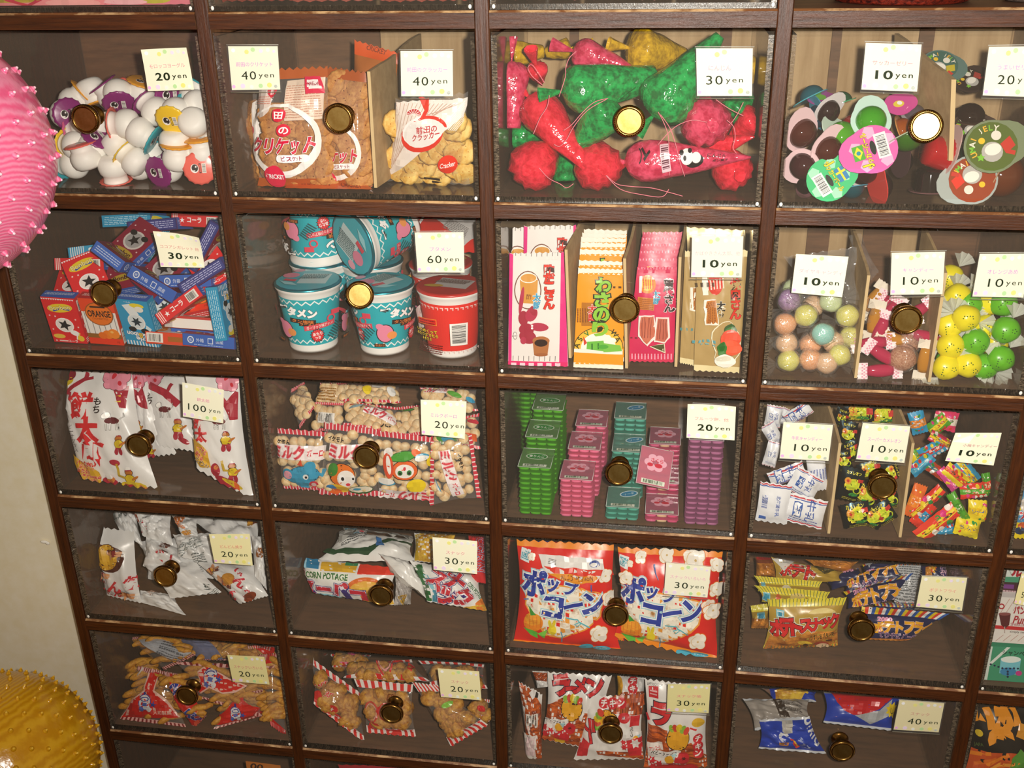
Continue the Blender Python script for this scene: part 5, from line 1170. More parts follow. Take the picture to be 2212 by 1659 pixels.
FC = [(1745,1190,'y',.026,10,'at the bottom, frontmost of the lemon ones'),(1880,1240,'g',.032,-30,'right of the frontmost yellow one at the bottom'),(2060,1140,'g',.026,60,'standing low at the right wall'),(2070,900,'g',.026,70,'high at the right wall'),(1810,1000,'g',.030,20,'in the middle of the heap'),
 (1730,800,'y',.032,-20,'high in the middle of the heap'),(1600,1030,'y',.03,30,'at the cardboard, middle height'),(1560,1280,'y',.022,60,'flat in the bottom corner by the cardboard'),(1880,880,'y',.045,10,'behind the middle green one'),(1590,860,'y',.04,80,'at the cardboard, above the middle'),
 (1590,1160,'g',.036,0,'low beside the cardboard'),(1660,620,'y',.06,40,'at the top left of the heap'),(1750,690,'g',.055,10,'under the card at the top'),(1590,650,'y',.075,70,'farthest up beside the cardboard'),(1930,670,'y',.06,-30,'just under the price card'),(1970,1010,'y',.05,20,'behind the right green ones'),(1600,460,'y',.10,60,'at the very top beside the cardboard'),(2130,680,'g',.05,30,'under the right end of the price card')]
for x, y, c, dep, ang, where in FC:
    nm = 'lemon yellow' if c == 'y' else 'lime green'
    place_candy('fruit_candy', None, twist_candy('f'+c, LEMN if c == 'y' else LIME, .0150, FRT, (1,1,.88), 4, .016, lime_print), x, y, dep, ang, f'{nm} wrapped candy {where}', 'lemon and lime candies', H, zmin=.0135)
divider(H, (915,450), (805,1302), .02, 'cardboard strip between the pale and the pink candies', dback=.12, skew=.0)
divider(H, (1558,430), (1420,1335), .02, 'cardboard strip between the pink and the lemon candies', dback=.12, skew=.0)
# ================================================================== row 2, column 0: rice cracker bags
CUR = (0, 2)
def blossom(d, x, y, s):
    for a, b, r in ((0,0,52),(60,-20,48),(120,0,55),(60,50,58),(110,70,45),(10,60,40)): d.ell(x+a*s, y+b*s, (r+4)*s, (r+4)*s, '#5a2a3a')
    for a, b, r in ((0,0,52),(60,-20,48),(120,0,55),(60,50,58),(110,70,45),(10,60,40)): d.ell(x+a*s, y+b*s, r*s, r*s, '#ec93a8')
    d.ell(x+40*s, y-5*s, 16*s, 26*s, '#d4233a', 30).ell(x+100*s, y+55*s, 14*s, 22*s, '#d4233a', -30)
def figure(d, x, y, s, c1='#e8c81e', c2='#b02038', hat=False):
    """a small plain folk figure: head, jacket, legs"""
    d.ell(x, y-52*s, 34*s, 28*s, '#3a160e').ell(x, y-52*s, 30*s, 24*s, '#c9782c').rect(x, y-72*s, 46*s, 12*s, '#b02038')
    d.ell(x, y, 46*s, 42*s, '#3a160e').ell(x, y, 42*s, 38*s, c1).rect(x, y+34*s, 70*s, 12*s, c2).ell(x-22*s, y+60*s, 20*s, 34*s, c2, 10).ell(x+22*s, y+60*s, 20*s, 34*s, c2, -10).ell(x+44*s, y-6*s, 34*s, 11*s, '#c9782c', -30)
    if hat: d.rect(x, y-88*s, 34*s, 24*s, '#f6f3ee')
def hound(d, x, y, s):
    d.ell(x, y, 72*s, 34*s, '#f4f1ec').ell(x, y, 66*s, 30*s, '#6a1a24').ell(x-56*s, y-44*s, 36*s, 28*s, '#4a4a4a', -30).ell(x-56*s, y-44*s, 33*s, 25*s, '#f6f4f0', -30)
    for a in (-50, -20, 30, 56): d.line([(x+a*s, y+24*s), (x+a*s+4*s, y+80*s)], 15*s, '#5a5a5a'); d.line([(x+a*s, y+24*s), (x+a*s+4*s, y+78*s)], 10*s, '#f6f4f0')
    d.line([(x+66*s, y-10*s), (x+92*s, y-30*s), (x+84*s, y-66*s)], 10*s, '#4a4a4a').line([(x+66*s, y-10*s), (x+92*s, y-30*s), (x+84*s, y-64*s)], 6*s, '#f6f4f0')
def mochi(ox=0, oy=0, k=1, word=True, rx=0):
    def f(d):
        X = lambda v: ox+v*k; Yv = lambda v: oy+v*k
        d.line([(X(270),Yv(230)),(X(400),Yv(300)),(X(480),Yv(310)),(X(470),Yv(370))], 34*k, '#b02038').line([(X(440),Yv(300)),(X(540),Yv(225)),(X(590),Yv(190)),(X(600),Yv(140))], 36*k, '#b02038').line([(X(590),Yv(195)),(X(655),Yv(180))], 26*k, '#b02038')
        d.poly([(X(840),Yv(270)),(X(960),Yv(250)),(X(965),Yv(440)),(X(915),Yv(435)),(X(880),Yv(370))], '#b5223a')
        for y in (335, 382): d.poly([(X(865),Yv(y)),(X(915),Yv(y-8)),(X(915),Yv(y+6))], '#f0d43a')
        blossom(d, X(790), Yv(175), k)
        d.ell(X(420), Yv(150), 66*k, 38*k, '#e8c81e').ell(X(420), Yv(215), 80*k, 38*k, '#e8c81e', -10).ell(X(470), Yv(160), 36*k, 44*k, '#8a1a2a').rect(X(412), Yv(192), 100*k, 14*k, '#b02038').ell(X(400), Yv(262), 26*k, 26*k, '#e8c81e')
        if word:
            d.vtext('餅太郎', X(630), Yv(615), 200*k, '#e2232c', step=205*k, tilt=45*k, bold=.07, w=200*k).vtext('もち', X(730), Yv(410), 60*k, '#2a1a18', step=66*k, bold=.03).vtext('ピーナッツ入', X(480), Yv(690), 34*k, '#3a2a28', step=40*k, tilt=10*k)
        hound(d, X(860), Yv(540), k); figure(d, X(912), Yv(740), .95*k); figure(d, X(980), Yv(1030), k, hat=True); d.ell(X(870), Yv(890), 42*k, 24*k, '#b02038', 20).line([(X(880),Yv(900)),(X(895),Yv(1000)),(X(940),Yv(1020))], 20*k, '#c9a62a').ell(X(800), Yv(1060), 70*k, 40*k, '#b02038', 20).ell(X(810), Yv(1035), 34*k, 26*k, '#d9823a').ell(X(800), Yv(1010), 30*k, 20*k, '#f6f3ee', 20)
        d.ell(X(1000), Yv(1085), 110*k, 30*k, '#e2c22a', 8).ell(X(960), Yv(1095), 50*k, 22*k, '#b02038', 8).rect(X(1080), Yv(1105), 70*k, 18*k, '#d9823a', 20)
        d.poly([(X(480),Yv(825)),(X(720),Yv(970)),(X(720),Yv(1060)),(X(560),Yv(1035)),(X(490),Yv(900))], '#e9b52c')
        for t, x, y, h, w_ in (('バスタオル',600,900,40,165),('当たるチャンス',610,935,22,140),('当たる!!',580,965,38,120),('1年分5000点',640,1010,26,170),('くじ付!!',640,1045,32,100)): d.text(t, X(x), Yv(y), h*k, '#d8262c', 8, .05, ['#fff3d2'], .06, w=w_*k)
    return f
packet('rice_cracker_bag', 'large white rice cracker bag with big red lettering at the left', 'bag', I, [(205,105),(965,145),(1190,1125),(540,1035)], (.075, .022), .016, '#f1f0ee', mochi(), seed=81, wr=.7, nu=20, nv=20, seal=(.03,.03), group='white rice cracker bags')
packet('rice_cracker_bag', 'white rice cracker bag standing edge on in the middle', 'bag', I, [(955,140),(1080,165),(1350,830),(1000,870)], (.11, .075), .010, '#f1f0ee', lambda d: (blossom(d, 980, 190, .7), d.poly([(975,250),(1050,300),(1060,260),(1080,255),(1135,440),(1080,430),(1000,330)], '#b5223a'), hound(d, 985, 450, .7), figure(d, 1045, 600, .9), figure(d, 1140, 800, .8)), seed=82, wr=.8, seal=(.03,.03), group='white rice cracker bags')
packet('rice_cracker_bag', 'white rice cracker bag lying back behind the price card', 'bag', I, [(1040,150),(1440,165),(1560,820),(1180,760)], (.12, .07), .012, '#f1f0ee', lambda d: (blossom(d, 1090, 160, .9), d.line([(1130,250),(1280,320),(1400,420)], 60, '#b5223a'), d.line([(1290,330),(1330,240)], 30, '#b5223a'), hound(d, 1280, 460, .85), figure(d, 1390, 620, 1.0), d.vtext('もち', 1130, 350, 56, '#2a1a18', step=60, tilt=24, bold=.03), d.ell(1430, 720, 50, 20, '#b02038', 30)), seed=83, wr=.8, seal=(.03,.03), group='white rice cracker bags')
packet('rice_cracker_bag', 'white rice cracker bag leaning on the right wall below the price card', 'bag', I, [(1420,150),(1880,165),(2010,1225),(1520,960)], (.06, .020), .012, '#f1f0ee', lambda d: (blossom(d, 1740, 190, .9), d.poly([(1745,310),(1800,370),(1860,290),(1885,300),(1895,530),(1830,530),(1780,430)], '#b5223a'), hound(d, 1740, 540, .85), figure(d, 1800, 700, 1.0), d.vtext('餅太', 1560, 600, 110, '#d8262c', step=110, tilt=20, bold=.07), figure(d, 1850, 970, 1.0, hat=True), d.line([(1760,870),(1780,950),(1830,960)], 20, '#c9a62a'), d.ell(1700, 950, 46, 60, '#b02038'), d.ell(1710, 930, 26, 20, '#d9823a'), d.ell(1800, 1060, 120, 40, '#b02038', 25), d.ell(1840, 1070, 100, 24, '#e2c22a', 30), d.poly([(1490,660),(1640,790),(1660,930),(1560,930),(1510,840)], '#e9b52c'), d.text('バスタオル', 1580, 770, 40, '#d8262c', 40, .05, ['#fff3d2'], .06, w=130), d.text('当たる', 1560, 830, 40, '#d8262c', 40, .05, ['#fff3d2'], .06, w=90), d.text('プレゼント!!', 1580, 890, 34, '#5a3a2a', 30, .05, ['#fff3d2'], .06, w=130), d.poly([(1850,1050),(1900,1080),(1900,1140),(1860,1110)], '#e2662a')), seed=84, wr=.6, nv=18, seal=(.03,.03), group='white rice cracker bags')
# ================================================================== row 2, column 1: milk ball bags
CUR = (1, 2)
BORO = noise_mat('milk_ball', '#e0b070', '#f4e0b4', (110, 110, 110), .5, .1, .35, .6)
def boro(): mb = MB(); mb.sphere((0,0,0), .0070, BORO, 14, 9, (1, 1, .74)); return mb
BOR = mesh_of('milk_ball', boro)
def mlogo(d, x, y, k, rot=0, vert=False):
    d.rect(x, y, 480*k, 118*k, '#f8efef', rot); c, s = math.cos(math.radians(rot)), math.sin(math.radians(rot))
    d.text('ミルク', x-90*k*c, y-90*k*s, 100*k, '#d8384a', rot, .05, ['#f6d8d8', '#d8384a'], .03, w=290*k).text('ボーロ', x+160*k*c, y+160*k*s, 56*k, '#d8384a', rot, .05, w=140*k)
def elephant(d, x, y, k):
    d.ell(x, y, 150*k, 90*k, '#1f5a7a', -8).ell(x, y, 145*k, 85*k, '#3aa0c8', -8).ell(x-130*k, y-10*k, 60*k, 55*k, '#3aa0c8', 40).ell(x-135*k, y-5*k, 42*k, 40*k, '#eda6b8', 40).ell(x+70*k, y-80*k, 52*k, 48*k, '#3aa0c8').line([(x+120*k,y-20*k),(x+170*k,y+10*k),(x+190*k,y-40*k)], 36*k, '#3aa0c8').ell(x+20*k, y+80*k, 90*k, 50*k, '#3aa0c8').ell(x+30*k, y+10*k, 26*k, 26*k, '#f6f6f2').ell(x+32*k, y+14*k, 12*k, 12*k, '#16202a').poly([(x-40*k,y-100*k),(x-10*k,y-150*k),(x+10*k,y-95*k)], '#e2502c').ell(x+90*k, y+90*k, 40*k, 40*k, '#d8384a').ell(x+90*k, y+90*k, 22*k, 22*k, '#f6d8d8')
def pup(d, x, y, k):
    d.ell(x, y, 120*k, 110*k, '#2a160c').ell(x, y, 114*k, 104*k, '#ee7a26').ell(x+36*k, y+30*k, 80*k, 78*k, '#f8f4ee').ell(x-85*k, y-50*k, 48*k, 62*k, '#3f8a34', 20).ell(x, y+25*k, 28*k, 30*k, '#ffffff').ell(x+6*k, y+30*k, 14*k, 18*k, '#16140f').ell(x+96*k, y+24*k, 20*k, 22*k, '#ffffff').ell(x+98*k, y+30*k, 10*k, 13*k, '#16140f').ell(x+50*k, y+86*k, 20*k, 14*k, '#e03a4a').ell(x-40*k, y+130*k, 100*k, 44*k, '#f0c42c', 10).ell(x+150*k, y+150*k, 110*k, 46*k, '#2c5a24').ell(x+150*k, y+145*k, 104*k, 34*k, '#f4ecd8').ell(x+120*k, y+140*k, 34*k, 14*k, '#3aa0c8').ell(x-110*k, y+130*k, 50*k, 40*k, '#3a8ac8').ell(x-80*k, y+165*k, 60*k, 30*k, '#ee6a26')
def squirrel(d, x, y, k):
    d.ell(x, y, 120*k, 90*k, '#2a160c').ell(x, y, 114*k, 84*k, '#ee6a2a').ell(x, y+6*k, 84*k, 62*k, '#f8f4ee').ell(x-40*k, y+18*k, 22*k, 24*k, '#2f7a3a').ell(x+40*k, y+18*k, 22*k, 24*k, '#2f7a3a').ell(x-40*k, y+22*k, 10*k, 12*k, '#101010').ell(x+40*k, y+22*k, 10*k, 12*k, '#101010').ell(x, y-20*k, 12*k, 16*k, '#d8384a').ell(x-20*k, y-120*k, 120*k, 44*k, '#2c5a24', -6).ell(x-20*k, y-120*k, 114*k, 38*k, '#4aa33a', -6).ell(x-150*k, y-150*k, 46*k, 40*k, '#f8f4ee').ell(x-150*k, y-40*k, 50*k, 110*k, '#e2502c', -8).ell(x-146*k, y-50*k, 22*k, 84*k, '#f8f4ee', -8).ell(x+100*k, y-140*k, 50*k, 26*k, '#ee6a2a', 30)
def boro_bag(label, q, ds, seed, pr=None, nx=6, ny=5, **kw):
    packet('milk_ball_bag', label, 'bag', J, q, ds, kw.pop('puff', .013), '#e8d8c0', pr, kind='clear', seal=(.10, .07), sealcol=('#d2374a', '#f3e2e0', 15, .28), wr=.35, seed=seed, group='milk ball bags', pinch=.04,
           inside=fill('milk_ball', BOR, nx, ny, (.05, .95, .13, .93), .34, .25, seed, True), sealname='striped_seal', **kw)
boro_bag('milk ball bag with a blue elephant at the left', [(150,505),(690,545),(690,1065),(300,1045)], (.03, .022), 91, lambda d: (d.text('イケモト', 285, 615, 34, '#1a1414', 4, .06, w=160), mlogo(d, 445, 700, 1.0, 4), elephant(d, 490, 900, 1.0)), 6, 5)
boro_bag('milk ball bag with an orange and white puppy', [(658,462),(1140,520),(1130,1112),(605,1095)], (.026, .020), 92, lambda d: (d.text('イケモト', 770, 590, 34, '#1a1414', 6, .06, w=150), mlogo(d, 950, 690, 1.0, 2), pup(d, 840, 890, 1.0)), 6, 6)
boro_bag('milk ball bag with an upside down red squirrel', [(1070,525),(1618,590),(1622,1150),(1125,1115)], (.027, .022), 93, lambda d: (squirrel(d, 1390, 850, 1.0), d.ell(1490, 990, 84, 64, '#f0d418'), d.ell(1640, 790, 60, 60, '#f0d418'), d.ell(1220, 960, 86, 26, '#3aa0c8'), d.ell(1215, 948, 84, 30, '#f6f6f2'), mlogo(d, 1370, 1095, .95, 184), d.ell(1540, 740, 60, 26, '#3aa0c8'), d.ell(1540, 752, 60, 22, '#f6f6f2')), 6, 6)
boro_bag('milk ball bag turned on its side at the right wall', [(1960,560),(2045,1130),(1590,1200),(1600,620)], (.03, .018), 94, lambda d: (mlogo(d, 1780, 880, .9, 72), d.text('イケモト', 1860, 760, 30, '#1a1414', 74, .06, w=130), d.poly([(1640,930),(1700,1050),(1650,1000)], '#3aa0c8'), d.poly([(1640,945),(1690,1050),(1650,1020)], '#f6f6f2'), d.ell(1600, 1010, 26, 60, '#e2502c', -20)), 6, 5)
boro_bag('milk ball bag showing a bar code, upper left', [(340,180),(480,100),(570,330),(440,520)], (.09, .06), 95, lambda d: d.bars(510, 200, 100, 150, 100, 14, 4, None, '#6a5a5a'), 3, 4, puff=.010)
boro_bag('milk ball bag with bar code, left above the puppy', [(560,280),(830,290),(830,520),(570,540)], (.075, .055), 96, lambda d: d.bars(700, 430, 150, 90, 5, 14, 6), 4, 3)
boro_bag('milk ball bag with yellow print, upper middle left', [(620,110),(860,105),(870,310),(590,300)], (.10, .085), 97, lambda d: d.poly([(590,130),(800,120),(830,300),(570,300)], '#d8b04a') if False else d.lines(690, 220, 190, 130, 6, '#a8742a', 4), 4, 3)
boro_bag('milk ball bag reaching the drawer top in the middle', [(780,110),(1330,120),(1340,290),(800,270)], (.11, .075), 98, lambda d: (d.text('イケモト', 850, 150, 30, '#1a1414', 24, .06, w=110), d.ell(1050, 225, 40, 26, '#f0d418'), d.ell(1270, 225, 40, 34, '#f6f6f2'), d.ell(1160, 190, 70, 26, '#b8b4ae', -10)), 7, 3)
boro_bag('milk ball bag with red logo, above the puppy and squirrel', [(830,270),(1300,330),(1320,560),(820,480)], (.075, .045), 99, lambda d: (d.ell(910, 295, 80, 34, '#e2502c'), d.ell(900, 290, 44, 20, '#f6f6f2'), mlogo(d, 1180, 430, .7, 20), d.text('イケモト', 1230, 525, 34, '#1a1414', 14, .06, w=140), d.ell(960, 345, 90, 16, '#9ab8c0', -10)), 6, 4)
boro_bag('milk ball bag with a green patch left of the price card', [(1270,330),(1600,300),(1620,560),(1290,600)], (.085, .05), 100, lambda d: (d.ell(1400, 375, 80, 24, '#2c5a24', 6), d.ell(1400, 375, 74, 20, '#4a9a3a', 6)), 4, 4)
boro_bag('milk ball bag in the top right corner', [(1500,150),(2010,150),(2020,360),(1500,350)], (.10, .08), 101, lambda d: (mlogo(d, 1640, 185, .5, 6), d.ell(1830, 235, 70, 22, '#5aa83a', 20), d.ell(1970, 275, 40, 22, '#3aa0c8', 20)), 6, 3)
boro_bag('milk ball bag between the price card and the right wall', [(1620,480),(2030,380),(2040,700),(1620,640)], (.07, .04), 102, lambda d: (d.poly([(1630,600),(1830,590),(1850,660),(1660,650)], '#4a9a3a'), d.ell(1760, 630, 60, 18, '#3aa0c8', 10), d.poly([(1860,590),(2020,580),(2020,640),(1880,650)], '#e2602c'), d.ell(1985, 465, 50, 24, '#d8384a')), 5, 3)
# ================================================================== row 2, column 2: rice cake trays
CUR = (2, 2)
TW, TD, TH = .0405, .0495, .0069
LIDM = clear('tray_lid', (.93, .95, .95, 1), .02, .06, .07)
TC = {'green': ('#5cb52e', '#2c8a24', '青りんご', '#1c8a34'), 'pink': ('#f27fa4', '#e2608c', 'さくら', '#d8304a'), 'teal': ('#5fb8a4', '#4a9a92', 'ソーダ', '#2a8ab8'), 'mixed': ('#e8709a', '#d85a80', 'さくら', '#d8304a'), 'purple': ('#b9749e', '#8a4a70', 'ぶどう', '#6a2a5a')}
def tray(c, tall=False):
    def body():
        mb = MB(); cells = M(TC[c][0], 'gloss')
        for i in range(3):
            for j in range(3):
                x = (i-1)*TW*.322; y = (j-1)*TD*.322; cm = cells if c != 'mixed' or i == 0 else M('#e8c8a0' if i == 1 else '#e05a86', 'gloss')
                mb.lathe([(.0040, 0), (.0060, .0010), (.0066, .0030), (.0066, TH-.0022), (.0054, TH-.0012)], 16, (x, y, 0), (0,0,1), cm, rad=lambda a, r: r*.97/max(abs(math.cos(a)), abs(math.sin(a)))**.75)
        return mb
    def flange():
        w_, d_ = TW/2, TD/2; return MB().box((-w_, -d_, TH-.0012), (w_, d_, TH-.0006), clear('flange_'+c, lin(TC[c][0]), .02, .08, .55, TC[c][0]))
    def lid():
        mb = MB(); w_, d_ = TW/2, TD/2; mb.add([(-w_,-d_,TH),(w_,-d_,TH),(w_,d_,TH),(-w_,d_,TH)], [(0,1,2,3)], LIDM, False)
        for x in (-w_, w_): mb.tube([(x, -d_, TH), (x, d_, TH)], .0003, M('#e8ece8', 'gloss'), 4)
        for y in (-d_, d_): mb.tube([(-w_, y, TH), (w_, y, TH)], .0003, M('#e8ece8', 'gloss'), 4)
        return mb
    def lab():
        mb = MB(); w_, d_ = TW/2, TD/2
        d = Draw(face_sheet((-w_, d_, TH), (TW,0,0), (0,-TD,0)), mb, ((0,0),(100,0),(100,122),(0,122)), 'film')
        if c == 'green': d.ell(50, 52, 34, 20, '#e4f2dc').ell(50, 52, 31, 17, TC[c][3]).text(TC[c][2], 50, 52, 15, '#eef8e8', 0, .03, w=48)
        elif c == 'teal': d.ell(66, 40, 30, 18, '#d8f0f6', -25).ell(66, 40, 26, 14, TC[c][3], -25).text(TC[c][2], 66, 40, 11, '#d8f0f6', -25, .03)
        else: [d.ell(50+22*math.cos(a), 48+18*math.sin(a), 13, 11, '#f6b8cc') for a in np.linspace(0, 6.28, 7)]; d.ell(34, 56, 9, 6, TC[c][3]).ell(60, 56, 12, 7, TC[c][3]).text(TC[c][2], 54, 40, 12, TC[c][3], 0, .03)
        d.bars(50, 110, 72, 14, 0, 16, 5, '#e9f0df', '#3a5a3a'); return mb
    return mesh_of('tray_'+c, body), mesh_of('trayflange_'+c, flange), mesh_of('traylid_'+c, lid), mesh_of('traylab_'+c, lab)
def tray_stack(c, x, y, dep, n, label, top=True, dx=0, wob=.0006, z0=None, seed=1):
    """n trays on each other; x, y: pixel of the middle of the top tray's front edge (sets x), dep: depth of the front edge"""
    p = P(*K(x, y), dep); rs = random.Random(seed+n); base = z0 if z0 is not None else FLOOR(2)+.0004
    a, fl_, l, s = tray(c)
    for k in range(n):
        z = base+k*(TH+.0001); o = inst('rice_cake_tray', a, None, (p[0]+rs.uniform(-wob, wob)+dx*(n-1-k), dep+TD/2+rs.uniform(-.0004, .0004), z), Matrix.Rotation(rs.uniform(-.012, .012), 3, 'Z').to_quaternion())
        inst('tray_rim', fl_, o)
        if k == n-1: inst('clear_lid', l, o); inst('printed_label', s, o)
        lab = f'{label}, topmost tray' if k == n-1 else f'{label}, tray {"at the bottom" if k == 0 else ORD[n-1-k]+" from the top"}'
        tag(o, lab, 'rice cake tray', 'stacked fruit rice cake trays')
def nstack(x, y, dep): return max(2, int(round((P(*K(x, y), dep)[2]-FLOOR(2))/(TH+.0001))))
cols = [('green', 330, 752, .0125, 'front green stack'), ('green', 385, 475, .066, 'second green stack behind the front one'), ('green', 440, 262, .119, 'rearmost green stack'),
        ('pink', 680, 835, .0125, 'front pink stack'), ('pink', 745, 590, .066, 'second pink stack behind the front one'), ('pink', 800, 380, .119, 'rearmost pink stack'),
        ('teal', 1062, 1056, .0125, 'low teal stack at the front'), ('teal', 1110, 600, .066, 'tall teal stack behind the knob'), ('teal', 1130, 340, .119, 'rearmost teal stack'),
        ('mixed', 1395, 1120, .0125, 'low mixed pink stack at the front'), ('mixed', 1400, 880, .066, 'middle mixed pink stack'), ('mixed', 1420, 540, .119, 'rearmost mixed pink stack'),
        ('purple', 1770, 505, .0125, 'tall purple stack under the price card'), ('purple', 1790, 360, .066, 'second purple stack behind the tall one')]
for i, (c, x, y, dep, lab) in enumerate(cols): tray_stack(c, x, y, dep, min(nstack(x, y, dep), 19), lab, seed=i)
p = P(*K(130, 300), .119); a, fl_, l, s = tray('green')
for k in range(14):
    o = inst('rice_cake_tray', a, None, (CX[2]+UT/2+.008+TW*.30-.010+.0105, .119+.052+TD/2, FLOOR(2)+.0004+k*(TH+.0001))); inst('tray_rim', fl_, o); tag(o, f'dark green tray stack in the far left corner, tray {"on top" if k == 13 else ORD[13-k]+" from top" if k else "at the bottom"}', 'rice cake tray', 'stacked fruit rice cake trays')
a, fl_, l, s = tray('pink')
o = inst('rice_cake_tray', a, None, Vector(P(*K(1330, 700), .040))+Vector((0, 0, -.008)), (Matrix.Rotation(.75, 3, 'X') @ Matrix.Rotation(.2, 3, 'Y') @ Matrix.Rotation(-.1, 3, 'Z')).to_quaternion()); inst('tray_rim', fl_, o); inst('clear_lid', l, o); inst('printed_label', s, o); tag(o, 'pink rice cake tray tilted across the middle right of the knob', 'rice cake tray', 'stacked fruit rice cake trays')
# ================================================================== row 2, column 3: three kinds of small candy
CUR = (3, 2)
def candy_pack(name, label, grp, x, y, w, h, ang, dep, col, pr, seed, puff=.005, seal=(.08,.08), sealcol=None, kind='film', tilt=.0, cr=L):
    c, s = math.cos(math.radians(ang)), math.sin(math.radians(ang)); q = [(x+a*w/2*c-b*h/2*s, y+a*w/2*s+b*h/2*c) for a, b in ((-1,-1),(1,-1),(1,1),(-1,1))]
    return packet(name, label, 'candy', cr, q, (dep+tilt, dep), puff, col, pr, dq=(100, 100*h/w), seal=seal, sealcol=sealcol, wr=.5, seed=seed, group=grp, kind=kind, nu=10, nv=8, zig=.02, pinch=.02)
def milkp(d):
    h = d.q[2][1]; d.rect(50, 6, 100, 3, '#c83a4a').rect(50, 10, 100, 2, '#3a5aa8').rect(50, h-5, 100, 2.5, '#c83a4a').text('牛乳', 62, h*.42, 22, '#3a5aa8', 90, .02).rect(30, h*.45, 22, 34, '#3a62ae').rect(30, h*.45, 17, 29, '#f3f4f6').text('牛', 30, h*.45, 18, '#3a62ae', 90, .03).lines(50, h*.8, 70, 12, 2, '#6a7ab8')
def milkb(d):
    h = d.q[2][1]; d.rect(50, 5, 100, 4, '#c83a4a').rect(50, 10, 100, 3, '#3a5aa8').bars(20, h*.45, 46, 22, 90, 13, 5, None, '#2a4a98').text('北海道牛乳', 62, h*.5, 13, '#3a5aa8', 90, .02, w=62).rect(20, h*.86, 22, 10, '#3a62ae')
MK = [(225,870,255,310,8,.018,milkb,'lying front left with a blue bar code'),(470,930,330,230,14,.020,milkp,'at the bottom beside the cardboard'),(470,720,240,210,30,.030,milkp,'slanting above the bottom one'),(570,640,150,260,-6,.045,lambda d: d.lines(50, 80, 60, 130, 9, '#6a7ab8', 92),'standing at the cardboard under the card'),
 (330,640,300,120,-20,.04,milkp,'flat across the left under the card'),(210,480,110,200,16,.05,milkp,'at the left wall beside the card'),(215,320,120,180,-30,.07,milkp,'higher at the left wall'),(225,180,130,170,10,.09,milkp,'in the top left corner'),(420,160,230,110,-32,.08,milkp,'at the top with red and blue stripes'),(310,190,90,150,25,.10,milkp,'behind the striped one at the top')]
for i, (x, y, w_, h_, an, dep, pr, where) in enumerate(MK): candy_pack('milk_candy', f'white milk candy packet {where}', 'white milk candies', x, y, w_, h_, an, dep, '#eceef2', pr, 110+i, .006)
def cham(d):
    h = d.q[2][1]
    d.ell(50, h*.45, 34, 24, '#f0e23a', -20).ell(50, h*.45, 28, 18, '#c8d82c', -20).ell(30, h*.35, 14, 14, '#e8a03a').ell(30, h*.35, 6, 6, '#c83a2a').ring(74, h*.6, 16, 16, 5, '#c8d82c').ell(62, h*.75, 20, 8, '#2f8a3a').lines(50, h*.9, 60, 10, 2, '#e8d83a').text('カメレオン', 50, h*.12, 11, '#f3e84a', 0, .03, w=60).rect(80, h*.3, 20, 14, '#c8342c')
CH = [(880,960,230,190,-10,.018,'at the bottom left'),(1010,980,170,150,25,.020,'lying at the bottom beside the corner one'),(1090,950,190,170,-30,.022,'at the bottom beside the right cardboard'),(840,720,190,260,12,.03,'standing at the left cardboard'),(950,800,220,150,30,.032,'left of the dark knob'),(1130,830,180,180,-20,.035,'partly behind the dark knob'),(990,600,200,120,-15,.045,'below the price card'),(1140,620,160,160,70,.045,'with a bright crease at the right cardboard'),(780,530,130,160,-10,.05,'with a red patch at the left cardboard'),(810,320,150,200,10,.07,'tall and yellow at the upper left'),(850,450,140,150,-25,.06,'beside the left edge of the card'),(900,150,260,120,5,.09,'shiny across the top'),(1080,180,260,120,-6,.10,'with red marks across the top'),(760,190,110,150,20,.085,'in the top left corner of its bay')]
for i, (x, y, w_, h_, an, dep, where) in enumerate(CH): candy_pack('foil_candy', f'dark foil candy with yellow green print {where}', 'dark foil candies', x, y, w_, h_, an, dep, '#24333a', cham, 130+i, .006, kind='foil')
def bright(c1, c2, c3, word):
    def f(d):
        h = d.q[2][1]; d.rect(50, h*.5, 100, h*.34, c2).text(word, 50, h*.5, h*.2, c3, 0, .05, w=66); r = random.Random(len(word)+int(h))
        for i in range(9): d.ell(r.uniform(12, 88), r.choice((.2, .8))*h+r.uniform(-4, 4), 6, 6, r.choice(('#f6f0e6', '#e03a8a', '#2f9a4a', '#f0d42c', '#e8402c')))
    return f
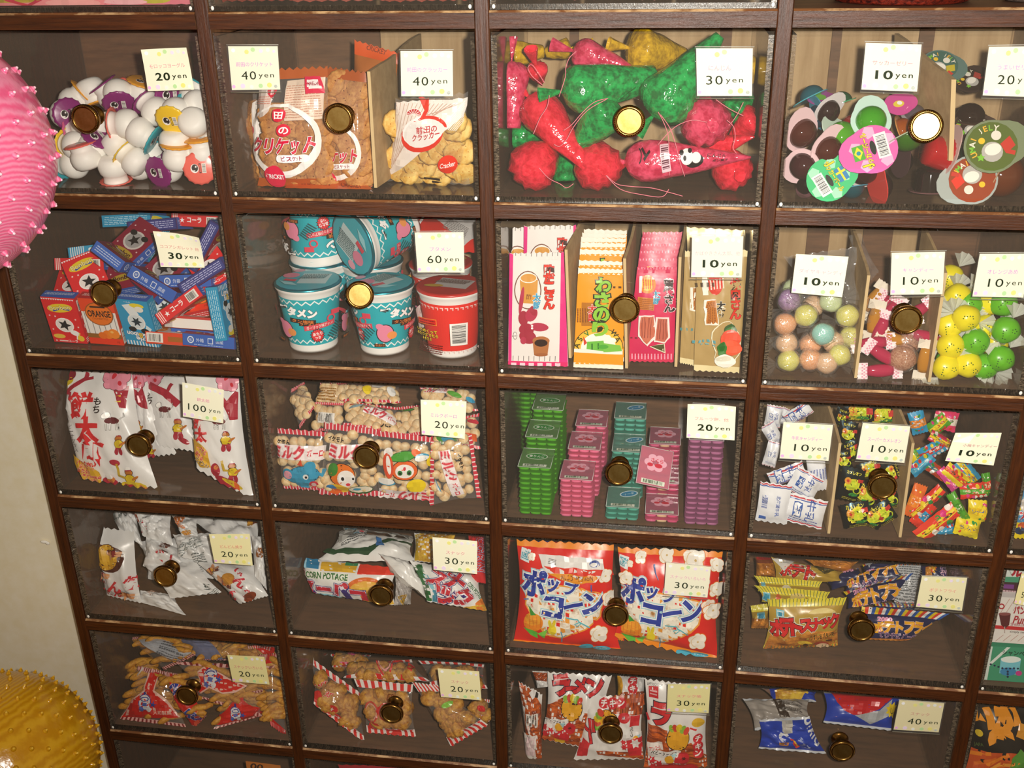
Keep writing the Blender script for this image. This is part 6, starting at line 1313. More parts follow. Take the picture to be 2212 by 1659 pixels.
BR = [('#e8402c','#f0d42c','#1a2a2a','red',(1530,1020),(420,130),-38,.018,'lowest of the heap, slanting up'),('#f0dc28','#f0d01c','#2a3a8a','yellow',(1760,1060),(200,150),14,.017,'at the bottom right with zigzag edge'),('#58a82a','#4a9a24','#e8f0c8','green',(1690,900),(80,250),-30,.020,'standing in the lower middle'),('#f0d828','#e8c41c','#3a5aa8','yellow',(1850,930),(170,170),4,.024,'with a blue picture at the right wall'),
 ('#e2362a','#f0d42c','#7a1430','red',(1440,860),(330,90),-42,.026,'slanting up left of the green one'),('#e2362a','#58a82a','#f6e8c8','red',(1820,770),(240,120),-6,.03,'with a green end at the right wall'),('#e8702a','#f0902c','#fff0d8','orange',(1350,850),(110,270),20,.030,'standing at the cardboard'),('#2a9ac8','#3aaad8','#f6f0e6','blue',(1590,1080),(140,80),-6,.028,'on the bottom under the red one'),
 ('#e04a9a','#f070b0','#fff0f6','pink',(1610,680),(210,80),52,.038,'slanting down from the upper middle'),('#f0d828','#e84a2c','#2a3a2a','yellow',(1680,660),(240,110),40,.034,'in the middle beside the pink one'),('#2a9ac8','#58b8d8','#f6f0e6','blue',(1400,560),(220,100),-40,.05,'at the left of the price card'),('#c82a4a','#f0d42c','#2a2a3a','red',(1560,380),(220,90),30,.06,'above the left edge of the price card'),
 ('#58a82a','#f0d42c','#c8342c','green',(1530,250),(180,120),-40,.08,'high near the cardboard'),('#e83a6a','#f6e8d8','#2f8a4a','pink and white',(1590,210),(190,160),15,.085,'at the top with flower marks'),('#2a9ac8','#f0902c','#f6f0e6','blue',(1370,230),(130,180),-14,.075,'in the top left corner'),('#2a9ac8','#c8342c','#f6e8c8','blue',(1480,450),(220,110),-28,.055,'lower left of the price card'),('#f0d828','#58a82a','#c8342c','yellow',(1360,500),(120,100),70,.06,'small at the cardboard'),
 ('#4a9a24','#e8402c','#f0e8c8','green',(1920,720),(70,180),-10,.028,'end standing at the right wall'),('#e8402c','#2a9ac8','#f6f0e6','red',(1410,960),(110,220),40,.034,'at the lower left beside the orange one'),('#3aa0c8','#e8d02c','#c8342c','blue',(1760,620),(220,120),50,.045,'behind the long pink one'),('#c84a2a','#2a7a8a','#f0e0b8','red',(1500,600),(230,90),35,.05,'in the upper middle')]
for i, (c1, c2, c3, nm, (x, y), (w_, h_), an, dep, where) in enumerate(BR):
    candy_pack('mixed_candy', f'{nm} candy packet {where}', 'bright mixed candies', x, y, w_, h_, an, dep, c1, bright(c1, c2, c3, ('こうめ', 'ラムネ', 'コーラ', 'ソーダ')[i % 4]), 150+i, .005, tilt=.004)
divider(L, (752,400), (662,1112), .03, 'cardboard strip between the white and the dark foil candies', dback=.16, skew=-.012)
divider(L, (1332,400), (1228,1142), .03, 'cardboard strip between the dark foil and the bright candies', dback=.16, skew=-.012)
# ------------------------------------------------------------------ printed food patterns
NOODLE = noise_mat('printed_noodles', '#7a2408', '#e0691c', (60, 60, 420), .3, .15, .38, .62, spec=.5)
NOODL2 = noise_mat('printed_noodles_across', '#6a1c08', '#d9601a', (380, 80, 70), .3, .15, .38, .62, spec=.5)
POPC = noise_mat('printed_popcorn', '#b07a3c', '#f6f0e0', (85, 85, 85), .3, .05, .30, .47, spec=.5)
CORN = noise_mat('printed_corn', '#b8741a', '#f6d04a', (70, 70, 70), .3, .05, .35, .6, spec=.5)
CHIP = noise_mat('printed_chips', '#8a4a14', '#e2953a', (50, 50, 90), .3, .05, .35, .62, spec=.5)
# ================================================================== row 3, column 0: crumpled white snack bags
CUR = (0, 3)
def folk(d, x, y, s, c1, rot=0):
    c, q = math.cos(math.radians(rot)), math.sin(math.radians(rot)); T_ = lambda a, b: (x+(a*c-b*q)*s, y+(a*q+b*c)*s)
    for a, b, rx, ry, col in ((0,0,46,36,'#3a160e'),(0,0,42,32,c1),(-58,0,36,34,'#3a160e'),(-58,2,32,30,'#e0a070'),(-72,-14,26,16,'#6a1a1a'),(52,-14,40,14,'#e0a070'),(52,16,40,14,'#e0a070'),(92,-16,18,14,'#f6f3ee'),(92,18,18,14,'#f6f3ee'),(-20,40,14,32,'#e0a070')): p = T_(a, b); d.ell(p[0], p[1], rx*s, ry*s, col, rot)
    p = T_(6, 0); d.rect(p[0], p[1], 12*s, 66*s, '#8a1a24', rot)
def drum(d, x, y, s):
    d.ell(x+40*s, y+20*s, 130*s, 120*s, '#4a1410', 40).ell(x, y, 112*s, 128*s, '#4a1410', -24).ell(x, y, 106*s, 122*s, '#d9a01c', -24).ell(x+4*s, y-10*s, 76*s, 92*s, '#e8b42c', -24)
    for i in range(12): a = i*.5236; d.ell(x+94*s*math.cos(a)-8*s, y+108*s*math.sin(a), 8*s, 8*s, '#f3d06a')
def dondon(d):
    d.line([(330,310),(370,345),(310,400)], 14, '#5a2a1a').line([(320,350),(480,400)], 12, '#5a2a1a').rect(395, 405, 90, 30, '#d8404a', 26).rect(355, 495, 46, 110, '#c8404a').rect(355, 495, 40, 104, '#f3efec').vtext('豚入', 355, 490, 28, '#c8404a', step=42)
    drum(d, 520, 505, .95); folk(d, 590, 470, .8, '#8a1a24', 10); folk(d, 490, 655, .8, '#e0a0a0', 20); folk(d, 680, 855, .9, '#e0802c', 14)
    d.vtext('どんど', 560, 745, 92, '#d02a3a', step=0.1, bold=.05) if False else None
    for t, x, y, h in (('ど',470,750,90),('ん',590,775,100),('ど',520,860,60),('ん',600,840,60),('焼',735,745,105)): d.text(t, x, y, h, '#d02a3a', 14, .06)
def wb(label, q, ds, seed, pr=None, wr=1.5, puff=.014, **kw): packet('white_snack_bag', label, 'bag', MM, q, ds, puff, '#e9e9e8', pr, seed=seed, wr=wr, seal=(.05,.05), group='crumpled white snack bags', nu=16, nv=14, **kw)
wb('white snack bag with a yellow drum, standing at the left', [(240,232),(724,290),(790,950),(470,880)], (.075, 'f'), 201, dondon, wr=.8)
wb('plain white bag back with a recycling mark, bottom middle', [(810,600),(1290,565),(1530,850),(1060,905)], (.06, .030), 202, lambda d: (d.rect(1412, 800, 60, 54, '#3a4440', 8), d.rect(1412, 800, 46, 40, '#e9e9e8', 8), d.text('e', 1412, 800, 26, '#3a4440', 8, .05), d.lines(1460, 860, 110, 60, 5, '#6a7470', -30)))
wb('white snack bag corner pointing down at the bottom', [(780,830),(1080,870),(1205,1065),(730,925)], (.05, 'f'), 203, lambda d: d.lines(900, 850, 120, 50, 4, '#c09a8a', 6), wr=1.0, puff=.006)
wb('white snack bag with two orange dressed figures at the right', [(1285,565),(1830,600),(1955,880),(1690,955)], (.055, .020), 204, lambda d: (folk(d, 1450, 660, .9, '#e8a82c', 160), folk(d, 1570, 760, 1.0, '#e0802c', -150), d.ell(1630, 740, 60, 50, '#c88a2c'), d.text('ど', 1700, 700, 90, '#d02a3a', 50, .06), d.text('ん', 1740, 770, 90, '#d02a3a', 50, .06), d.text('ん', 1650, 870, 80, '#d02a3a', 50, .06), d.text('ど', 1760, 850, 80, '#d02a3a', 50, .06), d.ell(1800, 890, 70, 30, '#8a3a1a', -30)), wr=.8)
wb('white snack bag with red brush letters above the knob', [(830,330),(1120,440),(1180,590),(800,610)], (.085, .06), 205, lambda d: (d.ell(1010, 430, 56, 30, '#6a2a14', 16), d.text('ど', 980, 530, 90, '#d02a3a', 14, .06), d.text('ん', 1090, 570, 90, '#d02a3a', 14, .06), d.rect(1040, 500, 50, 12, '#5a2a1a', 20)))
wb('white snack bag filling the gap right behind the knob', [(760,380),(1420,330),(1480,720),(850,730)], (.10, .07), 212, lambda d: d.lines(1330, 620, 120, 80, 5, '#8a9290', -14), wr=1.6)
wb('white snack bag with an orange legged figure at the top', [(1060,130),(1300,180),(1310,330),(1160,330)], (.10, .085), 206, lambda d: (d.ell(1140, 190, 50, 70, '#d9782c'), d.ell(1185, 240, 40, 18, '#e9a57a', 40), d.ell(1220, 300, 50, 22, '#d99a3c', -10)))
wb('white snack bag back with small print in the middle', [(1080,320),(1500,300),(1480,590),(1120,520)], (.09, .06), 207, lambda d: (d.lines(1260, 440, 230, 90, 6, '#8a9290', -20), d.lines(1350, 530, 120, 60, 6, '#6a7270', -10)), wr=1.8)
wb('white snack bag back reaching the top left', [(470,90),(740,100),(800,420),(600,300)], (.12, .08), 208, lambda d: d.lines(600, 180, 60, 120, 4, '#7a8280', 70), wr=1.8)
wb('white snack bag with red strokes, upper left of the knob', [(700,105),(1060,130),(1080,420),(800,330)], (.11, .08), 209, lambda d: (d.text('ど', 810, 265, 80, '#c02a3a', 60, .05), d.ell(720, 150, 40, 70, '#8a3a1a')), wr=1.8)
wb('white snack bag at the upper right, behind the price card', [(1180,150),(1890,190),(1880,520),(1500,360)], (.13, .08), 210, lambda d: (d.lines(1520, 220, 60, 150, 4, '#7a8280', 70), d.ell(1815, 230, 50, 40, '#7a3a14'), d.ell(1800, 260, 30, 40, '#d99a2c')), wr=1.6)
wb('white snack bag folded at the right wall', [(1800,330),(1905,340),(1945,830),(1830,700)], (.07, .03), 211, lambda d: d.ell(1870, 500, 40, 50, '#a8641c'), wr=1.4)
# ================================================================== row 3, column 1: corn potage
CUR = (1, 3)
def potage(d):
    d.rect(366, 440, 312, 96, '#2a86b4', 6).rect(700, 490, 336, 80, '#e8b62c', 4).rect(820, 466, 124, 26, '#2f8a5a', 4).rect(1060, 515, 350, 90, '#e83a24', 2).rect(372, 445, 40, 100, '#9fd0e4', 6).rect(530, 465, 18, 90, '#f3f0ea', 6).rect(878, 500, 16, 84, '#f3f0ea', 4)
    d.rect(305, 530, 74, 96, '#c8403a', 4).rect(305, 530, 66, 88, '#f6f1ec', 4).ell(290, 515, 20, 18, '#e0343c').ell(322, 518, 20, 18, '#e0343c').poly([(272,522),(342,524),(306,556)], '#e0343c').rect(306, 518, 44, 12, '#f6dcdc')
    d.text('CORN POTAGE', 580, 565, 54, '#1f6a3a', 5, .03, ['#e6f0c8'], .06, w=430)
    d.ell(960, 690, 180, 108, '#e8742c', 0, 20, 180, 360).ell(970, 700, 160, 84, '#f0b84a', 0, 20, 180, 360).poly([(860,680),(1200,650),(1200,830),(930,810)], CORN)
    d.text('スーパー', 640, 690, 130, '#c8203a', 6, .08, ['#eadff0', '#3a2a7a'], .05, w=620, skew=-.25); d.rect(940, 760, 60, 60, '#c8203a', 4); d.ell(620, 750, 120, 14, '#8ac8d8', 10)
def corn_bag(label, q, ds, seed, pr, col='#efeeea', wr=.9, **kw): packet('corn_snack_bag', label, 'bag', N, q, ds, kw.pop('puff', .014), col, pr, seed=seed, wr=wr, seal=(.04,.04), group='corn snack bags', **kw)
corn_bag('corn snack bag lettered in green, lying slanted at the left', [(212,388),(1235,500),(1205,838),(455,722)], (.075, .05), 221, potage, wr=.5, nu=22)
corn_bag('corn snack bag with red letters at the right wall', [(1335,425),(1975,560),(2048,890),(1500,805)], (.07, .035), 222, lambda d: (d.poly([(1335,470),(1450,468),(1545,800),(1480,800)], '#1f6a34'), d.poly([(1450,560),(1500,570),(1570,700),(1530,700)], '#8ac8d8'), d.poly([(1545,700),(1590,720),(1600,810),(1550,810)], '#4a9ab4'), d.text('ス', 1590, 620, 150, '#d02438', 36, .06, ['#ece4ec', '#3a2a7a'], .04), d.text('ナ', 1760, 640, 170, '#d02438', 36, .06, ['#ece4ec', '#3a2a7a'], .04), d.text('ッ', 1680, 770, 140, '#d02438', 36, .06, ['#ece4ec', '#3a2a7a'], .04), d.text('ク', 1840, 780, 160, '#d02438', 36, .06, ['#ece4ec', '#3a2a7a'], .04), d.text('CORN POTAGE', 1960, 720, 42, '#1f6a3a', 46, .03, w=190), d.poly([(1950,830),(2048,770),(2048,890),(1960,885)], '#e8802c'), d.poly([(1780,860),(2040,840),(2048,890),(1790,885)], CORN)), nu=18)
corn_bag('white back of a corn snack bag with grey small print', [(720,165),(1375,235),(1390,430),(470,440)], (.13, .08), 223, lambda d: (d.lines(830, 260, 260, 150, 9, '#55585a', -14), d.poly([(700,180),(1370,200),(1370,290),(900,230),(700,330)], '#a8a8a4'), d.line([(560,385),(980,395),(1120,345),(1390,315)], 26, '#1a4a2a'), d.poly([(1050,310),(1100,320),(1140,370),(1060,370)], '#2a6aa8')), nu=18)
corn_bag('corn picture bag folded in the middle', [(1055,362),(1340,470),(1515,790),(1245,570)], (.075, .045), 224, lambda d: d.poly([(1050,360),(1340,470),(1520,800),(1240,580)], CORN), wr=1.2)
corn_bag('crumpled silver bag end beside the knob', [(1210,570),(1370,640),(1350,830),(1195,840)], (.06, .04), 225, lambda d: d.poly([(1230,760),(1330,740),(1290,850)], '#c8a02c'), col='#b0aaa6', wr=2.2, puff=.008)
corn_bag('yellow corn picture bag behind the price card', [(1380,175),(1760,190),(1700,470),(1370,430)], (.13, .10), 226, lambda d: (d.poly([(1430,180),(1760,190),(1700,470),(1420,430)], CORN), d.rect(1405, 310, 40, 240, '#c8a41c')), wr=.8)
corn_bag('red corn snack bag standing in the right corner', [(1880,195),(2040,215),(2040,640),(1900,620)], (.11, .06), 227, lambda d: (d.rect(1960, 300, 200, 300, '#d0242c'), [d.text(t, 1995, 260+i*85, 66, '#d0242c', 90, .04, ['#e8d8e8', '#3a4a9a'], .05) for i, t in enumerate('CORN')]), col='#d0242c', wr=.5)
corn_bag('light blue cornered bag at the top, left of the white back', [(725,120),(960,130),(950,230),(730,220)], (.15, .14), 228, lambda d: (d.rect(830, 165, 150, 60, '#8ac4dc'), d.rect(910, 160, 60, 30, '#b02a3c'), d.line([(800,150),(850,170)], 8, '#1a3a5a')), wr=.6)
# ================================================================== row 3, column 2: popcorn
CUR = (2, 3)
def popkernel(d, x, y, s):
    for a, b, r in ((0,0,50),(44,-26,44),(-40,-24,42),(30,34,44),(-34,32,40),(0,-48,36)): d.ell(x+a*s, y+b*s, (r+6)*s, (r+6)*s, '#e8842c')
    for a, b, r in ((0,0,50),(44,-26,44),(-40,-24,42),(30,34,44),(-34,32,40),(0,-48,36)): d.ell(x+a*s, y+b*s, r*s, r*s, '#f8f3e6')
    d.ell(x+6*s, y+4*s, 12*s, 9*s, '#d8b87a'); d.ring(x, y, 60*s, 58*s, 6*s, '#e8c89a', 0, 14, 100, 260)
def popcorn(ox, oy):
    def f(d):
        X = lambda v: v+ox; Yv = lambda v: v+oy
        d.poly([(X(x),Yv(y)) for x, y in ((250,470),(420,440),(760,480),(1000,560),(960,760),(820,860),(600,950),(460,930),(240,650))], '#f0a03a').poly([(X(x),Yv(y)) for x, y in ((262,480),(420,455),(755,492),(985,570),(945,750),(815,848),(600,935),(470,915),(255,650))], POPC)
        d.rect(X(262), Yv(225), 90, 105, '#e6f0f2', 14).rect(X(262), Yv(225), 72, 70, '#4aa8bc', 14).rect(X(262), Yv(225), 54, 54, '#e6f0f2', 14).rect(X(262), Yv(225), 40, 40, '#4aa8bc', 14).ring(X(262), Yv(222), 16, 16, 5, '#e6f0f2')
        d.glyphs([('ポ', X(340), Yv(450), 225, 8), ('ッ', X(520), Yv(468), 95, 8), ('プ', X(685), Yv(488), 112, 12), ('コ', X(520), Yv(655), 170, 8), ('ー', X(705), Yv(640), 130, -10), ('ン', X(890), Yv(630), 175, 4)], '#1f3a9e', .045, ['#f4f6f6', '#a8d4de'], .035)
        d.ell(X(335), Yv(800), 96, 84, '#f08c1c').ell(X(335), Yv(770), 84, 60, '#f5a52c')
        for k in range(5): d.line([(X(262+k*36), Yv(735)), (X(262+k*36), Yv(845))], 5, '#d8741a')
        d.poly([(X(280),Yv(650)),(X(365),Yv(725)),(X(310),Yv(735))], '#3f9a34').poly([(X(240),Yv(850)),(X(380),Yv(890)),(X(380),Yv(950)),(X(310),Yv(920))], '#5ab83a').poly([(X(470),Yv(860)),(X(380),Yv(900)),(X(440),Yv(950))], '#7ac848').ell(X(515), Yv(865), 40, 46, '#ecd62a').ell(X(495), Yv(800), 15, 40, '#ecd62a', -8).ell(X(530), Yv(800), 15, 40, '#ecd62a', 12)
        d.line([(X(640),Yv(748)),(X(740),Yv(760)),(X(770),Yv(800)),(X(735),Yv(825)),(X(715),Yv(800)),(X(760),Yv(785)),(X(850),Yv(838))], 11, '#5ab8c8').line([(X(595),Yv(870)),(X(605),Yv(925)),(X(640),Yv(905))], 11, '#5a9ab8').line([(X(600),Yv(925)),(X(595),Yv(985))], 10, '#5a9ab8').line([(X(235),Yv(600)),(X(285),Yv(590))], 12, '#5a7ab8').line([(X(870),Yv(460)),(X(868),Yv(520))], 12, '#5a5aa8')
        popkernel(d, X(930), Yv(905), .95); popkernel(d, X(1040), Yv(600), .8); popkernel(d, X(985), Yv(400), .7); popkernel(d, X(330), Yv(235), .35)
        d.ell(X(810), Yv(1010), 70, 34, '#4ab4d0').ell(X(950), Yv(1035), 80, 30, '#4ab4d0', 8).text('ジャパン', X(950), Yv(1030), 26, '#e4f4f8', 8, .03, w=100)
    return f
packet('popcorn_bag', 'red popcorn bag with a turned down white top, at the left', 'bag', O, [(188,108),(1050,150),(1115,1128),(155,1032)], (.055, .020), .018, '#e2231c', lambda d: (popcorn(0, 0)(d), d.poly([(390,215),(960,260),(975,350),(900,440),(800,445),(600,400),(450,330)], '#e8e6e2'), d.poly([(450,300),(960,345),(940,400),(560,370)], '#e0301c'), d.poly([(470,350),(940,395),(880,440),(780,450),(600,410)], '#e8941c'), d.text('NEW POP CORN', 740, 402, 36, '#8a4a10', 184, .03, w=280), d.ell(890, 295, 50, 28, '#2a4a9a', 6), d.ell(880, 300, 32, 16, '#e8e6e2', 6), d.lines(520, 270, 70, 40, 4, '#3a3a44', 8)), seed=231, wr=.45, seal=(.03,.05), sealcol='#f08c14', nu=22, nv=20, sealname='orange_seal', group='red popcorn bags')
packet('popcorn_bag', 'red popcorn bag partly under the price card, at the right', 'bag', O, [(1082,175),(2015,212),(1978,1185),(1055,965)], (.050, .018), .018, '#e2231c', lambda d: (popcorn(860, 65)(d), popkernel(d, 1515, 235, .75), popkernel(d, 1760, 275, 1.1), popkernel(d, 1290, 250, .6), popkernel(d, 1950, 310, .7), popkernel(d, 1950, 510, .8), popkernel(d, 1160, 410, .7), popkernel(d, 1910, 690, .9), d.line([(1410,300),(1425,380),(1450,410)], 14, '#5a7ab8')), seed=232, wr=.45, seal=(.03,.05), sealcol='#f08c14', nu=22, nv=20, sealname='orange_seal', group='red popcorn bags')
packet('popcorn_bag', 'red popcorn bag behind the left one, its blue letters at the top', 'bag', O, [(250,118),(1050,140),(1050,420),(350,330)], (.11, .075), .012, '#e2231c', lambda d: (d.glyphs([('ポ', 400, 165, 150, 8), ('ッ', 570, 210, 80, 8), ('プ', 730, 205, 110, 8)], '#1f3a9e', .045, ['#f4f6f6', '#a8d4de'], .035), d.poly([(600,135),(1040,150),(980,180),(760,180)], '#e8941c')), seed=233, wr=.5, group='red popcorn bags')
packet('popcorn_bag', 'red bag corner with an orange edge between the two front popcorn bags', 'bag', O, [(1020,620),(1130,640),(1140,1000),(1010,980)], (.05, .035), .006, '#d8201c', lambda d: d.poly([(1040,960),(1130,970),(1130,1010),(1060,1000)], '#f08c14'), seed=234, wr=.6, group='red popcorn bags')
packet('popcorn_bag', 'red bag edge at the right wall behind the right popcorn bag', 'bag', O, [(1900,350),(2020,360),(2015,760),(1920,740)], (.09, .07), .006, '#c01c1a', lambda d: (d.ell(1950, 560, 40, 60, '#e8c89a'), d.rect(1990, 730, 60, 40, '#e8841c')), seed=235, wr=.6, group='red popcorn bags')
# ================================================================== row 3, column 3: potato snacks
CUR = (3, 3)
def potsnack(d):
    d.poly([(290,600),(840,620),(800,775),(240,775)], CHIP).ell(690, 485, 110, 30, '#e8d48a', 0, 16, 180, 360).rect(358, 495, 66, 58, '#8acfe0', 4).rect(358, 495, 48, 42, '#eaf4f4', 4).rect(358, 495, 36, 30, '#3a9ab8', 4)
    d.glyphs([(t, 330+i*77, 592-i*8, (118,118,122,84,84,70,92)[i], -6) for i, t in enumerate('ポテトスナック')], '#d81f24', .05, ['#2a0e08', '#f0ead8'], .03).text('うすしおバター味', 690, 650, 44, '#3a1a0a', -6, .04, ['#f0b03a'], .06, w=200)
    d.ell(555, 710, 60, 24, '#e8c23a', 8).ell(560, 735, 20, 20, '#4a2a10').ell(680, 720, 60, 24, '#b0402c', 8).ell(690, 745, 50, 30, '#eac8a0').rect(740, 690, 50, 10, '#3a1a10')
def potato(label, q, ds, seed, pr, **kw): packet('potato_snack_bag', label, 'bag', Q, q, ds, kw.pop('puff', .012), kw.pop('col', '#b8963a'), pr, seed=seed, wr=kw.pop('wr', .4), seal=kw.pop('seal', (.12,.05)), sealcol=('#e3d23a', '#4a6a4a', 22, .18), sealname='striped_seal', group='gold potato snack bags', nu=22, nv=14, **kw)
potato('gold potato snack bag with big red letters, frontmost', [(272,400),(872,388),(805,752),(238,775)], (.055, .045), 241, potsnack, kind='film')
potato('gold potato snack bag edge just behind the frontmost one', [(172,295),(748,345),(748,470),(230,420)], (.075, .07), 242, lambda d: (d.rect(245, 375, 60, 56, '#8acfe0', 10), d.rect(245, 375, 42, 38, '#3a9ab8', 10), d.ell(345, 385, 26, 26, '#d8603a'), d.ell(500, 385, 60, 30, '#e0c878')), seal=(.42,.05))
potato('gold potato snack bag edge second behind, higher up', [(170,222),(688,268),(690,370),(200,340)], (.095, .09), 243, lambda d: (d.rect(220, 285, 40, 30, '#6ab0c4', 6), d.ell(410, 305, 40, 16, '#f0e6c8')), seal=(.42,.05))
potato('gold potato snack bag low at the left wall', [(145,450),(278,432),(290,620),(150,620)], (.08, .065), 244, lambda d: (d.rect(225, 520, 60, 46, '#6ab0c4', -8), d.rect(225, 520, 40, 30, '#3a8aa8', -8), d.poly([(145,540),(290,540),(290,620),(150,620)], CHIP)), seal=(.28,.05))
potato('gold potato snack bag with red letters leaning at the top', [(300,80),(850,195),(830,260),(320,300)], (.13, .11), 245, lambda d: (d.glyphs([('ポ', 400, 190, 90, 12), ('テ', 490, 205, 90, 12), ('ト', 590, 220, 100, 12)], '#d81f24', .05, ['#2a0e08', '#f0ead8'], .03), d.poly([(300,90),(500,110),(380,200)], '#d8d4cc'), d.poly([(560,120),(850,190),(700,230)], '#4a4218')), seal=(.02,.02), wr=.6)
potato('brown chip picture bag in the top left corner', [(180,80),(330,90),(340,230),(185,230)], (.15, .14), 246, lambda d: (d.poly([(180,120),(340,120),(340,230),(185,230)], CHIP), d.rect(290, 85, 200, 24, '#a81c1c')), col='#7a3a1a', seal=(.02,.02))
potato('chip picture bag at the top middle', [(560,100),(960,115),(900,190),(640,170)], (.15, .14), 247, lambda d: d.poly([(560,100),(960,115),(900,190),(640,170)], CHIP), col='#c8842c', seal=(.02,.02))
def fry(ox, oy, rot=0, k=1, full=True):
    def f(d):
        c, s = math.cos(math.radians(rot)), math.sin(math.radians(rot)); T_ = lambda x, y: (ox+(x*c-y*s)*k, oy+(x*s+y*c)*k)
        p = T_(170, 92); d.text('2080', p[0], p[1], 28*k, '#f0a8c8', rot+2, .08, w=112*k)
        d.glyphs([(t, *T_(125+i*80, 152-i*3), 74*k, rot) for i, t in enumerate('ポテトフライ')], '#f0b01c', .04, ['#d8481c', '#f6e8c0'], .022)
        p = T_(310, 205); d.text('てりやきバーガー', p[0], p[1], 38*k, '#3a2a6a', rot+2, .03, ['#f6c8d8'], .06, w=350*k)
        if full: d.poly([T_(40, 230), T_(460, 220), T_(400, 300), T_(60, 300)], CHIP)
    return f
STR4 = ('#f3f0ea', '#e0402c', 6, .34)
def frybag(label, q, ds, seed, pr, sealh=.14, **kw):
    def dr(d):
        qq = np.array(q, float); tl, tr, br, bl = qq
        n = 24; cols = ('#e8c81e', '#e0402c', '#f3f0ea', '#2a5aa8')
        for i in range(n):
            a, b = i/n, (i+1)/n; P0 = lambda u, v: tuple(tl*(1-u)*(1-v)+tr*u*(1-v)+br*u*v+bl*(1-u)*v)
            d.poly([P0(a, 0), P0(b, 0), P0(b, sealh), P0(a, sealh)], cols[i % 4])
        if pr: pr(d)
    packet('potato_fry_bag', label, 'bag', Q, q, ds, kw.pop('puff', .010), kw.pop('col', '#1c2350'), dr, seed=seed, wr=.35, seal=(.06,.05), group='navy potato fry bags', nu=24, nv=12, **kw)
frybag('navy potato fry bag lying in front, right of the knob', [(985,455),(1650,512),(1340,712),(880,690)], (.085, .06), 251, fry(980, 455, 3), .22)
frybag('navy potato fry bag slanting up behind the front one', [(845,345),(1375,205),(1240,400),(880,470)], (.11, .085), 252, fry(800, 315, -14, .95, False), .24)
frybag('navy potato fry bag edge rising to the top, second behind', [(830,285),(1290,130),(1300,230),(860,340)], (.13, .11), 253, fry(760, 180, -14, .9, False), .34)
frybag('navy potato fry bag with pink digits below the drawer top', [(700,255),(960,170),(1040,240),(760,330)], (.14, .12), 254, lambda d: (d.text('2080', 890, 210, 40, '#f0a8c8', -6, .08, w=90), d.text('てりやき', 750, 260, 36, '#3a2a10', -12, .05, ['#f0c84a'], .08, w=110)), .05)
frybag('navy potato fry bag with white edge in the top middle', [(990,140),(1250,110),(1180,220),(1000,230)], (.15, .135), 255, lambda d: (d.text('2080', 1050, 205, 24, '#f0a8c8', -10, .08, w=60), d.poly([(1010,140),(1080,120),(1040,180)], '#c8ccd4')), .18)
frybag('navy potato fry bag stripe between the front and slanting ones', [(1080,432),(1400,428),(1420,500),(1060,470)], (.10, .095), 256, None, .45)
frybag('grey printed back of a fry bag beside the price card', [(1240,140),(1435,135),(1425,470),(1230,420)], (.125, .10), 257, lambda d: d.lines(1335, 300, 170, 300, 18, '#6a6e72', 4), .02, col='#c4c6c8')
frybag('navy potato fry bag above the price card', [(1430,130),(1640,140),(1640,300),(1430,290)], (.14, .12), 258, lambda d: (d.text('ポ', 1500, 185, 70, '#f0b01c', -10, .08, ['#d8481c'], .06), d.text('CUP', 1590, 180, 40, '#3a2a6a', 80, .05, ['#f6c8d8'], .08), d.rect(1480, 200, 40, 60, '#c8842c')), .02)
# ================================================================== row 4, column 0: corn sticks
CUR = (0, 4)
STK = noise_mat('corn_stick_crust', '#b5701a', '#e8ac3e', (140, 140, 140), .5, .3, .35, .62)
def cstick():
    mb = MB(); mb.tube([(-.019+.038*i/7, .006*math.sin(i/7*2.6), .0015*math.sin(i*1.7)) for i in range(8)], [.0030, .0046, .0050, .0047, .0051, .0048, .0044, .0028], STK, 8); return mb
CST = mesh_of('corn_stick', cstick)
def emblem(d, x, y, s, rot=0):
    d.ell(x, y, 52*s, 62*s, '#e6e6ea', rot).ring(x, y, 52*s, 62*s, 6*s, '#2a3a9a', rot).ell(x, y-24*s, 34*s, 18*s, '#2a3a9a').ell(x, y-24*s, 26*s, 11*s, '#e6e6ea').rect(x, y+14*s, 40*s, 26*s, '#5a70c0', rot).ell(x-30*s, y+52*s, 18*s, 22*s, '#5a70c0').ell(x+28*s, y+54*s, 18*s, 22*s, '#e6e6ea').star(x+66*s, y+16*s, 10*s, 30*s, 5, '#2a50b0').ell(x, y-70*s, 10*s, 10*s, '#2a3a9a')
def stick_bag(label, q, ds, seed, pr, nx=6, ny=4, **kw):
    packet('corn_stick_bag', label, 'bag', R, q, ds, kw.pop('puff', .014), '#c8882c', pr, kind='clear', seal=(.05,.09), sealcol=('#f0b8b0', '#8a2a2c', 16, .45), sealname='striped_seal', wr=.4, seed=seed, group='corn stick bags', inside=fill('corn_stick', CST, nx, ny, (.08, .92, .10, .90), .34, .3, seed, True), nu=18, nv=14, **kw)
stick_bag('corn stick bag with a red bell shape, bottom left corner', [(1000,330),(1240,380),(1350,780),(868,715)], (.05, 'f'), 261, lambda d: (d.poly([(1085,370),(1170,375),(1150,490),(1240,560),(1320,700),(870,700),(960,560),(1070,490)], '#f3c4b4'), d.poly([(1095,372),(1158,376),(1140,500),(1225,570),(1310,700),(875,700),(968,565),(1080,498)], '#dc2118'), emblem(d, 1080, 575, .95), d.text('大和製菓', 1200, 655, 30, '#f3c8b8', 4, .02, w=130), d.line([(1060,310),(980,420)], 12, '#d8d0cc')), 5, 5)
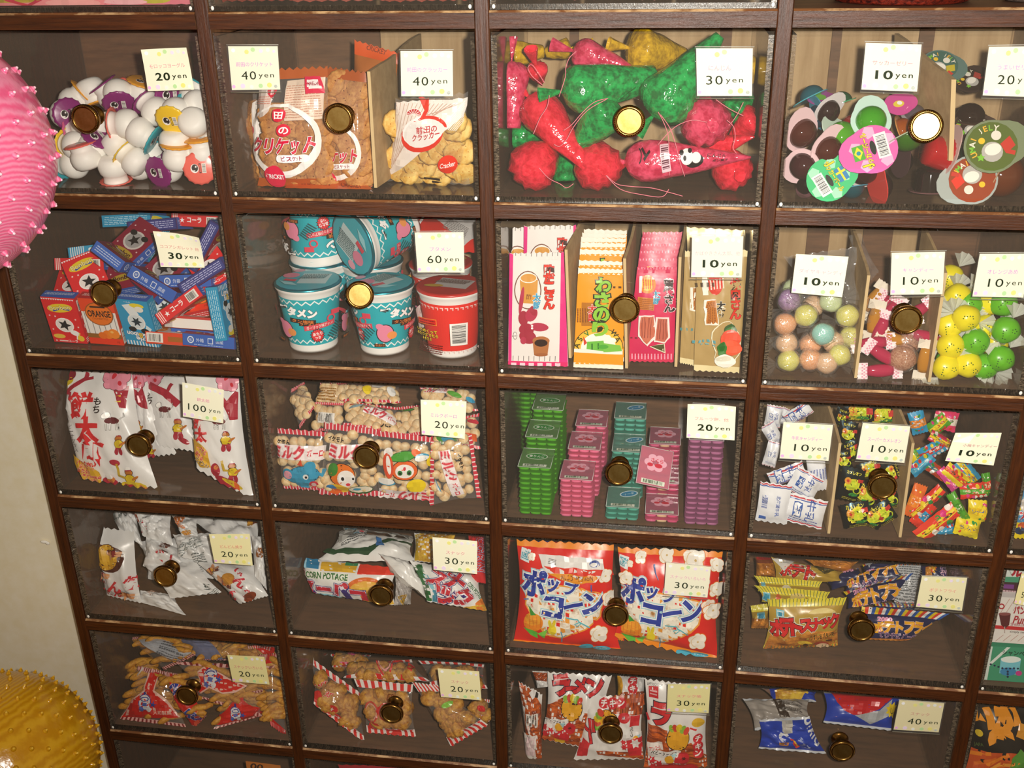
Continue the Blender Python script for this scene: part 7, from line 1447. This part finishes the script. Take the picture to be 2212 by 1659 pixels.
stick_bag('corn stick bag with blue letters standing on end behind the knob', [(1180,370),(1290,390),(1495,690),(1400,785)], (.035, .018), 262, lambda d: (d.poly([(1230,380),(1330,420),(1490,640),(1470,780),(1380,760)], '#dc2118'), d.text('N', 1300, 460, 60, '#2a3aa0', 50, .08, ['#f3d8d0'], .06), d.text('M', 1395, 650, 56, '#2a50b0', 50, .08, ['#f3d8d0'], .06), d.text('O', 1435, 690, 60, '#2a3aa0', 50, .08, ['#f3d8d0'], .06), d.ell(1435, 745, 30, 26, '#e0563c')), 3, 4)
stick_bag('corn stick bag with a large red print under the price card', [(1270,300),(1990,330),(1880,700),(1440,560)], (.06, .035), 263, lambda d: (d.poly([(1440,360),(1500,320),(1680,400),(1820,460),(1740,500),(1640,510),(1540,470),(1440,530),(1400,470),(1460,420)], '#f3c4b4'), d.poly([(1450,365),(1500,330),(1680,410),(1800,460),(1730,490),(1640,500),(1540,458),(1440,515),(1415,470),(1470,425)], '#dc2118'), emblem(d, 1545, 395, 1.0, 12)), 7, 4)
stick_bag('corn stick bag with a blue emblem at the lower right', [(1600,560),(1900,500),(2010,660),(1545,790)], (.045, 'f'), 264, lambda d: (d.poly([(1570,690),(1660,600),(1750,500),(1770,560),(1900,600),(1960,640),(1790,700),(1560,760)], '#dc2118'), emblem(d, 1710, 640, .8, -14)), 5, 3)
stick_bag('corn stick bag standing in the right corner', [(1870,250),(2010,240),(2075,840),(1960,760)], (.07, .020), 265, lambda d: (d.poly([(1940,190),(2000,190),(1990,300),(1930,310)], '#dc2118'), d.poly([(1960,690),(2070,800),(2075,840),(1900,770)], '#dc2118')), 3, 7)
stick_bag('corn stick bag with a grey small print back, top left', [(915,125),(1160,110),(1420,250),(1190,360)], (.09, .06), 266, lambda d: (d.poly([(1010,135),(1330,120),(1440,210),(1290,290)], '#c2c6ce'), d.lines(1270, 220, 160, 110, 7, '#6a7078', 18)), 5, 4)
stick_bag('corn stick bag lying high in the middle', [(1250,120),(1790,170),(1690,290),(1450,290)], (.10, .07), 267, lambda d: (d.poly([(1260,120),(1500,160),(1620,290),(1430,280)], '#7a80a0'), d.poly([(1470,150),(1560,155),(1540,190)], '#dc2118')), 5, 3)
stick_bag('corn stick bag with red print at the top right', [(1700,180),(2000,190),(1990,330),(1700,300)], (.11, .08), 268, lambda d: (d.poly([(1740,190),(2000,200),(1985,320),(1900,260)], '#dc2118'), [d.line([(1800+i*18, 185), (1820+i*16, 245)], 8, '#f0b8b0') for i in range(10)]), 4, 2)
stick_bag('corn stick bag at the left, behind the bell print', [(975,290),(1120,300),(1090,440),(968,430)], (.08, .07), 269, None, 3, 3, puff=.010)
# ================================================================== row 4, column 1: striped fried snack
CUR = (1, 4)
FRD = noise_mat('fried_snack_crust', '#a8621a', '#eab04a', (130, 130, 130), .45, .6, .34, .62, '#f3d48a', .70, dist=.003)
def lump():
    mb = MB(); rs = wave_set(5, 6, 9); mb.sphere((0,0,0), .0155, FRD, 16, 11, (1, .9, .75), fn=lambda d: 1+.09*fbm(d.x*.8+d.z, d.y+d.z*.5, rs)); return mb
LMP = mesh_of('fried_lump', lump)
def eyes(d, x, y, s):
    d.ring(x, y, 70*s, 90*s, 10*s, '#d83a3c').ring(x, y, 54*s, 72*s, 6*s, '#f0a8a8').ell(x+90*s, y-20*s, 44*s, 34*s, '#d8302c', -14).star(x+100*s, y-20*s, 8*s, 16*s, 5, '#f3d8d0')
def ebi(d, x, y, s): 
    for i, t in enumerate('えび'): d.text(t, x+i*50*s, y+i*16*s, 56*s, '#d8302c', 20, .06, ['#f3d8d0'], .06)
def fried(label, q, ds, seed, pr, nx=4, ny=3, **kw):
    packet('fried_snack_bag', label, 'bag', S, q, ds, kw.pop('puff', .016), '#e0a040', pr, kind='clear', seal=(.14,.10), sealcol=('#efe9e4', '#dc2c28', 8, .5), sealname='striped_seal', wr=.5, seed=seed, group='striped fried snack bags', inside=fill('fried_piece', LMP, nx, ny, (.14, .86, .22, .86), .36, .3, seed, False, (.7, .95)), nu=16, nv=14, **kw)
fried('fried snack bag with a slanting striped edge at the left', [(300,170),(790,520),(800,960),(330,600)], (.060, .022), 271, lambda d: (ebi(d, 350, 390, 1.0), ebi(d, 430, 500, .8), d.ell(345, 520, 40, 60, '#d8302c'), d.ell(480, 640, 56, 36, '#d8302c', 20), d.star(480, 640, 10, 20, 5, '#f3d8d0'), d.ring(500, 735, 90, 60, 10, '#d83a3c', 20), d.ring(500, 735, 70, 44, 6, '#f0c8c0', 20)), 4, 4)
fried('fried snack bag behind the knob with oval red prints', [(700,370),(1245,420),(1270,900),(820,860)], (.055, .025), 272, lambda d: (eyes(d, 870, 650, 1.1), eyes(d, 1010, 640, .9), d.ell(895, 785, 60, 46, '#d8302c'), d.star(895, 785, 12, 24, 5, '#f3d8d0'), d.ell(1070, 850, 70, 34, '#d8302c', 10), d.star(1040, 850, 10, 20, 5, '#f3d8d0'), d.text('EBI', 1060, 520, 40, '#8a4a1a', 6, .03)), 4, 4)
fried('fried snack bag with bright crinkles at the lower right', [(1235,400),(1500,430),(1935,790),(1590,990)], (.050, .020), 273, lambda d: (d.poly([(1250,390),(1330,400),(1400,530),(1370,520)], '#efe9e4'), d.ell(1590, 575, 50, 24, '#8ac84a', -10)), 4, 4)
fried('fried snack bag lying across the top middle', [(560,240),(1230,190),(1400,390),(600,360)], (.10, .065), 274, lambda d: (eyes(d, 1010, 260, 1.2), d.poly([(1230,250),(1300,260),(1260,340),(1220,330)], '#d83a2c')), 6, 2)
fried('fried snack bag behind the price card at the top right', [(1290,200),(1900,230),(1930,460),(1400,430)], (.11, .07), 275, lambda d: (d.ring(1890, 310, 40, 50, 10, '#e07a7a'), ebi(d, 1280, 290, .7)), 5, 2)
fried('fried snack bag low at the right wall', [(1780,540),(1950,560),(1945,760),(1800,720)], (.065, .04), 276, lambda d: d.ell(1870, 670, 40, 24, '#d8302c', 20), 2, 2)
fried('fried snack bag in the top left with pink print', [(480,140),(860,150),(850,260),(500,260)], (.13, .10), 277, lambda d: (d.poly([(650,170),(780,160),(740,220),(660,220)], '#d85a8a'), d.rect(610, 252, 80, 20, '#e88aa8')), 4, 2)
# ================================================================== row 4, column 2: noodle snacks
CUR = (2, 4)
def ramen_bits(d, x, y, s, rot=0, cap=True):
    """plain yellow oval with a striped bowl rim, red circle marks and white lettering"""
    d.ell(x, y, 100*s, 112*s, '#3a1a08', rot).ell(x, y, 94*s, 106*s, '#e8a81c', rot)
    c, q = math.cos(math.radians(rot)), math.sin(math.radians(rot))
    for i, col in enumerate(('#8ab83a', '#d8402c', '#e8c81e', '#8ab83a', '#d8402c')): a, b = -64+i*32, -92+abs(i-2)*10; d.ell(x+(a*c-b*q)*s, y+(a*q+b*c)*s, 24*s, 34*s, col, rot+(i-2)*14)
def rword(d, t, x, y, h, rot=0): d.glyphs([(t, x, y, h, rot)], '#d2202a', .06, ['#1f1230'], .035)
def chik(d, x, y, s, vert=False, rot=0):
    for i, t in enumerate('チキン'):
        px, py = (x, y+i*66*s) if vert else (x+i*74*s*math.cos(math.radians(rot)), y+i*74*s*math.sin(math.radians(rot)))
        d.ell(px, py, 46*s, 42*s, '#d2202e')
    for i, t in enumerate('チキン'):
        px, py = (x, y+i*66*s) if vert else (x+i*74*s*math.cos(math.radians(rot)), y+i*74*s*math.sin(math.radians(rot)))
        d.text(t, px, py, 48*s, '#f6f0ec', rot, .05)
def babyf(d, x, y, s, rot=0):
    d.poly([(x-140*s,y-50*s),(x+150*s,y-60*s),(x+140*s,y+110*s),(x-130*s,y+100*s)], '#ece8e4'); d.text('ベビーフェイス', x, y-30*s, 34*s, '#1f1a1a', 4+rot, .04, w=220*s)
    for i, (a, b) in enumerate(((-100,40),(-40,70),(60,60),(110,30),(-90,100),(20,110),(110,100))): d.star(x+a*s, y+b*s, 22*s, 42*s, 6, '#d2202e')
    d.ell(x+50*s, y+20*s, 40*s, 38*s, '#e8a81c').poly([(x+60*s,y-20*s),(x+110*s,y-30*s),(x+90*s,y+30*s)], '#a8d4dc')
def ramen(label, q, ds, seed, pr, **kw): packet('noodle_snack_bag', label, 'bag', T, q, ds, kw.pop('puff', .013), kw.pop('col', '#e9e6e2'), pr, seed=seed, wr=kw.pop('wr', .6), seal=(.04,.04), group='noodle snack bags', nu=kw.pop('nu', 20), nv=18, **kw)
ramen('noodle snack bag folded at the left wall with white labels', [(165,215),(375,330),(370,895),(250,925)], (.055, .018), 281, lambda d: (d.poly([(165,215),(300,300),(370,420),(375,900),(250,930),(190,600)], NOODLE), d.poly([(135,400),(225,420),(215,590),(160,560)], '#e4e0dc'), d.rect(285, 530, 110, 110, '#e8e2da', 2), d.lines(285, 530, 90, 90, 4, '#3a2a24', 90), d.poly([(185,640),(325,660),(320,890),(250,880)], '#e4dcd6'), d.rect(275, 760, 70, 180, '#e2c8cc', 4), d.rect(305, 310, 90, 60, '#ece8e4', -30), d.rect(320, 330, 30, 40, '#1f1a1a', 20)), nu=14)
ramen('noodle snack bag with big red letters across the top', [(420,130),(990,165),(870,830),(370,720)], (.075, .035), 282, lambda d: (d.poly([(380,420),(560,330),(560,450),(860,480),(800,800),(370,720)], NOODLE), d.poly([(560,330),(740,330),(760,520),(640,540)], '#e9e6e2'), rword(d, 'ラ', 545, 235, 150, -6), rword(d, 'ー', 650, 260, 100, 0), rword(d, 'メ', 715, 240, 110, 4), rword(d, 'ン', 850, 250, 130, -10), ramen_bits(d, 640, 425, 1.0, 8), babyf(d, 480, 570, .9), d.ell(625, 600, 46, 56, '#d2202e'), d.star(625, 600, 10, 22, 6, '#5a0a10'), d.rect(570, 685, 90, 60, '#d2202e', 14), d.poly([(480,700),(580,720),(570,750),(490,730)], '#d8a81c')))
ramen('noodle snack bag lying sideways in the middle', [(780,350),(1278,320),(1275,900),(650,905)], (.055, .022), 283, lambda d: (d.poly([(1000,330),(1278,290),(1278,500),(960,470)], NOODL2), d.poly([(860,800),(1278,830),(1275,900),(870,850)], NOODLE), chik(d, 925, 395, 1.05, False, 0), ramen_bits(d, 950, 545, 1.0, -76), d.ell(1110, 510, 56, 44, '#d2202e'), d.star(1105, 510, 10, 20, 6, '#5a0a10'), d.rect(1210, 540, 90, 90, '#d2202e', 4), babyf(d, 1180, 690, .75, 86), rword(d, 'ラ', 780, 590, 110, 80), rword(d, 'ー', 800, 680, 90, 80), d.poly([(730,690),(800,740),(760,850),(680,860)], '#d2202e'), d.rect(735, 800, 90, 100, '#c8202c', 10), d.poly([(1130,700),(1270,690),(1260,860),(1150,850)], '#d2202e'), d.star(1210, 740, 30, 50, 6, '#ece8e4')))
ramen('noodle snack bag standing at the right under the price card', [(1282,190),(1860,270),(1835,965),(1270,985)], (.050, .020), 284, lambda d: (d.poly([(1285,560),(1480,600),(1500,780),(1700,720),(1850,870),(1830,985),(1270,985)], NOODLE), d.text('おやつカンパニー', 1370, 235, 28, '#1f1a1a', 6, .02, w=140), d.rect(1355, 295, 92, 92, '#d2202e', 2), d.lines(1355, 295, 70, 50, 2, '#f3c8c8', 2), rword(d, 'ラ', 1420, 470, 170, 6), ramen_bits(d, 1575, 670, 1.05, 8), chik(d, 1760, 680, 1.0, True), babyf(d, 1450, 840, 1.05), d.rect(1375, 745, 150, 70, '#ece2dc', -10), d.text('アンコール', 1375, 765, 30, '#d2202e', -10, .04, w=110), d.ell(1625, 850, 48, 62, '#d2202e'), d.star(1625, 850, 10, 22, 6, '#5a0a10'), d.ell(1760, 540, 60, 40, '#e8b82c', 6), d.rect(1300, 495, 20, 60, '#d2202e', -20), d.rect(1715, 590, 60, 14, '#d2202e', 20), d.ell(1560, 950, 200, 40, '#c01c22')), nu=22)
ramen('noodle snack bag behind the middle one with a red badge column', [(1040,160),(1290,180),(1280,420),(1030,420)], (.10, .075), 285, lambda d: (d.poly([(1020,310),(1290,300),(1290,430),(1030,430)], NOODL2), chik(d, 1180, 210, 1.0, True), d.ell(1040, 250, 50, 90, '#e8a81c'), d.rect(1010, 240, 60, 150, '#e9e6e2') if False else d.rect(1240, 230, 50, 70, '#e9e6e2')))
ramen('noodle snack bag corner at the upper left', [(285,120),(430,125),(430,260),(330,270)], (.10, .085), 286, lambda d: d.poly([(290,130),(430,140),(420,215),(300,200)], NOODLE), puff=.006)
# ================================================================== row 4, column 3: shiny blue bags
CUR = (3, 4)
def blue(label, q, ds, seed, pr, **kw): packet('blue_snack_bag', label, 'bag', V, q, ds, kw.pop('puff', .014), kw.pop('col', '#1a3fb0'), pr, seed=seed, wr=kw.pop('wr', 1.0), seal=kw.pop('seal', (.05,.07)), sealcol='#c8ccd2', group='shiny blue snack bags', nu=18, nv=16, **kw)
blue('blue snack bag bent forward at the left with white letters', [(270,390),(640,365),(765,640),(265,600)], (.07, .05), 291, lambda d: (d.text('POTATO', 670, 450, 66, '#eef0f4', 62, .06, w=250), d.text('C', 440, 490, 60, '#eef0f4', 30, .08), d.poly([(490,500),(520,510),(570,580),(540,590)], '#d8302c'), d.poly([(510,510),(525,515),(560,575),(548,578)], '#e8c02c'), d.text('チップ', 600, 550, 36, '#c8d4f0', 50, .04, w=110), d.poly([(410,530),(490,540),(480,565),(415,560)], CHIP), d.rect(475, 430, 76, 80, '#c8c4bc', 2)), wr=1.3)
blue('grey back of a blue snack bag crossed by a dark strip', [(150,235),(640,240),(650,395),(240,470)], (.11, .075), 292, lambda d: (d.poly([(365,225),(430,240),(505,390),(430,395)], '#3a2c22'), d.lines(520, 320, 150, 90, 6, '#6a645e', 6)), col='#a29a92', wr=1.4, seal=(.04,.04))
blue('blue snack bag with a big red smile shape in the middle', [(740,180),(1330,200),(1240,470),(740,410)], (.12, .09), 293, lambda d: (d.poly([(790,180),(1290,200),(1150,310),(1030,350),(950,352),(880,320),(825,260)], '#cf1420'), d.ell(1040, 200, 110, 16, '#e0a01c'), d.poly([(960,355),(1150,320),(1250,240),(1240,360),(1080,420)], '#b4b8bc'), d.star(1260, 320, 40, 62, 9, '#f0d01c'), d.text('し', 1262, 325, 46, '#3a2a10'), d.text('ZZAAP', 950, 448, 18, '#7a90d8', 2, .02, w=90)), wr=.7)
blue('corn picture corner of a blue bag at the top left', [(290,160),(700,170),(690,260),(380,250)], (.14, .12), 294, lambda d: (d.poly([(370,190),(600,175),(640,215),(560,260),(390,245)], CORN), d.ell(570, 185, 30, 16, '#f3f0e6'), d.rect(310, 185, 60, 50, '#8a6a5a')), wr=.8, seal=(.02,.02))
blue('blue snack bag edge behind the price card', [(1580,220),(1680,240),(1650,480),(1560,480)], (.11, .09), 295, lambda d: (d.star(1620, 350, 30, 44, 9, '#c8a01c'), d.rect(1640, 250, 60, 60, '#7a1014')), wr=.5)
# ================================================================== column 4, at the right edge
CUR = (4, 3)
def flat_box(name, label, cr, q, dep, th, col, pr, cat='box', group=None):
    q3 = [P(*cr(*p), dep) for p in q]; f = [tuple(p) for p in q3]; b = [(p[0], p[1]+th, p[2]) for p in q3]; mb = MB()
    mb.add(f+b, [(3,2,1,0),(4,5,6,7),(0,1,5,4),(1,2,6,5),(2,3,7,6),(3,0,4,7)], M(col, 'card'), False)
    g = np.array([[q3[0]*(1-u)*(1-v)+q3[1]*u*(1-v)+q3[2]*u*v+q3[3]*(1-u)*v for u in np.linspace(0,1,5)] for v in np.linspace(0,1,5)])
    pr(Draw(Sheet(g), mb, q, 'card')); return tag(mb.build(name), label, cat, group)
flat_box('green_box', 'green box with a champagne glass picture at the bottom right edge', Wc, [(165,905),(560,925),(520,1140),(128,1112)], .016, .03, '#3f9a74', lambda d: (d.poly([(165,905),(185,905),(150,1112),(128,1110)], '#d8e4dc'), d.line([(290,905),(160,1020)], 16, '#dfe8e2'), d.text('シャンペン', 330, 948, 28, '#10302a', 4, .03, w=170), d.poly([(235,975),(360,985),(345,1080),(225,1070)], '#7ac8d8'), d.ell(297, 985, 62, 20, '#eaf4f0'), d.ell(280, 1060, 50, 26, '#3a8ab8'), [d.ell(172+i*24, 1014+[0,8,16,24,26,26,24,26][i], 7, 6, '#142a4a') for i in range(8)], [d.ell(277, 1058+i*16, 7, 7, '#142a4a') for i in range(3)], d.ell(345, 1068, 20, 16, '#c83a8a')), group='boxes at the right edge')
flat_box('white_box', 'white box with a wine glass picture and red band at the right edge', Wc, [(228,600),(600,620),(560,905),(176,878)], .018, .03, '#e8e4de', lambda d: (d.poly([(200,772),(590,800),(586,822),(196,794)], '#c8242c'), [d.line([(230+i*40, 700-i*8), (290+i*40, 610-i*8)], 4, '#c8a8a0') for i in range(8)], d.poly([(222,700),(296,700),(286,770),(262,792),(236,770)], '#5a1a20'), d.ell(258, 702, 38, 10, '#8a4a4a'), d.rect(258, 800, 6, 40, '#b8a8a0'), d.ell(238, 655, 20, 18, '#b02030'), d.ell(238, 655, 12, 10, '#e8e4de'), d.text('パンチ', 370, 680, 46, '#b02030', 4, .05, w=110), d.text('Punch', 380, 740, 46, '#b02030', 4, .03, w=130, skew=.3), d.text('SPARKLING', 350, 768, 18, '#b0606a', 4, .02, w=110), d.text('simply sweet', 350, 815, 18, '#3a2a2a', 4, w=120), [d.line([(200+i*46, 870), (250+i*46, 830)], 4, '#c8a8a0') for i in range(6)]), group='boxes at the right edge')
flat_box('dark_box', 'dark red and violet box end above the white one', Wc, [(246,520),(560,535),(550,605),(236,595)], .03, .03, '#4a1c2a', lambda d: (d.poly([(255,520),(318,523),(314,550),(250,546)], '#7a3a8a'), d.lines(320, 575, 150, 40, 2, '#c8a8b0', 4)), group='boxes at the right edge')
flat_box('white_green_box', 'white and green box with red letters in the upper right corner', Wc, [(268,425),(600,430),(590,525),(256,518)], .035, .03, '#dfe6e0', lambda d: (d.poly([(262,474),(600,480),(596,522),(257,518)], '#4a9c78'), d.text('ル', 335, 445, 52, '#b01c30', 10, .08), d.line([(285,430),(305,470)], 3, '#8a9a94')), group='boxes at the right edge')
CUR = (4, 4)
packet('black_snack_bag', 'black and orange snack bag in the bottom right corner', 'bag', Wc, [(75,1255),(560,1270),(520,1780),(-15,1760)], (.05, .02), .016, '#120c08', lambda d: (d.poly([(20,1525),(540,1530),(520,1790),(-20,1780)], '#c8501a'), [d.line([(10+i*38, 1560+(i*53) % 110), (150+i*38, 1535+(i*31) % 90)], 22, ('#e8821c', '#d86a18', '#f0a03a')[i % 3]) for i in range(10)], d.text('い', 110, 1340, 110, '#e8941c', 8, .14), d.text('か', 265, 1330, 120, '#e8941c', 10, .14), d.text('の', 215, 1450, 120, '#e8941c', 0, .14), d.poly([(335,1500),(390,1560),(375,1640),(270,1640),(280,1560)], '#5a9a3a'), d.ell(80, 1425, 24, 20, '#d8b82c'), d.rect(350, 1400, 60, 80, '#d8942c', 20), d.text('JAPA', 75, 1495, 24, '#4a5a2a', -6, .02, w=60)), seed=301, wr=.5, nu=16, nv=16)
CUR = (4, 2)
packet('yellow_candy_bag', 'yellow edged candy bag at the right edge of the picture', 'bag', Wc, [(300,-120),(560,-110),(520,240),(315,236)], (.03, .018), .008, '#e8cc1c', lambda d: (d.poly([(300,-120),(560,-110),(545,130),(320,130)], '#4a90c0'), d.text('大', 372, 80, 60, '#c82434', 0, .08, ['#eef0f0'], .06), d.ell(370, 150, 40, 24, '#c85a2c'), d.ell(350, 185, 36, 26, '#2a3a5a'), d.ell(370, 20, 30, 40, '#d8d0c8')), seed=302, wr=.6)
# ================================================================== the cut rows above and below
U1 = lambda x, y: (x, y)
CUR = (0, -1)
packet('pink_bag', 'pink bag with green patches at the top left edge', 'bag', U1, [(-60,-190),(250,-190),(240,14),(-40,24)], (.05, .02), .010, '#e88a92', lambda d: (d.ell(30, 0, 60, 10, '#b8a03a'), d.line([(60,24),(110,-20)], 10, '#c02a4a'), d.line([(0,-10),(60,20)], 10, '#c8304a'), d.ell(160, 10, 60, 14, '#f0a8a8')), seed=311, wr=.6)
packet('pink_bag', 'rose bag with yellow green print beside the pink one at the top edge', 'bag', U1, [(200,-190),(425,-185),(418,10),(215,16)], (.05, .02), .010, '#d8788a', lambda d: (d.ell(330, 0, 40, 10, '#b8b03a'), d.ell(270, 6, 50, 8, '#eab0b8')), seed=312, wr=.6)
CUR = (1, -1)
for i, (xa, xb, c) in enumerate(((470, 640, '#7a2f24'), (630, 840, '#94463a'), (830, 1015, '#8a3a2c'))):
    packet('red_packet', f'reddish packet at the top edge above the biscuit drawer, {ORD[i]} from left', 'packet', U1, [(xa-20,-170),(xb-10,-170),(xb,0),(xa,3)], (.06, .02), .008, c, None, seed=320+i, wr=.8)
CUR = (2, -1)
for i, (xa, xb, c) in enumerate(((1075, 1280, '#8a4a44'), (1270, 1480, '#9a5a50'), (1470, 1650, '#8a3f30'))):
    packet('red_packet', f'reddish packet at the top edge above the puff bag drawer, {ORD[i]} from left', 'packet', U1, [(xa-5,-170),(xb+5,-170),(xb,-2),(xa,-2)], (.06, .02), .008, c, None, seed=330+i, wr=.8)
WEAVE = noise_mat('red_basket_weave', '#2e0805', '#7e2412', (200, 200, 320), .5, .6, .38, .6)
CUR = (3, -1)
mb = MB(); c0 = P(1950, 8, .07); zf = row_z(0)+RT/2
mb.lathe([(.062, 0), (.066, .002), (.070, .03), (.072, .06), (.069, .06), (.064, .004)], 40, (c0[0], .085, zf+.0004), (0,0,1), WEAVE, rad=lambda a, r: r*(1+.012*math.cos(40*a)), cap=(True, False))
tag(mb.build('woven_basket'), 'dark red woven basket on the shelf at the top right', 'basket')
mb = MB(); mb.lathe([(.030, 0), (.034, .002), (.036, .05), (.034, .05), (.031, .004)], 30, (CX[4]-.024-.02, .075, zf+.0004), (0,0,1), noise_mat('grey_basket_weave', '#241c18', '#6a5a50', (200,200,320), .5, .6), cap=(True, False))
tag(mb.build('small_basket'), 'small grey brown container beside the red basket at the top edge', 'basket')
CUR = (0, 5)
packet('orange_card', 'orange card showing at the bottom edge below the corn stick drawer', 'card', R, [(1778,1018),(2030,1050),(2050,1180),(1800,1160)], (.03, .02), .0004, '#c8762c', lambda d: d.text('00', 1860, 1060, 40, '#3a1a0a', 8, .03, w=90), seed=341, wr=.05, zig=0, pinch=0)
CUR = (1, 5)
packet('red_packet', 'dark red packet at the bottom edge below the fried snack drawer', 'packet', U1, [(730,1652),(880,1655),(900,1740),(740,1730)], (.04, .02), .006, '#a81428', None, seed=342, wr=.5)
# ================================================================== spiky rubber balls in front
def ribbed(name, c1, c2, sss=.0):
    m, t, b = newmat(name); n, l = t.nodes, t.links
    b.inputs['Base Color'].default_value = lin(c1); b.inputs['Roughness'].default_value = .2; b.inputs['Specular IOR Level'].default_value = .5
    tc = n.new('ShaderNodeTexCoord'); wv = n.new('ShaderNodeTexWave'); wv.wave_type = 'RINGS'; wv.rings_direction = 'Z' if hasattr(wv, 'rings_direction') else 'Z'
    wv.inputs['Scale'].default_value = 95; wv.inputs['Distortion'].default_value = 3.0
    ns = n.new('ShaderNodeTexNoise'); ns.inputs['Scale'].default_value = 260
    ad = n.new('ShaderNodeMath'); ad.operation = 'MULTIPLY_ADD'; ad.inputs[1].default_value = .6
    bp = n.new('ShaderNodeBump'); bp.inputs['Strength'].default_value = .18; bp.inputs['Distance'].default_value = .0015
    mx = n.new('ShaderNodeMix'); mx.data_type = 'RGBA'; mx.inputs[6].default_value = lin(c1); mx.inputs[7].default_value = lin(c2)
    l.new(tc.outputs['Object'], wv.inputs[0]); l.new(tc.outputs['Object'], ns.inputs[0]); l.new(wv.outputs['Fac'], ad.inputs[2]); l.new(ns.outputs[0], ad.inputs[0]); l.new(ad.outputs[0], bp.inputs['Height']); l.new(bp.outputs[0], b.inputs['Normal'])
    l.new(wv.outputs['Fac'], mx.inputs[0]); l.new(mx.outputs[2], b.inputs['Base Color'])
    return m
def spiky(name, label, px, py, rpx, y, mat, tip, nsp, seed):
    c = P(px, py, y); d = RC @ (c-CAM); r = rpx/FPX*d[2]/math.sqrt(1+((px-1106)/FPX)**2+((py-829.5)/FPX)**2)*.985
    mb = MB(); mb.sphere((0,0,0), r, mat, 96, 64)
    g = math.pi*(3-5**.5)
    for k in range(nsp):
        z = 1-2*(k+.5)/nsp; q = math.sqrt(1-z*z); a = g*k; n = Vector((q*math.cos(a), q*math.sin(a), z)); h = r*.040
        mb.lathe([(r*.034, -r*.010), (r*.024, r*.010), (r*.012, h*.7)], 9, n*r, n, mat, cap=(False, False)); mb.lathe([(r*.012, h*.7), (r*.008, h*.95), (.00005, h)], 9, n*r, n, tip, cap=(False, False))
    o = mb.build(name, None, (0,0,0)); o.location = Vector(c); o.rotation_mode = 'QUATERNION'; o.rotation_quaternion = Vector((-.62, .25, .74)).to_track_quat('Z', 'Y') @ Matrix.Rotation(seed, 3, 'Z').to_quaternion(); return tag(o, label, 'ball')
spiky('spiky_ball', 'pink spiky rubber ball cut by the left edge', -188, 340, 342, -.22, ribbed('pink_rubber', '#f0628e', '#f690b0'), M('#fbd0da', 'gloss'), 330, .4)
spiky('spiky_ball', 'golden yellow spiky rubber ball in the bottom left corner', 4, 1655, 236, -.16, ribbed('gold_rubber', '#c88a0a', '#dca41c'), M('#f2c040', 'gloss'), 400, 1.1)
